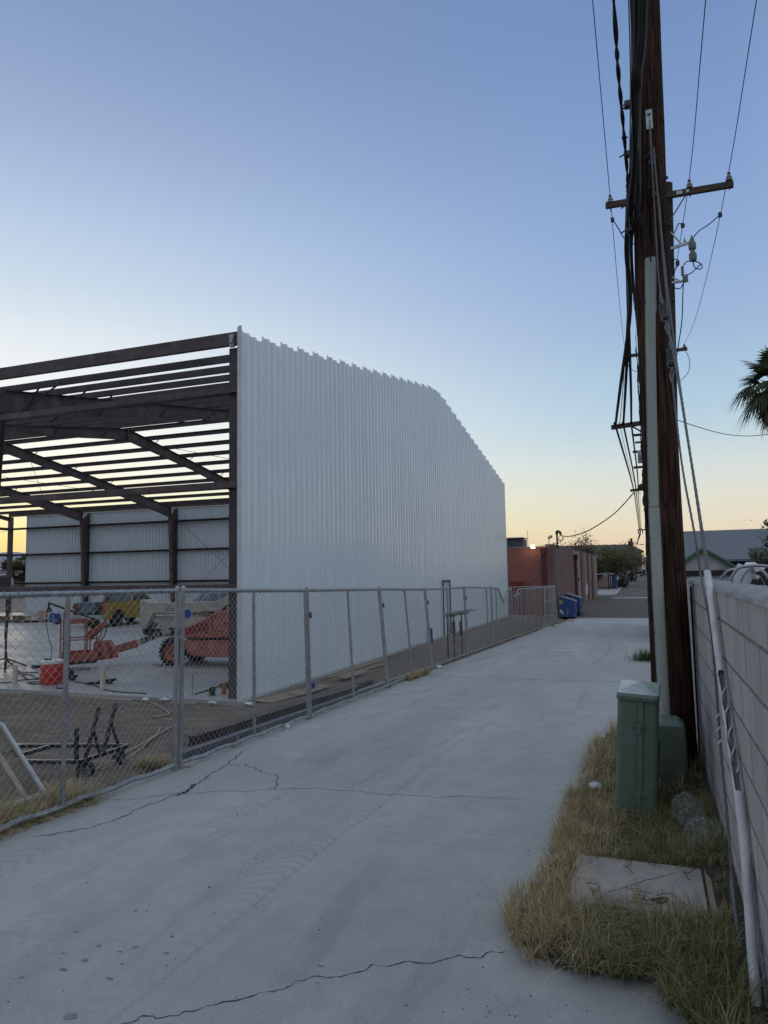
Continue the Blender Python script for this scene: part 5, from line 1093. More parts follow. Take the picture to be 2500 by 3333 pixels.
# ---------------------------------------------------------------- overhead communication cables passing the pole
def cable(pts, r, label, m='blackcable', cat='cable', group=None, n=8, sides=6, name='overhead_cable'):
    b = MB(); b.tube(spline(pts, n), r, sides); return tag(b.build(name, M[m], loc=pts[0], smooth=True), label, cat, group)
cl = ['thick black overhead cable landing at the outer end of the lower arm', 'thick black overhead cable landing at the middle of the lower arm', 'thick black overhead cable landing on the lower arm closest to the pole', 'thin grey strand among the three thick black cables']
ends = [(-.56,.027),(-.39,.024),(-.22,.022),(-.47,.007)]
for i, (ex, r) in enumerate(ends):
    x5 = .11 + .024*i; x8 = -.015 + .011*i; z8 = 5.95 + .09*((i*2) % 5)
    pts = [(x5+.1,-22,7.4+.1*i),(x5+.05,-8,6.55),(x5+.01,1,6.2),(x5,5.2,6.13+.02*i),(x5-.04,6.6,6.42),(x5*.55,7.5,z8+.28),(x8,8.06,z8),(x8-.06,8.6,z8-.25),(-.08-.01*i,10.0,5.45+.02*i),(ex*.55-.03,13.2,5.17),(ex,16.95,5.30),(ex,17.3,5.26),(ex*.7-.06,26,5.2),(-.48+.08*i,36.5,5.64),(-.48+.08*i,37,5.6),(-.55+.06*i,55,5.2),(-.72+.06*i,74.9,5.85)]
    cable(pts, r, cl[i], 'greycable' if i == 3 else 'blackcable', n=10)
tw = thing('service_drop', 'thick twisted black service cable running in front of the sky to the pole', 'cable', (-.05,5.2,6.15))
base = spline([(-.2,-22,7.2),(-.12,-8,6.3),(-.06,2,6.08),(-.05,5.2,6.15),(-.05,6.2,6.29),(-.035,7.1,6.33),(-.02,7.95,6.24),(-.03,8.15,6.12)], 26)
for s in (0, PI, PI*.5):
    b = MB(); pts = []
    for i, p in enumerate(base):
        a = s + i*.30; k = 0 if s == PI*.5 else .010
        pts.append(p + Vector((math.cos(a)*k, 0, math.sin(a)*k)))
    b.tube(pts, .0095 if k else .006, 6); b.build('strand', M['blackcable'], tw, smooth=True)
# ---------------------------------------------------------------- down guys
def gpath(P, n=30):
    P = [Vector(p) for p in P]; S = spline(P, n)
    for _ in range(30): S = [S[0]] + [(S[k-1]+S[k]*2+S[k+1])/4 for k in range(1, len(S)-1)] + [S[-1]]
    return S
def atz(S, z):
    for p, q in zip(S, S[1:]):
        if q.z <= z: return p.lerp(q, (p.z-z)/max(1e-6, p.z-q.z))
    return S[-1].copy()
def zrange(S, z0, z1, n): return [atz(S, z0+(z1-z0)*k/n) for k in range(n+1)]
def frame(Q, k):
    d = (Q[min(k+1, len(Q)-1)]-Q[max(k-1, 0)]).normalized(); u = Vector((1,0,0)); u = (u-d*u.dot(d)).normalized(); return d, u, d.cross(u)
def guy(P, label, extra):
    S = gpath(P); t = thing('guy_wire', label, 'guy wire', S[-1]); Q = zrange(S, S[0].z, S[-1].z, 260); b = MB()
    for k in range(3):
        pts = []
        for i in range(261):
            d, u, w_ = frame(Q, i); a = i*.9+k*2.1; pts.append(Q[i] + (u*math.cos(a)+w_*math.sin(a))*.0045)
        b.tube(pts, .0052, 5)
    b.build('strand', M['greycable'], t, smooth=True); extra(t, S); return t
def insul(t, S, z, ln=.30):
    c = atz(S, z); d = (atz(S, z-.1)-atz(S, z+.1)).normalized(); b = MB()
    b.bar(c-d*ln/2, c+d*ln/2, .075, .05); o = b.build('strain_insulator', M['black'], t, bev=.015)
    b = MB()
    for e in (-1, 1):
        q = c+d*e*ln*.42; pts = [q + Vector((math.cos(a)*.036, -.035, math.sin(a)*.036)) for a in [2*PI*k/14 for k in range(15)]]
        b.tube(pts, .007, 5, cap=False); b.tube([q, q+d*e*.12+Vector((.02,0,0)), q+d*e*.30], .007, 5); b.tube([q+Vector((.02,0,0)), q+d*e*.15+Vector((-.015,0,0)), q+d*e*.30], .007, 5)
        b.build('thimble', M['greycable'], t); b = MB()
def spiral(t, S, z0, z1, turns, R=.012, r=.006):
    n = int(turns*14); Q = zrange(S, z0, z1, n); b = MB(); pts = []
    for i in range(n+1):
        d, u, w_ = frame(Q, i); a = 2*PI*turns*i/n; pts.append(Q[i] + (u*math.cos(a)+w_*math.sin(a))*R)
    b.tube(pts, [r*(.6 if i in (0,n) else 1) for i in range(n+1)], 6); b.build('spiral_wrap', M['pvcguard'], t, smooth=True)
def shell(t, S, z0, z1, r, a0, a1, rag=0, seed=1):
    """length of split plastic guard, open between the angles"""
    m_ = 44; Q = zrange(S, z0, z1, m_); rr = random.Random(seed); b = MB(); n = 18; k0 = rr.random()*9
    for j in range(m_+1):
        d, u, w_ = frame(Q, j); e0 = a0 + rag*(hnoise(j*.23, k0)-.5)*2; e1 = a1 + rag*(hnoise(j*.31, k0+7)-.5)*2
        if rag and j in (0, 1, m_-1, m_): e0 -= .5; e1 += .5
        for i in range(n+1):
            a = e0+(e1-e0)*i/n; b.v.append(Q[j] + (u*math.cos(a)+w_*math.sin(a))*r)
        for i in range(n, -1, -1):
            a = e0+(e1-e0)*i/n; b.v.append(Q[j] + (u*math.cos(a)+w_*math.sin(a))*(r-.004))
    k = 2*(n+1)
    for j in range(m_):
        for i in range(k): b.f.append((j*k+i, j*k+(i+1)%k, (j+1)*k+(i+1)%k, (j+1)*k+i))
    b.f.append(tuple(range(k))); b.f.append(tuple(m_*k+i for i in range(k)))
    b.build('wire_guard', M['pvcguard'], t, smooth=True)
GC = [(.237,8.06,6.93),(.240,7.93,5.25),(.255,7.72,4.72),(.275,7.45,4.40),(.318,7.1,3.93),(.350,6.6,3.23),(.371,6.2,2.70),(.392,5.65,1.966),(.396,5.35,1.653),(.396,5.0,1.30),(.398,4.72,1.06),(.400,4.4,.764),(.400,4.2,.475),(.395,4.12,.248),(.385,3.99,.03),(.366,3.74,-.09),(.357,3.62,-.15)]
GLf = [(.263,8.06,6.6),(.300,7.85,5.0),(.308,7.5,4.20),(.292,7.2,3.85),(.297,6.7,3.145),(.308,6.35,2.718),(.336,5.9,2.254),(.362,5.72,1.86),(.374,5.35,1.583),(.367,5.05,1.233),(.357,4.82,.881),(.356,4.6,.474),(.355,4.45,.147),(.364,4.3,-.097),(.375,4.2,-.342)]
def ex_cond(t, S):
    insul(t, S, 4.55)
    shell(t, S, 1.93, 1.30, .024, 0, 2*PI); shell(t, S, 1.31, .72, .025, PI*.78, PI*1.95, rag=.35, seed=3); shell(t, S, .74, -.14, .025, 0, 2*PI)
    spiral(t, S, 1.22, .82, 4.2)
guy(GC, 'galvanised guy strand sheathed in broken white plastic guard along the block wall', ex_cond)
def ex_left(t, S):
    insul(t, S, 4.0); spiral(t, S, 1.06, .88, 2.6)
    Q = zrange(S, .28, .02, 6); b = MB(); b.tube(Q, [.010,.014,.02,.019,.017,.014,.010], 8); b.build('splice', M['greycable'], t, smooth=True)
guy(GLf, 'bare guy strand with a short white spiral wrap, left of the white guard', ex_left)
guy([(.285,8.07,6.05),(.30,7.8,5.2),(.335,7.2,4.0),(.362,6.65,3.2),(.385,6.2,2.6),(.405,5.6,1.9),(.415,5.0,1.2),(.418,4.4,.7),(.418,4.05,.3),(.415,3.8,-.05),(.41,3.7,-.3)], 'bare dark guy strand hugging the wall behind the white plastic guard', lambda *a: None)
# ---------------------------------------------------------------- poles farther down the alley
def insulator(b, c, h=.17, r=.075):
    b.lathe([(.015,-.06),(.015,0),(r*.55,.01),(r,.02),(r*.9,.05),(r*.6,.055),(r*.85,.075),(r*.8,.10),(r*.5,.11),(r*.55,.14),(r*.35,h)], c, 14)
p2 = thing('utility_pole', 'second timber pole close behind the near one, carrying a three insulator crossarm and fuse brackets', 'utility pole', (.42,17,-.43))
shaft('shaft', [((.42,17,-.5),.18),((.60,17,5.2),.16),((.79,17,10.80),.13)], M['polefar'], p2, 18, .03, .4, 6, False)
b = MB(); b.bar((-.56,16.86,10.49),(2.15,16.86,10.44),.10,.13); b.build('crossarm', M['armwood'], p2)
b = MB(); b.box(.98,1.10,16.805,16.809,10.42,10.50); b.box(1.18,1.24,16.805,16.809,10.43,10.49); b.build('id_tag', M['galv'], p2)
for x in (-.45, 1.26, 2.07):
    b = MB(); insulator(b, (x,16.86,10.53)); b.build('insulator', M['porcelain'], p2, smooth=True)
    b = MB(); b.lathe([(.012,0),(.012,.20)], (x,16.86,10.33), 6); b.box(x-.03,x+.03,16.82,16.9,10.69,10.72); b.build('insulator_pin', M['darksteel'], p2)
b = MB(); b.bar((1.2,16.84,10.42),(.72,16.84,9.72),.04,.02); b.build('arm_brace', M['darksteel'], p2)
b = MB(); b.bar((.70,16.9,9.20),(1.24,16.9,9.30),.05,.06); b.bar((.74,16.9,9.72),(1.02,16.9,9.30),.035,.03); b.lathe([(.03,0),(.02,.06),(.005,.1)], (1.10,16.9,9.33), 6); b.build('cutout_bracket', M['galv'], p2)
b = MB(); b.lathe([(.04,-.44),(.075,-.42),(.085,-.36),(.082,-.26),(.055,-.235),(.05,-.17),(.078,-.15),(.085,-.06),(.075,.0),(.05,.02),(.045,.10),(.02,.12),(.015,.17)], (1.25,16.88,9.27), 14); b.build('fuse_cutout', mat('grey_green_porcelain', (.14,.16,.15), (.10,.12,.11), rough=.35), p2, smooth=True)
b = MB(); b.bar((.68,16.9,8.42),(1.03,16.9,8.42),.045,.05); b.bar((.70,16.9,8.62),(.95,16.9,8.44),.03,.025); b.build('arrester_bracket', M['galv'], p2)
b = MB(); b.lathe([(.03,0),(.06,.01),(.06,.04),(.045,.05),(.06,.06),(.06,.09),(.045,.10),(.06,.11),(.06,.14),(.02,.17)], (1.07,16.88,8.38), 12); b.lathe([(.02,-.02),(.04,.02),(.015,.04),(.04,.07),(.015,.09),(.04,.12),(.015,.14),(.04,.17),(.015,.22)], (1.02,16.88,8.55), 10); b.build('surge_arrester', M['porcelain'], p2, smooth=True)
b = MB()
for pts in ([(1.27,16.9,9.38),(1.42,16.95,9.55),(1.62,17,9.68),(1.84,17.05,9.86)], [(1.25,16.88,8.84),(1.27,16.88,8.70),(1.36,16.9,8.64),(1.43,16.9,8.67),(1.40,16.9,8.76),(1.30,16.9,8.83),(1.15,16.9,8.86),(1.09,16.9,8.84),(1.06,16.88,8.77)], [(1.42,16.9,8.76),(1.3,16.9,8.66),(1.18,16.9,8.57),(1.08,16.88,8.55)], [(1.03,16.9,8.40),(1.0,16.9,8.1),(.95,16.9,7.5),(.84,16.88,6.9),(.78,16.86,6.6)], [(1.08,17,9.78),(1.0,17,9.82),(.95,17,9.72),(.88,17,9.6),(.78,17,9.5)], [(-.42,17,10.2),(-.3,17,9.95),(-.15,17,9.65),(.2,17,9.4)], [(.8,16.9,8.30),(.95,16.9,8.26),(1.02,16.9,8.36)], [(.7,16.9,8.92),(.9,16.9,8.95),(.96,16.9,8.85),(.86,16.9,8.7),(.75,16.9,8.6)]):
    b = MB(); b.tube(spline(pts, 8), .012, 5); b.build('jumper_lead', M['blackcable'], p2)
b = MB()
for c in ((1.08,17,9.77),(1.86,17,9.87),(-.43,17,10.2),(.92,16.9,8.86)): b.box(c[0]-.035,c[0]+.035,c[1]-.03,c[1]+.03,c[2]-.06,c[2]+.04); b.lathe([(.03,-.03),(.03,.03)], (c[0]+.02,c[1],c[2]-.02), 8)
b.build('line_clamp', M['darksteel'], p2)
b = MB(); b.bar((-.66,16.9,5.22),(.55,16.9,5.30),.08,.10); b.build('lower_arm', M['armwood'], p2)
b = MB(); b.bar((-.20,16.9,5.2),(.45,16.9,4.75),.04,.03); b.bar((-.2,16.9,5.0),(.5,16.9,5.0),.05,.05); b.bar((-.16,16.9,4.83),(.5,16.9,4.83),.05,.04); b.bar((-.22,16.9,4.26),(.5,16.9,4.28),.05,.05); b.bar((-.22,16.9,4.62),(.5,16.9,4.62),.05,.05); b.build('standoff', M['darksteel'], p2)
b = MB(); b.box(-.12,.04,16.7,16.84,4.34,4.62); b.build('terminal_box', M['galv'], p2, bev=.012)
b = MB()
for z in (4.40,4.44,4.48): b.box(-.09,-.05,16.694,16.699,z,z+.02)
b.build('box_label', M['black'], p2)
p3_ = thing('utility_pole', 'third timber pole down the alley with a shorter seeming crossarm low above the guard', 'utility pole', (.60,36.7,-.92))
shaft('shaft', [((.60,36.8,-1),.17),((.8,36.8,13.0),.12)], M['polefar'], p3_, 14, .03, .8, 8, False)
b = MB(); b.bar((-.68,36.62,12.56),(2.24,36.62,12.58),.10,.15); b.build('crossarm', M['armwood'], p3_)
for x in (-.60, 2.11):
    b = MB(); insulator(b, (x,36.62,12.66), .18, .08); b.build('insulator', M['porcelain'], p3_, smooth=True)
b = MB(); b.bar((-.68,36.65,5.84),(.65,36.65,5.90),.09,.12); b.build('lower_arm', M['armwood'], p3_)
b = MB(); lump(b, (-.18,36.6,6.0), .12,.1,.14,.05,2,10,6); lump(b, (-.05,36.6,5.3), .1,.1,.3,.05,3,10,6); b.build('splice_case', M['black'], p3_)
b = MB(); b.tube(spline([(2.15,36.62,12.5),(2.3,36.62,12.0),(2.2,36.62,11.4),(1.6,36.7,10.9),(.75,36.7,10.7)], 8), .015, 5); b.build('jumper_lead', M['blackcable'], p3_); b = MB(); b.tube(spline([(-.6,36.6,12.5),(-.4,36.6,11.9),(.2,36.6,11.6),(.7,36.7,11.5)], 8), .015, 5); b.build('jumper_lead', M['blackcable'], p3_); b = MB(); b.tube(spline([(.85,36.6,9.9),(1.05,36.6,9.9),(1.1,36.6,9.7),(.9,36.6,9.5)], 8), .015, 5); b.build('jumper_lead', M['blackcable'], p3_)
p4_ = thing('utility_pole', 'fourth timber pole, only its cable hardware showing past the near pole', 'utility pole', (.1,75,-1.2))
shaft('shaft', [((.1,75,-1.4),.17),((.25,75,12.5),.12)], M['polefar'], p4_, 12, .03, 1.2, 9, False)
b = MB(); b.bar((-.85,74.9,5.9),(.2,74.9,5.95),.12,.12); b.build('lower_arm', M['armwood'], p4_)
b = MB()
for x in (-.8,-.62,-.4): b.box(x-.05,x+.05,74.8,74.9,5.55,5.95); 
b.tube(spline([(-.8,74.85,5.95),(-.6,74.85,6.1),(-.4,74.85,5.95)],6),.03,6); b.build('splice_case', M['black'], p4_)
for x, z2, z1, x3, z3, lb in ((-.45,10.70,15.2,-.60,12.84,'thin power line on the alley side insulator'), (1.26,10.70,12.2,.9,12.9,'thin power line on the middle insulator'), (2.07,10.70,13.4,2.11,12.84,'thin power line on the outer right hand insulator')):
    zt = {-.45:11.6, 1.26:10.94, 2.07:11.17}[x]; yt = {-.45:11.83, 1.26:11.68, 2.07:12.28}[x]; sl = (zt-10.70)/(17-yt)
    pts = [(x,-6,10.70+sl*23+.4),(x,4,10.70+sl*13+.05),(x,yt,zt),(x,16.86,10.73),(x+(x3-x)*.35,23,10.9),(x+(x3-x)*.7,30,11.6),(x3,36.62,z3)]
    cable(pts, .0085, lb + ', running over the alley', 'blackcable', 'power line', n=8, sides=5, name='power_line')
cable([(-.5,36.7,5.75),(-1.6,39.5,4.95),(-3.2,43.5,4.35),(-4.6,47,4.2),(-5.5,49.2,4.36)], .03, 'sagging service cable from the third pole to the red building mast', n=8, name='service_drop')
cable([(.5,17,5.4),(2.2,21,5.55),(4.2,27,6.5),(8,38,8.6)], .010, 'thin wire sagging away to the palm side over the house', n=8, name='service_drop')
for k, (za, ze, xe, lb) in enumerate(((5.9,7.6,-3.1,'upper'), (5.7,6.9,-3.1,'middle'), (5.5,6.6,-3.1,'lower'))):
    cable([(-.6,75,za),(-1.6,100,za-1.0+.2*k),(-2.5,125,ze-1.3),(xe,149.8,ze)], .035, lb + ' far cable strung between the fourth pole and the last pole', n=6, name='overhead_cable')
p5_ = thing('utility_pole', 'dark far pole with a transformer can and streetlight arm by the trees', 'utility pole', (-3.25,150,-.2))
b = MB(); b.tube([(-3.28,150,-.4),(-3.0,150,8.3)], [.32,.22], 12); b.build('shaft', M['polefar'], p5_, smooth=True)
b = MB(); b.lathe([(.2,0),(.25,.05),(.25,.75),(.15,.85)], (-3.42,149.8,6.9), 12); b.lathe([(.15,0),(.15,.6)], (-2.8,149.8,7.0), 10); b.build('transformer', M['darksteel'], p5_, smooth=True)
b = MB(); b.tube([(-3,150,7.7),(-1.6,150,7.0),(-.9,150,7.05)], .05, 6); b.box(-1.3,-.7,149.8,150.2,6.9,7.08); b.build('lamp_arm', M['galv'], p5_)
b = MB(); lump(b, (-3.2,149.6,1.2), .6,.4,.45,.08,5,10,6); b.build('meter_cluster', M['darksteel'], p5_)
# ---------------------------------------------------------------- block wall on the right with rounded mortar cap
wx = .434
bw = thing('block_wall', 'grey concrete block wall with a rounded mortar cap beside the verge', 'wall', (wx, 5, -.2))
b = MB(); b.box(wx, wx+.20, -2.5, 9.42, -.6, 1.80); b.build('blocks', M['block'], bw)
b = MB(); ys_ = frange(-2.5, 9.46, .06); nseg = 9
for i, y in enumerate(ys_):
    wv = .008*(hnoise(1, y*5)-.5) + .012*(hnoise(4, y*1.6)-.5)
    for k in range(nseg+1):
        a = PI*k/nseg; rr_ = 1 + .10*(hnoise(k*.8, y*7)-.5)
        b.v.append((wx+.10 - math.cos(a)*(.113+wv)*rr_, y, 1.795 + math.sin(a)*(.062+wv)*rr_))
n = nseg+1
b.f = [(i*n+k, i*n+k+1, (i+1)*n+k+1, (i+1)*n+k) for i in range(len(ys_)-1) for k in range(nseg)]
b.f += [tuple(range(n)), tuple((len(ys_)-1)*n+k for k in reversed(range(n)))]
b.build('mortar_cap', M['cap'], bw, smooth=True)
b = MB(); b.bar((wx-.006,8.55,1.76),(wx-.004,8.55,-.1),.03,.010,up=(0,1,0)); b.build('wall_strip', M['black'], bw)  # thin black strip down the wall face
# ---------------------------------------------------------------- verge: soil, vault lid, cabinets, bags
VP_ = [(.42,2.4),(.05,3.55),(-.05,3.82),(-.3,3.84),(-.6,3.88),(-.8,4.0),(-.88,4.3),(-.9,4.6),(-.82,5.05),(-.75,5.5),(-.82,6.2),(-.82,6.9),(-.76,7.5),(-.74,8.6),(-.74,9.7),(-.55,10.8),(-.1,11.3),(.42,11.4)]
def inpoly(x, y, P):
    c = False; n = len(P); j = n-1
    for i in range(n):
        if (P[i][1] > y) != (P[j][1] > y) and x < (P[j][0]-P[i][0])*(y-P[i][1])/(P[j][1]-P[i][1]+1e-12)+P[i][0]: c = not c
        j = i
    return c
def vz(x, y):
    e = min(1, max(0, (x+.9)/.9)); 
    return prof(y) + .012 + .03*e + .10*sst(.1, .43, x)*sst(4.3, 5.6, y) + .015*hnoise(x*6, y*6)
nx_, ny_ = 22, 120; b = MB()
for j in range(ny_+1):
    y = 2.2 + 9.3*j/ny_
    for i in range(nx_+1):
        x = -.95 + 1.40*i/nx_; b.v.append((x, y, vz(x, y)))
for j in range(ny_):
    for i in range(nx_):
        x = -.95+1.40*(i+.5)/nx_; y = 2.2+9.3*(j+.5)/ny_
        if inpoly(x, y, VP_) and inpoly(x-.05, y, VP_) and inpoly(x, y-.07, VP_) and inpoly(x-.03, y+.05, VP_): b.f.append((j*(nx_+1)+i, j*(nx_+1)+i+1, (j+1)*(nx_+1)+i+1, (j+1)*(nx_+1)+i))
struct(b.build('verge_soil', M['soil'], smooth=True))
LID = [(-.56,4.15),(.285,4.15),(.285,5.02),(-.56,5.02)]
lid = thing('vault_lid', 'worn square concrete vault lid set in the grass', 'vault lid', (-.14,4.6,-.05))
b = MB(); b.box(-.56,.235,4.62,5.36,-.17,-.045); b.build('slab', mat('vault_concrete', (.40,.36,.32), (.31,.28,.25), rough=.9, scale=5, c3=(.23,.205,.185), scale3=4, bmp=.5, bscale=120), lid, bev=.006)
b = MB(); b.box(.252,.285,4.62,5.36,-.17,-.04); b.build('edge_frame', M['lumber'], lid, bev=.003)
for k, y in enumerate((4.40,4.45)):
    pass
b = MB()
for y, x0, x1 in ((4.36,-.20,-.06),(4.365,-.20,-.19),(4.42,-.19,-.09),(4.47,-.19,-.10),(4.52,-.19,-.07)): b.box(x0,x1,y+.34,y+.35,-.0445,-.0425)
b.build('cast_mark', mat('cast_mark_shade', (.20,.19,.18), rough=.9), lid)
b = MB(); P = [(-.33+.055*i+.01*math.sin(i*3), 4.80+.06*i+.01*math.sin(i*5)) for i in range(8)]
for i in range(7): b.bar((P[i][0],P[i][1],-.044),(P[i+1][0],P[i+1][1],-.044),.0035,.003)
b.build('dry_runner', mat('dry_runner', (.12,.10,.06), rough=.9), lid)
b = MB(); rr = random.Random(5); pts = [(-.035+.052*math.cos(a)*(1+.25*math.sin(3*a)), 4.76+.034*math.sin(a)*(1+.25*math.sin(4*a+1)), -.034+.014*math.sin(2*a)) for a in [2*PI*k/16 for k in range(16)]]
b.add(pts+[(-.035,4.76,-.022)], [(i,(i+1)%16,16) for i in range(16)]); o = b.build('dead_leaf', M['rust'], loc=(-.035,4.76,-.04)); tag(o, 'curled rust brown dead leaf lying on the concrete vault lid', 'leaf')
b = MB(); b.add([(.0,3.30,-.0),(.10,3.34,.01),(.12,3.37,.03),(.02,3.335,.025),(.05,3.32,.045)], [(0,1,4),(1,2,4),(2,3,4),(3,0,4)]); o = b.build('wrapper', M['redpaper'], loc=(.05,3.33,0), fix=False); tag(o, 'bright red wrapper caught in the grass', 'wrapper')
def rrect(hx, hy, r, n=5):
    P = []
    for cx, cy, a0 in ((hx-r,hy-r,0),(-hx+r,hy-r,PI/2),(-hx+r,-hy+r,PI),(hx-r,-hy+r,1.5*PI)):
        P += [(cx+r*math.cos(a0+PI/2*k/n), cy+r*math.sin(a0+PI/2*k/n)) for k in range(n+1)]
    return P
def loftbox(b, secs):
    n = len(secs[0][0])
    for poly, z in secs: b.v += [(x, y, z) for x, y in poly]
    for i in range(len(secs)-1):
        for k in range(n): b.f.append((i*n+k, i*n+(k+1)%n, (i+1)*n+(k+1)%n, (i+1)*n+k))
    b.f.append(tuple(range(n-1,-1,-1))); b.f.append(tuple((len(secs)-1)*n+k for k in range(n))); return b
pd = thing('utility_cabinet', 'tall green metal utility pedestal with a pale pyramid top in the grass', 'utility cabinet', (-.19,6.91,-.16), -.08)
pd.rotation_euler = (0, .058, -.02)
hx, hy, Hh = .168, .385, 1.045
b = MB(); loftbox(b, [(rrect(hx*1.03,hy*1.03,.045),0),(rrect(hx*1.0,hy*1.0,.045),Hh*.5),(rrect(hx*.985,hy*.985,.045),Hh)]); b.build('body', M['cabgreen'], pd, local=True, smooth=True)
b = MB(); n = len(rrect(hx,hy,.05))
loftbox(b, [(rrect(hx*1.04,hy*1.04,.05),Hh-.045),(rrect(hx*1.045,hy*1.045,.05),Hh-.01),(rrect(hx*1.0,hy*1.0,.05),Hh+.012)])
b.build('cap_rim', M['cabgreen'], pd, local=True, bev=.004)
b = MB(); P = rrect(hx*1.0,hy*1.0,.05); b.v = [(x,y,Hh+.0125) for x,y in P] + [(.0,.08,Hh+.055)]; b.f = [(k,(k+1)%n,n) for k in range(n)]; cp_ = b.build('cap', M['cabtop'], pd, local=True)
b = MB(); b.box(-.004,.0,-hy*1.035,-hy*1.0,.03,Hh-.05); b.build('door_seam', M['black'], pd, local=True)
b = MB(); b.box(-.0,.045,-hy*1.045,-hy*1.0,.03,Hh-.05); b.build('door_strip', M['cabgreen'], pd, local=True, bev=.003)
for z in (.20, .77):
    b = MB(); b.box(-.012,.03,-hy*1.075,-hy*1.03,z-.04,z+.04); b.box(-.05,.065,-hy*1.04,-hy*1.0,z+.012,z+.03); 
    for x in (-.045,-.03,.05,.062): b.lathe([(.004,0),(.003,-.004)], (x,-hy*1.04,z+.02), 6, 'y')
    b.build('hinge', M['cabgreen'], pd, local=True, bev=.002)
b = MB(); b.box(-hx*1.14,-hx*1.0,-.05,.05,.50,.62); b.box(-hx*1.10,-hx*1.0,-.04,.03,.62,.74); b.build('latch', M['cabgreen'], pd, local=True, bev=.004)
b = MB(); b.box(hx*1.0,hx*1.06,-.06,-.02,.42,.60); b.box(hx*1.0,hx*1.05,-.06,-.02,.30,.38); b.build('side_catch', M['black'], pd, local=True)
for x in (-.13,.02,.14):
    b = MB(); b.lathe([(.006,0),(.004,-.004)], (x,-hy*1.045,Hh-.03), 6, 'y'); b.build('rivet', M['darksteel'], pd, local=True)
pd2 = thing('utility_cabinet', 'short rounded green pedestal between the tall cabinet and the timber pole', 'utility cabinet', (.125,7.82,-.18))
b = MB(); loftbox(b, [(rrect(.145,.20,.035),0),(rrect(.14,.195,.035),.56),(rrect(.13,.185,.04),.60)]); b.build('body', M['cabgreen'], pd2, local=True, smooth=True)
b = MB(); P = rrect(.13,.185,.04); n = len(P); b.v = [(x,y,.6005) for x,y in P]+[(x*.62,y*.62,.65) for x,y in P]; b.f = [(k,(k+1)%n,n+(k+1)%n,n+k) for k in range(n)]+[tuple(n+k for k in range(n))]; b.build('cap', mat('cabinet_green_mid', (.13,.18,.155), (.10,.145,.125), rough=.5, scale=5), pd2, local=True)
def bagmesh(c, rx, ry, rz, seed):
    b = MB(); lump(b, c, rx, ry, rz, .07, seed, 40, 24, -.55); return b
for c, rx, ry, rz, sd_, lb in (((.19,6.15,.09),.12,.17,.12,3,'clear crumpled plastic bag slumped against the block wall in grass'), ((.28,5.75,.05),.13,.17,.11,8,'second clear plastic bag, lower and nearer, against the block wall'), ((-.55,7.0,-.03),.06,.045,.035,5,'small white plastic bag in dry grass beside the tall green cabinet')):
    o = bagmesh(c, rx, ry, rz, sd_).build('plastic_bag', M['film'] if sd_ != 5 else mat('milky_plastic', (.55,.55,.54), (.42,.42,.41), rough=.4, scale=14, bmp=.5), loc=(c[0],c[1],c[2]-rz*.6), smooth=True); tag(o, lb, 'plastic bag')
# ---------------------------------------------------------------- grass: bent blades, straw on the alley side, greener by the wall
STRAW = [(.72,.56,.30),(.60,.46,.24),(.80,.66,.40),(.48,.36,.19),(.66,.54,.32)]
GREEN = [(.20,.215,.09),(.26,.275,.115),(.36,.33,.155),(.155,.18,.075),(.52,.44,.23)]
def blade(b, r, x, y, z, h, lean, az, w_, col):
    dx, dy = math.cos(az), math.sin(az); px, py = -dy, dx; n = 4; base = len(b.v)
    kk = r.uniform(.9,1.8)
    for i in range(n+1):
        t = i/n; out = lean*h*t**kk*1.0; zz = z + h*(t*.95 - .42*lean*t**2.6)
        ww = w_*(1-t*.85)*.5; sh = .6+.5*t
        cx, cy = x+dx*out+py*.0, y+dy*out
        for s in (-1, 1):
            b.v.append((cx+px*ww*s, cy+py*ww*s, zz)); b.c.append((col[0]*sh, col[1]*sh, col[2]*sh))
    for i in range(n): b.f.append((base+2*i, base+2*i+1, base+2*i+3, base+2*i+2))
def grassfield(b, seed, n, xr, yr, inside, zf, hf, greenf, lid_=None, w_=.0042):
    r = random.Random(seed); k = 0; tries = 0
    while k < n and tries < n*40:
        tries += 1
        x0 = r.uniform(*xr); y0 = r.uniform(*yr)
        if not inside(x0, y0): continue
        h0 = hf(x0, y0)
        if h0 <= 0: continue
        az0 = r.random()*2*PI
        tg = r.gauss(0,.24); th_ = r.uniform(.6,1.3); tb = r.uniform(.6,1.15)
        for q in range(r.randint(10, 20)):
            az = r.random()*2*PI; rd = abs(r.gauss(0,.016)); x = x0+math.cos(az)*rd; y = y0+math.sin(az)*rd
            h = h0*th_*r.uniform(.55,1.2); lean = min(1.8, abs(r.gauss(.75,.5))); az += r.gauss(0,.7)
            g_ = greenf(x, y) + tg + r.gauss(0,.12)
            col = r.choice(GREEN) if g_ > .5 else r.choice(STRAW)
            s = tb*r.uniform(.7,1.15); blade(b, r, x, y, zf(x, y), h, lean, az, w_*r.uniform(.7,1.4), (col[0]*s,col[1]*s,col[2]*s)); k += 1
def verge_in(x, y):
    if x > .41 or (x > .325 and y < 4.7): return False
    j = .06*(hnoise(x*9+3, y*9)-.5)
    if not inpoly(x+j, y+j, VP_): return False
    m_ = .045*hnoise(x*12, y*12)
    if -.55-m_+.03 < x < .30 and 4.66+m_*1.5-.06*sst(-.1,-.5,x) < y < 5.34-m_*.5 : return False
    if x > -.25 and x < .15 and 4.50 < y < 4.70 and hnoise(x*7,y*7) > .35: return False
    if abs(x+.19) < .165 and abs(y-6.91) < .38: return False
    if abs(x-.125) < .13 and abs(y-7.82) < .2: return False
    if (x-PX)**2+(y-PY)**2 < .19**2: return False
    return True
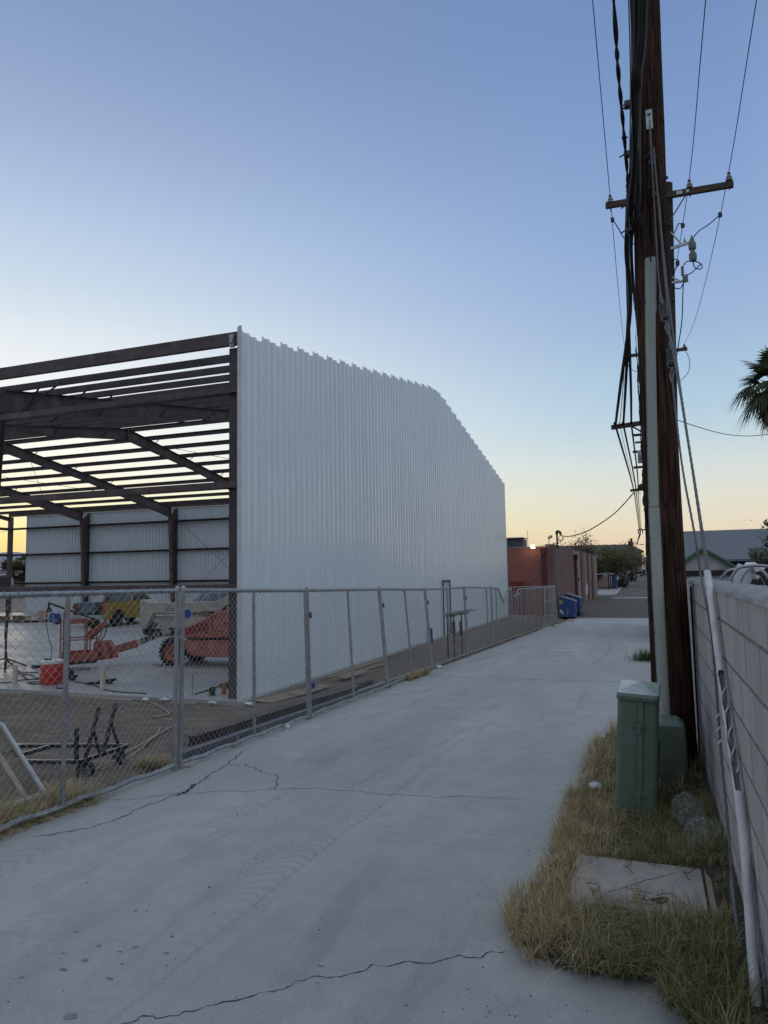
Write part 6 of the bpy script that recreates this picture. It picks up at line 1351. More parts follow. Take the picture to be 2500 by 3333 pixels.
def vh(x, y):
    h = .105 + .10*hnoise(x*4+9, y*3)
    if y < 4.65: h = .125+.10*hnoise(x*4, y*4)
    if x < -.62 and 4.5 < y < 6.4: h *= .75
    if x > .25 and 4.6 < y < 5.4: h *= .5
    if 6.9 < y < 10.5 and x < -.3: h *= 1.55
    if 6.0 < y < 7.2 and x > .1: h *= .7
    return h
def vgreen(x, y):
    g_ = .05 + .70*sst(-.72, -.1, x) + .25*(hnoise(x*2.5, y*2.5)-.5)
    if y < 4.15: g_ += .22*sst(-.9,-.5,x)
    if y > 6.8 and x < 0: g_ -= .5
    return g_
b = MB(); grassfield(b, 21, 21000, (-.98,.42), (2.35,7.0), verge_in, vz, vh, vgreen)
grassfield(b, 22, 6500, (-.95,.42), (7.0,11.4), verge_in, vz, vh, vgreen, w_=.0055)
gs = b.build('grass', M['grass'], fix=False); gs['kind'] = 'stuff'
# stray runners reaching over the alley and the lid
b = MB(); r = random.Random(33)
for (x, y, az, ln) in ((-.1,4.62,1.9,.22),(.12,4.66,2.3,.2),(-.4,4.62,1.6,.2),(-.2,5.3,4.5,.2),(.2,5.3,4.2,.2)):
    pts = [Vector((x+math.cos(az+.25*math.sin(i))*ln*i/8, y+math.sin(az+.25*math.sin(i))*ln*i/8, prof(y)+.02+(.09 if y > 4.05 and x > -.6 else .0)+.012*math.sin(i*1.3))) for i in range(9)]
    b.tube(pts, .0022, 4, col=(.13,.115,.05))
    for i in range(1, 9):
        for q in range(2): 
            c_ = r.choice(GREEN); blade(b, r, pts[i].x, pts[i].y, pts[i].z, .05, 1.0, az+r.choice((-1,1))*r.uniform(.5,1.2), .004, c_)
o = b.build('grass_runners', M['grass'], fix=False); o['kind'] = 'stuff'
# dry grass along the foot of the fence, and tufts farther along
def strip_in(x, y): return -5.62+.15*hnoise(y*2,3) < x < -4.93+.07*hnoise(y*5,1)-.02 and (y < 5.6 or hnoise(3, y*1.4) > .42+.12*(y > 6.2))
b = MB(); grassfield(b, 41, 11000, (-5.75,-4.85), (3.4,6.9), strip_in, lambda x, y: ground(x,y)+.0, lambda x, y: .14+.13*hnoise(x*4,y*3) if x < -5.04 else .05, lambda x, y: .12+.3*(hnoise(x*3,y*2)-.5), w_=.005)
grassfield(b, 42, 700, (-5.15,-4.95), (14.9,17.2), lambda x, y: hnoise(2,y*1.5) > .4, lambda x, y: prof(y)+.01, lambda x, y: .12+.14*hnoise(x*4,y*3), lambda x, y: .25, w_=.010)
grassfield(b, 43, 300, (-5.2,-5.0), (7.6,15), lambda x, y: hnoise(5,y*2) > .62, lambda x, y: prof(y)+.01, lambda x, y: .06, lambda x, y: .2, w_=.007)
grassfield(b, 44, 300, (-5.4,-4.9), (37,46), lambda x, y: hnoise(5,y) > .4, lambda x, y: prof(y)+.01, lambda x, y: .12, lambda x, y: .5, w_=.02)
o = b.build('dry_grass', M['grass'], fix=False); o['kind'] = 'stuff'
# green weed clump beyond the pole
def leafclump(b, r, c, rx, ry, rz, n, sz, cols, up_=.3):
    for i in range(n):
        while True:
            p = Vector((r.uniform(-1,1), r.uniform(-1,1), r.uniform(-1,1)))
            if p.length < 1: break
        q = Vector((c[0]+p.x*rx, c[1]+p.y*ry, c[2]+p.z*rz)); s = sz*r.uniform(.6,1.4)
        d = Vector((r.gauss(0,1), r.gauss(0,1), r.gauss(up_,1))).normalized(); u = d.orthogonal().normalized(); v = d.cross(u)
        a = r.random()*6; u, v = u*math.cos(a)+v*math.sin(a), v*math.cos(a)-u*math.sin(a)
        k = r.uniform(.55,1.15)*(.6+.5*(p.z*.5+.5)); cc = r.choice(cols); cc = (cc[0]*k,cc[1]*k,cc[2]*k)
        b.add([q-u*s, q-v*s*.35, q+u*s, q+v*s*.35], [(0,1,2,3)], cc)
wd = thing('weed_clump', 'low dark green weed clump on the alley edge behind the timber pole', 'weeds', (-.2,21,-.53))
b = MB(); r = random.Random(8)
for i in range(420):
    x = r.gauss(-.12,.2); y = 21+r.gauss(0,.28); blade(b, r, x, y, prof(y)+.01, r.uniform(.18,.46), abs(r.gauss(.5,.3)), r.random()*6.28, .014, r.choice([(.045,.075,.025),(.06,.10,.03),(.08,.11,.04),(.10,.11,.05)]))
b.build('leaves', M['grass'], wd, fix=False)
# ---------------------------------------------------------------- over the wall: roll hoops with white panels, house, trees
rc = thing('tubular_frame', 'tubular roll hoops with crumpled white panels and a black knob showing over the block wall', 'tubular frame', (1.0,9,-.2))
def hoop(y, x0, x1, z, r=.018, lean=.0):
    b = MB(); b.tube(spline([(x0-.08,y,-.2),(x0-.045,y,1.2),(x0,y,1.76),(x0+.05,y,z-.07),(x0+.11,y,z-.015),(x0+.22,y,z),(x1-.16,y,z),(x1-.06,y,z-.03),(x1+.0,y,z-.12),(x1+.04,y,1.7),(x1+.05,y,-.2)], 7), r, 8); return b
hoop(9.0, .865, 1.36, 1.975).build('hoop', M['galv'], rc, smooth=True)
hoop(9.5, .80, 1.32, 1.945).build('hoop', M['galv'], rc, smooth=True)
wp = mat('white_sheet_plastic', (.66,.69,.74), (.56,.59,.64), rough=.4, scale=5)
for q in ([(.965,9.1,2.01),(.865,9.15,1.83),(.89,9.1,1.80),(.95,9.05,1.75),(1.02,9.05,1.85),(1.09,9.08,1.96),(1.03,9.1,1.985)], [(.95,9.02,1.755),(1.085,9.0,1.96),(1.10,9.1,1.90),(1.18,9.05,1.86),(1.085,9.0,1.72),(1.0,9.0,1.66)], [(1.02,9.12,1.98),(1.06,9.2,2.02),(1.14,9.2,2.02),(1.22,9.15,1.98),(1.26,9.1,1.96),(1.22,9.05,1.935),(1.14,9.05,1.905),(1.09,9.08,1.96)]):
    b = MB(); c = sum((Vector(p) for p in q), Vector())/len(q) + Vector((0,-.03,.01)); b.add([c]+[Vector(p) for p in q], [(0,i+1,(i+1)%len(q)+1) for i in range(len(q))]); b.build('white_panel', wp, rc, fix=False)
b = MB(); b.tube([(1.085,8.97,1.955),(1.09,8.97,1.70)], .008, 6); b.tube([(1.105,8.97,1.955),(1.125,8.97,1.70)], .010, 6); b.tube(spline([(1.07,8.98,1.95),(1.0,8.98,1.87),(.955,8.98,1.75)],6), .008, 6); b.tube([(1.17,8.99,1.86),(1.26,8.99,1.66)], .004, 5); b.build('stay', M['galv'], rc)
b = MB(); b.lathe([(.001,-.02),(.03,-.02),(.038,-.012),(.03,.015),(.001,.02)], (1.108,8.94,1.79), 12, 'y')
for k in range(6): b.lathe([(.012,-.014),(.012,.012)], (1.108+.034*math.cos(k*1.047), 8.94, 1.79+.034*math.sin(k*1.047)), 8, 'y')
b.build('knob', M['black'], rc)
b = MB(); b.box(.78,1.4,9.0,10.2,-.1,.9); b.build('body', M['darksteel'], rc, bev=.05)
hs = thing('house', 'house with a broad grey shingle roof and green trimmed white gable', 'house', (3.5,32,-.8))
b = MB(); b.quad((.2,29.8,2.30),(16,29.8,2.30),(16,36,3.72),(.2,36,3.72)); b.quad((.2,36,3.72),(16,36,3.72),(16,42,2.3),(.2,42,2.3)); b.quad((.2,29.8,2.22),(.2,29.8,2.298),(16,29.8,2.298),(16,29.8,2.22)); b.build('roof', M['shingle'], hs)
b = MB()
for i in range(12): b.box(2.6+i*1.1,2.66+i*1.1,29.84,30.2,2.10,2.215)
b.build('rafter_tails', M['cream_wall'], hs)
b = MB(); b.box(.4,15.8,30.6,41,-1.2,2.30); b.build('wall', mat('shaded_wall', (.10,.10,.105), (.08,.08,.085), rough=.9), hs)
b = MB(); b.lathe([(.12,-.3),(.12,.1),(.20,.12),(.20,.26),(.1,.32)], (5.05,34.6,3.65), 14); b.build('roof_vent', M['darksteel'], hs)
GA = Vector((1.86,28.3,2.62)); GL = Vector((.82,28.3,1.90)); GR = Vector((2.98,28.3,1.90))
b = MB(); b.add([GA,GL,GR,GA+Vector((0,.1,0)),GL+Vector((0,.1,0)),GR+Vector((0,.1,0))], [(0,1,2),(5,4,3)]); b.box(.9,2.86,28.32,30.6,-1.2,1.90); b.build('gable_wall', M['whitewall'], hs)
b = MB(); b.quad(GA+Vector((0,-.25,.10)),GL+Vector((-.2,-.25,-.04)),GL+Vector((-.2,4,-.04)),GA+Vector((0,4,.10))); b.quad(GA+Vector((0,-.25,.10)),GA+Vector((0,4,.10)),GR+Vector((.2,4,-.04)),GR+Vector((.2,-.25,-.04))); b.build('gable_roof', M['shingle'], hs)
for e, s in ((GL+Vector((-.2,-.26,-.07)), -1), (GR+Vector((.2,-.26,-.07)), 1)):
    b = MB(); b.bar(GA+Vector((0,-.26,.07)), e, .04, .09); b.bar(GA+Vector((0,-.2,.0)), e+Vector((0,.06,-.07)), .04, .05); b.build('barge_board', M['greentrim'], hs)
b = MB()
for i in range(7): b.box(1.70,2.02,28.27,28.30,1.96+i*.06,1.99+i*.06)
b.build('gable_vent', M['trim'], hs)
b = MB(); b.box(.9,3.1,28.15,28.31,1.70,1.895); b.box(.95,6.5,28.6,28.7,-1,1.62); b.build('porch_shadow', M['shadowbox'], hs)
# ---------------------------------------------------------------- red block building, dumpsters
rb = thing('brick_building', 'low painted red block building with maroon downspouts and a lit wall lamp', 'building', (-5.95,48.7,-.85))
BX, BY, BZ = -5.95, 48.7, -1.6
b = MB(); b.box(-13.5, BX-.01, BY, BY+.3, BZ, 3.60); b.build('front_wall', M['redfront'], rb)
b = MB(); b.box(BX-.28, BX, BY-.004, 62.0, BZ, 3.74); b.build('side_wall', M['purple'], rb)
b = MB(); b.box(BX-.28, BX, 62.0, 90.5, BZ, 3.72); b.build('stucco_wall', M['pink'], rb)
b = MB(); b.box(-13.5, BX-.3, BY+.3, 90.5, 3.2, 3.3); b.build('roof', M['greymetal'], rb)
b = MB(); b.box(-13.5, BX-.29, BY-.03, BY+.31, 3.605, 3.66); b.box(BX-.31, BX+.03, BY-.03, 90.6, 3.745, 3.79); b.build('coping', mat('coping', (.30,.24,.22), (.24,.19,.18), rough=.8), rb)
for y0, y1 in ((68.5,71.5),(75.6,78.2),(81.8,84.6)):
    b = MB(); b.box(BX+.001, BX+.14, y0, y1, BZ, 3.70); b.build('pilaster', mat('brown_pink_stucco', (.19,.115,.105), (.155,.095,.09), rough=.9), rb)
b = MB(); b.box(-6.75,-6.45,BY-.25,BY-.002,.0-.85,3.12); b.prism([(-6.82,3.52),(-6.38,3.52),(-6.42,3.25),(-6.5,3.10),(-6.70,3.10),(-6.78,3.25)], 'y', BY-.36, BY-.003); b.build('downspout', M['maroon'], rb)
b = MB(); b.box(BX+.002,BX+.22,62.4,63.3,BZ,3.0); b.prism([(62.1,3.35),(63.6,3.35),(63.5,3.1),(63.2,2.95),(62.5,2.95),(62.2,3.1)], 'x', BX+.003, BX+.32); b.build('downspout', M['maroon'], rb)
b = MB(); b.box(-8.92,-7.96,BY-.06,BY-.003,-.85,1.32); dr = b.build('door', M['reddoor'], rb, bev=.01)
b = MB(); b.lathe([(.04,0),(.04,.05)], (-8.05,BY-.11,.2), 8, 'y'); b.build('handle', M['galv'], dr)
b = MB(); b.box(-8.85,-8.45,BY-.066,BY-.062,1.1,1.14); b.build('scratch', M['pinkpatch'], dr)
b = MB(); b.box(-7.72,-7.62,BY-.08,BY-.003,1.05,1.2); b.build('switch_box', M['maroon'], rb)
b = MB(); b.box(-7.5,-7.1,BY-.18,BY-.003,3.5,3.62); b.box(-7.45,-7.15,BY-.2,BY-.1,3.62,3.72); ll = b.build('wall_lamp', M['galv'], rb)
b = MB(); b.box(-7.38,-7.16,BY-.26,BY-.19,3.60,3.74); b.build('lamp_lens', M['lamp'], ll)
pl_ = bpy.data.lights.new('wall_lamp_light', 'POINT'); pl_.energy = 9; pl_.color = (1,.74,.45); pl_.shadow_soft_size = .15
po_ = bpy.data.objects.new('wall_lamp_light', pl_); po_.location = (-7.28,BY-.5,3.6); COL.objects.link(po_)
b = MB(); b.tube([(-5.70,BY+.2,3.5),(-5.70,BY+.2,4.5)], .06, 8); b.tube(spline([(-5.7,BY+.2,4.45),(-5.68,BY+.1,4.62),(-5.5,BY+.05,4.58),(-5.42,BY+.05,4.42)],6), .09, 8); b.tube(spline([(-5.45,BY,4.4),(-5.6,BY,4.1),(-5.35,BY,4.05),(-5.3,BY,4.3)],6), .02, 5); b.tube(spline([(-5.45,BY,4.45),(-5.25,BY,4.15),(-5.5,BY,3.98),(-5.6,BY,4.1)],6), .02, 5); b.build('service_mast', M['darksteel'], rb)
b = MB(); b.tube([(BX+.05,BY+.9,-.8),(BX+.05,BY+.9,3.4),(BX-.05,BY+.4,3.85),(-5.7,BY+.2,3.85)], .035, 6); b.build('conduit', M['galv'], rb)
b = MB(); b.tube([(-6.25,BY+.25,3.6),(-6.25,BY+.2,4.15)], .03, 6); b.bar((-6.25,BY+.1,4.2),(-6.02,BY-.05,4.32),.16,.14); b.box(-6.5,-6.1,BY+.1,BY+.25,3.66,3.8); b.tube([(-7.4,BY+.05,3.62),(-6.9,BY+.05,3.66),(-6.3,BY+.05,3.8)], .015, 5); b.build('flood_light', M['galv'], rb)
for y0, y1, z0, z1 in ((50.3,51.5,-.6,.55),(52.4,54.6,-.6,.25),(55.2,57.2,-.6,.6),(58.6,60.8,-.5,.35)):
    b = MB(); b.box(BX+.001,BX+.006,y0,y1,z0,z1); b.build('paint_patch', M['pinkpatch'], rb)
b = MB(); b.box(BX+.002,BX+.10,72.1,73.2,-.4,.55); b.box(BX+.002,BX+.10,73.5,74.7,-.3,.65); b.build('meter_panel', M['trim'], rb)
b = MB(); b.box(BX+.002,BX+.08,65.6,66.3,1.1,1.4); b.box(BX+.002,BX+.07,79.2,80.0,.5,.9); b.box(BX+.15,BX+.2,79,79.4,-1.2,1.2); b.build('vent_box', M['darksteel'], rb)
ac = thing('rooftop_unit', 'teal rooftop cooling unit with dark louvres above the red building', 'cooling unit', (-11,60,3.3))
b = MB(); b.box(-11.5,-10.98,59.5,62,3.3,4.78); b.box(-10.98,-10.0,61.8,62,3.3,4.7); b.build('cabinet', M['teal'], ac)
b = MB(); b.box(-10.97,-9.75,59.7,61.7,3.3,4.70); b.build('louvre', M['greymetal'], ac)
b = MB(); b.box(-11.6,-9.7,59.4,62.1,4.785,4.85); b.build('lid', M['trim'], ac)
b = MB(); b.tube([(-9.4,60,3.3),(-9.4,60,5.4)], .02, 5); tag(b.build('antenna', M['galv'], loc=(-9.4,60,3.3)), 'thin rooftop antenna rod next to the teal cooling unit', 'antenna')
def dumpster(name, lb, x0, x1, y0, y1, z0, h, sticker):
    t = thing(name, lb, 'dumpster', ((x0+x1)/2,(y0+y1)/2,z0), 0, 'blue dumpsters by the red building')
    b = MB(); b.prism([(x0+.05,z0+.12),(x0,z0+h),(x0+.25,z0+h+.02),(x1,z0+h*.80),(x1-.02,z0+.12)], 'y', y0, y1); bd = b.build('body', M['dumpblue'], t, bev=.02)
    b = MB(); b.prism([(x0-.02,z0+h+.02),(x0+.25,z0+h+.07),(x1+.04,z0+h*.80+.06),(x1+.04,z0+h*.80),(x0+.25,z0+h+.02)], 'y', y0-.03, y1+.03); b.build('lid', M['lidgrey'], t)
    b = MB(); b.box(x0+.02,x1-.02,y0-.03,y0-.002,z0+.62,z0+.68); b.box(x0+.04,x1-.03,y0-.03,y0-.002,z0+.12,z0+.18); b.box(x1-.015,x1+.06,y0+.2,y1-.2,z0+.5,z0+.62); b.build('rib', M['dumpblue'], bd)
    for x in (x0+.2, x1-.15):
        for y in (y0+.15, y1-.15):
            b = MB(); b.lathe([(.09,-.03),(.09,.03)], (x,y,z0+.07), 10, 'y'); b.build('caster', M['black'], t)
    if sticker:
        b = MB(); b.box(x0+.10,x0+.29,y0-.008,y0-.003,z0+.95,z0+1.20); b.build('sticker', M['sticker'], t)
        b = MB(); b.box(x0+.12,x0+.27,y0-.011,y0-.009,z0+1.06,z0+1.10); b.build('sticker_print', M['black'], t)
        b = MB(); b.box(x0+.12,x0+.24,y0-.008,y0-.003,z0+.38,z0+.60); b.box(x0+.26,x0+.33,y0-.008,y0-.003,z0+.28,z0+.50); b.build('torn_sticker', M['paper'], t)
    return t
dumpster('dumpster', 'scuffed blue dumpster with a yellow sticker, the nearer of two', -5.70, -4.62, 48.0, 49.3, ground(-5.2,48.6), 1.38, True)
dumpster('dumpster', 'blue dumpster standing behind the stickered one', -5.55, -4.42, 49.8, 51.2, ground(-5,50.4), 1.40, False)
wr = thing('ladder_rack', 'white tubular rack frame standing inside the far end of the fence', 'rack', (-5.9,45,-1.1))
b = MB(); zg = ground(-5.9,45)
for x in (-6.15,-5.62): b.tube([(x,45.0,zg),(x+.02,45.0,.95)], .03, 6)
for z in (.93,.12,-.75): b.tube([(-6.15,45,z),(-5.62,45,z)], .028, 6)
b.build('frame', M['whiteplastic'], wr)
b = MB(); b.bar((-5.3,44.9,-1.08),(-4.5,45.4,-1.08),.12,.05); tag(b.build('plank', M['lumber'], loc=(-4.9,45,-1.1)), 'pale plank lying on the ground before the dumpster', 'plank')
b = MB(); b.tube(spline([(-7.6,43.5,-.8),(-7.5,43.5,.4),(-7.45,43.5,.55)],4), .03, 6); lump(b, (-7.45,43.5,.6), .12,.1,.08,.05,4,10,6); tag(b.build('stand_pipe', M['galv'], loc=(-7.5,43.5,-.8)), 'thin standpipe with a pale head by the maroon door behind the fence', 'standpipe')
# ---------------------------------------------------------------- far end of the alley
fb = thing('apartment_block', 'cream two storey apartment block under a long dark brown hipped roof', 'building', (-20,195,0))
b = MB(); b.box(-42,-1.6,190,206,-1,7.0); b.build('wall', M['cream_wall'], fb)
b = MB(); b.add([(-43,189,6.95),(-1.0,189,6.75),(-1.0,207,6.75),(-43,207,6.95),(-43,196,8.9),(-4.3,196,8.7)], [(0,1,5,4),(1,2,5),(2,3,4,5),(3,0,4),(3,2,1,0)]); b.build('roof', M['brownroof'], fb)
b = MB(); b.box(-42.2,-1.4,188.2,190,3.9,4.1); b.box(-42.2,-1.4,188.2,188.3,4.1,5.0); b.build('balcony', mat('brown_rail', (.12,.10,.09), rough=.8), fb)
for i in range(9):
    for z in (1.2, 5.0):
        b = MB(); x = -40+i*4.3; b.box(x,x+1.5,189.93,189.99,z,z+1.5); b.build('window', M['glass'], fb)
fw = thing('white_building', 'plain white walled building at the far end of the alley', 'building', (-3.5,232,1))
b = MB(); b.box(-9,-1.8,228,240,-.5,4.2); b.box(-1.75,-.4,260,275,1,6.4); b.build('wall', M['whitewall'], fw)
b = MB(); b.box(-9.1,-1.7,227.9,240,4.2,4.35); b.build('roof', M['brownroof'], fw)
b = MB(); b.box(-2.7,-2.4,227.9,227.98,1.5,2.8); b.build('window', M['glass'], fw)
b = MB(); b.box(-12,-2.75,169.8,170.1,-.4,3.5); tag(b.build('garden_wall', M['whitewall'], loc=(-5,170,0)), 'white wall standing behind the far pole', 'wall')
ft = pickup('pickup_truck', 'small dark truck parked at the far end of the alley', (-2.6,186,prof(186)), PI/2+.1, mat('far_dark_paint', (.05,.055,.07), rough=.5))
def trashcan(x, y, lb):
    t = thing('wheelie_bin', lb, 'bin', (x,y,prof(y)), 0, 'bins at the far end of the alley'); b = MB(); loftbox(b, [(rrect(.32,.35,.05),prof(y)+.05),(rrect(.42,.45,.06),prof(y)+1.3)]) ; b.v = [(px+x,py+y,pz) for px,py,pz in b.v]; b.build('body', M['dumpblue'], t)
    b = MB(); b.box(x-.46,x+.46,y-.5,y+.5,prof(y)+1.3,prof(y)+1.4); b.build('lid', M['black'], t)
trashcan(-2.0,199,'dark blue bin just beyond the far parked truck'); trashcan(-1.2,203,'dark blue bin farther beyond the far parked truck')
sh = thing('carport', 'open sided shed with a flat pale roof and brown slatted screen', 'shed', (-6.5,112,-.6))
zg = prof(112)
b = MB(); b.box(-10.2,-5.0,109.5,115,1.35,1.55); b.build('roof', mat('greenish_roof_sheet', (.20,.23,.21), (.15,.17,.16), rough=.6, scale=2), sh)
for x, y in ((-5.6,110),(-8.0,110),(-5.6,114.5),(-8,114.5)):
    b = MB(); b.box(x-.08,x+.08,y-.08,y+.08,zg-.2,1.35); b.build('post', M['darksteel'], sh)
b = MB()
for i in range(15): b.box(-7.6+i*.13,-7.52+i*.13,110.4,110.5,zg,1.2)
b.build('slat_screen', mat('brown_slats', (.13,.075,.04), (.09,.05,.03), rough=.9, scale=1, stretch=(6,6,.5)), sh)
b = MB(); b.box(-5.35,-4.7,113,113.5,zg,1.15); tag(b.build('portable_toilet', M['dumpblue'], loc=(-5,113,zg), bev=.05), 'blue cabinet standing at the edge of the open shed', 'cabinet')
for x, y, r_1, lb in ((-3.9,116,.9,'round clipped dark shrub by the kerb next to the shed'), (-3.6,142,1.1,'dark shrub in front of the white wall by the far pole')):
    sb = thing('shrub', lb, 'shrub', (x,y,prof(y))); b = MB(); leafclump(b, random.Random(int(y)), (x,y,prof(y)+r_1*.75), r_1, r_1, r_1*.85, 900, .12, [(.03,.04,.02),(.045,.055,.028),(.06,.065,.035)]); b.build('crown', M['leaf'], sb, fix=False)
    b = MB(); b.tube([(x,y,prof(y)-.05),(x,y,prof(y)+.6)], .06, 6); b.build('trunk', M['bark'], sb)
def tree(name, lb, base, h, spread, ntw, nleaf, lsz, cols, seed, multi=3, crown0=.3, group=None, twig=.04, up=.55):
    r = random.Random(seed); t = thing(name, lb, 'tree', base, 0, group); B0 = Vector(base); tr = MB(); lf = MB(); tips = []
    def grow(p, d, ln, rad, lvl):
        pts = [p]; n = 4; q = p.copy(); dd = d.copy()
        for i in range(n):
            dd = (dd + Vector((r.gauss(0,.16), r.gauss(0,.16), r.gauss(.04,.1)))).normalized(); q = q + dd*ln/n; pts.append(q.copy())
            if lvl >= 1: tips.append(q.copy())
        tr.tube(pts, [rad*(1-.5*i/n) for i in range(n+1)], 6 if lvl < 2 else 4, cap=False)
        if lvl < 3:
            for k in range(r.randint(2, 4) if lvl else 4):
                s = pts[r.randint(2, n)]; a = r.random()*6.28
                nd = (dd*up + Vector((math.cos(a)*spread, math.sin(a)*spread, r.uniform(.0,.7)))).normalized(); grow(s, nd, ln*r.uniform(.5,.78), max(.022, rad*.55), lvl+1)
    for m_ in range(multi):
        a = m_*6.28/multi + r.random(); d = Vector((math.cos(a)*.28*(multi>1), math.sin(a)*.28*(multi>1), 1)).normalized(); grow(B0+Vector((0,0,-.1)), d, h*.42, twig*h*.5, 0)
    tr.build('trunk', M['bark'], t, smooth=True, fix=False)
    for i in range(nleaf):
        c = r.choice(tips) + Vector((r.gauss(0,.05*h), r.gauss(0,.05*h), r.gauss(0,.04*h)))
        if c.z < B0.z + h*crown0: continue
        s = lsz*r.uniform(.6,1.4); d = Vector((r.gauss(0,1), r.gauss(0,1), r.gauss(.4,1))).normalized(); u = d.orthogonal().normalized(); v = d.cross(u)
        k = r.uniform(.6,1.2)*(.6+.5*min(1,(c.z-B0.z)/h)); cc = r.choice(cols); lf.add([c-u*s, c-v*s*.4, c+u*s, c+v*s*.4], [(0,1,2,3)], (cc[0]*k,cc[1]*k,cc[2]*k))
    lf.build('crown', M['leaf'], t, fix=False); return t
OL = [(.21,.21,.10),(.26,.25,.135),(.155,.165,.08)]; DK = [(.045,.065,.033),(.065,.09,.045),(.09,.11,.055)]; BARE = [(.22,.18,.125),(.27,.225,.15),(.17,.145,.10)]
tree('tree', 'thin bare looking tree with sparse tan twigs above the red building roof', (-10.2,122,-.7), 10.5, .9, 0, 5200, .17, BARE, 3, 4, .3, twig=.04)
tree('tree', 'olive green tree with many slender stems beside the alley kerb', (-5.2,121,-.6), 8.2, .85, 0, 6500, .15, OL, 5, 5, .2, twig=.035)
tree('tree', 'sparse leaning tree with grey stems right beside the kerb', (-4.3,124,-.5), 6.8, 1.0, 0, 4200, .12, BARE+OL, 8, 4, .2, twig=.035)
tree('tree', 'dark evergreen tree behind the open shed', (-8.3,126,-.7), 4.8, .9, 0, 5200, .15, DK, 11, 4, .1, twig=.04)
tree('tree', 'wide feathery tree around the far dark pole', (-2.4,140,-.2), 7.6, 1.1, 0, 5200, .13, OL+BARE, 13, 3, .25, twig=.03)
tree('tree', 'bare tan tree at the left above the long brown roof', (-13.5,126,-.7), 8.6, .9, 0, 3600, .17, BARE, 17, 3, .3, twig=.03)
tree('tree', 'small bushy tree top just past the teal rooftop unit', (-20,110,-.7), 6.0, .8, 0, 2500, .14, DK, 19, 3, .3)
# palms
def palm(name, lb, base, h, nf, fl, seed, skirt=40, lw=.05, tr0=.22, cols=None):
    r = random.Random(seed); t = thing(name, lb, 'palm', base); B0 = Vector(base); top = B0+Vector((r.uniform(-.2,.2),0,h)); cols = cols or [(.055,.075,.035),(.075,.095,.045),(.10,.115,.06)]
    b = MB(); n = 14; b.tube([B0.lerp(top, i/n)+Vector((.06*math.sin(i*.8),0,0)) for i in range(n+1)], [tr0*(1.2-.4*i/n)*(1+.08*(i%2)) for i in range(n+1)], 10); b.build('trunk', M['palmbark'], t)
    f = MB(); dead = MB()
    def frond(b, el, az, ln, col, droop):
        d = Vector((math.cos(az)*math.cos(el), math.sin(az)*math.cos(el), math.sin(el))); pet = ln*.5; p = top.copy(); pts = [p]
        for i in range(5): p = p + d*pet/5; d = (d+Vector((0,0,-droop*.06))).normalized(); pts.append(p)
        b.tube(pts, .018, 4, cap=False, col=col); side = d.cross(Vector((0,0,1))).normalized(); nrm = side.cross(d).normalized()
        for k in range(19):
            a = -1.5 + 3.0*k/18; dr = (d*math.cos(a)+side*math.sin(a)+nrm*.15*abs(math.sin(a))).normalized(); L_ = ln*.55*r.uniform(.8,1.1)*(1-.25*abs(a)/1.5)
            w_ = dr.cross(nrm).normalized()*lw; q0 = p; q1 = p+dr*L_*.55+Vector((0,0,-droop*.05*L_)); q2 = p+dr*L_+Vector((0,0,-droop*.32*L_-r.uniform(0,.12)))
            s = r.uniform(.6,1.2); b.add([q0-w_*.3, q0+w_*.3, q1+w_, q1-w_, q2], [(0,1,2,3),(3,2,4)], (col[0]*s,col[1]*s,col[2]*s))
    for i in range(nf):
        el = r.uniform(-.35, 1.45); frond(f, el, r.random()*6.28, fl*r.uniform(.8,1.1), r.choice(cols), .5+1.1*(el < .3))
    for i in range(skirt):
        frond(dead, r.uniform(-1.45,-.9), r.random()*6.28, fl*r.uniform(.7,1.0), r.choice([(.15,.12,.085),(.11,.09,.062),(.19,.155,.105)]), .9)
    f.build('crown', M['leaf'], t, fix=False)
    if skirt: dead.build('dead_fronds', M['leaf'], t, fix=False)
    return t
palm('palm_tree', 'tall fan palm with a shaggy skirt of dead fronds against the sky', (6.6,40,-.9), 12.0, 64, 2.4, 5, 60)
DP = [(.15,.15,.075),(.19,.185,.10),(.12,.125,.065)]
palm('palm_tree', 'bushy palm beyond the open end of the hall, behind the corner post', (-106.2,96,-.6), 3.4, 60, 3.6, 9, 20, .12, .4, DP)
palm('palm_tree', 'small palm top peeking over beside the far white cladding', (-121,112,-.6), 5.7, 34, 2.6, 15, 6, .10, .3, DP)
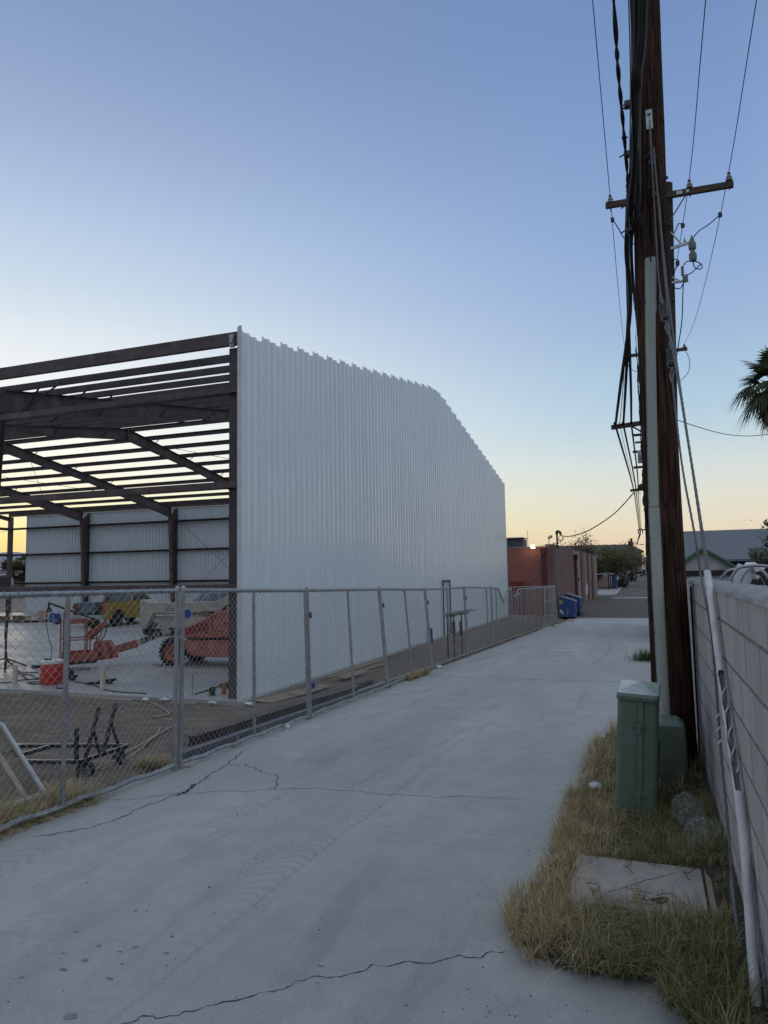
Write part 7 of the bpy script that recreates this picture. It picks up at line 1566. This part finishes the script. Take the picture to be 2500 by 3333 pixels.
palm('palm_tree', 'broad palm at the far left edge beyond the slab', (-113,95,-.6), 2.6, 50, 3.4, 21, 20, .12, .4, DP)
palm('palm_tree', 'low palm between the bushy palm and the white cladding', (-104.0,98,-.6), 2.6, 46, 3.2, 25, 12, .12, .4, DP)
b = MB(); leafclump(b, random.Random(6), (-112,104,.3), 14,3,1.9, 5000, .30, [(.085,.09,.05),(.11,.115,.06),(.14,.13,.075)]); hd_ = b.build('hedge_row', M['leaf'], fix=False); hd_['kind'] = 'stuff'
b = MB(); b.box(-150,-95,106,118,-.8,3.9); tag(b.build('low_building', M['whitewall'], loc=(-110,106,-.8)), 'low pale building behind the palms past the hall', 'building')
# olive branches reaching in from the right over the wall
ot = thing('olive_tree', 'grey green leafy tree leaning in over the house roof at the picture edge', 'tree', (3.3,18.2,-.4)); r = random.Random(12)
b = MB(); b.tube([(3.35,18.2,-.5),(3.3,18.2,1.2),(3.1,18.1,2.0)], [.09,.07,.04], 8); 
for k in range(14):
    a = r.random()*6.28; e = (3.0+math.cos(a)*r.uniform(.3,.8), 18.1+math.sin(a)*.7, r.uniform(1.8,3.1)); b.tube([(3.1,18.1,1.7+.02*k),((3.1+e[0])/2,18.1,(1.8+e[2])/2+.1),e], [.03,.018,.006], 5)
b.build('trunk', M['bark'], ot)
b = MB()
for k in range(26):
    c = (3.0+r.gauss(0,.42), 18.1+r.gauss(0,.4), 2.42+r.gauss(0,.33)); leafclump(b, r, c, .22,.22,.18, 95, .055, [(.12,.135,.085),(.15,.165,.11),(.09,.105,.065),(.19,.20,.14)])
b.build('crown', M['leaf'], ot, fix=False)
b = MB(); b.add([(18.1,150,11.1),(17.55,150.1,11.0),(17.15,150.2,10.65),(17.6,150.3,10.98),(18.6,150.1,11.05),(18.95,150.2,10.8),(18.55,150.3,11.0),(18.05,149.8,10.98),(18.1,150.4,11.0)], [(0,1,3),(1,2,3),(0,6,4),(4,6,5),(0,7,8)]); tag(b.build('bird', M['black'], loc=(18.1,150,11.1), fix=False), 'small dark bird flying with bent wings above the house roof', 'bird')
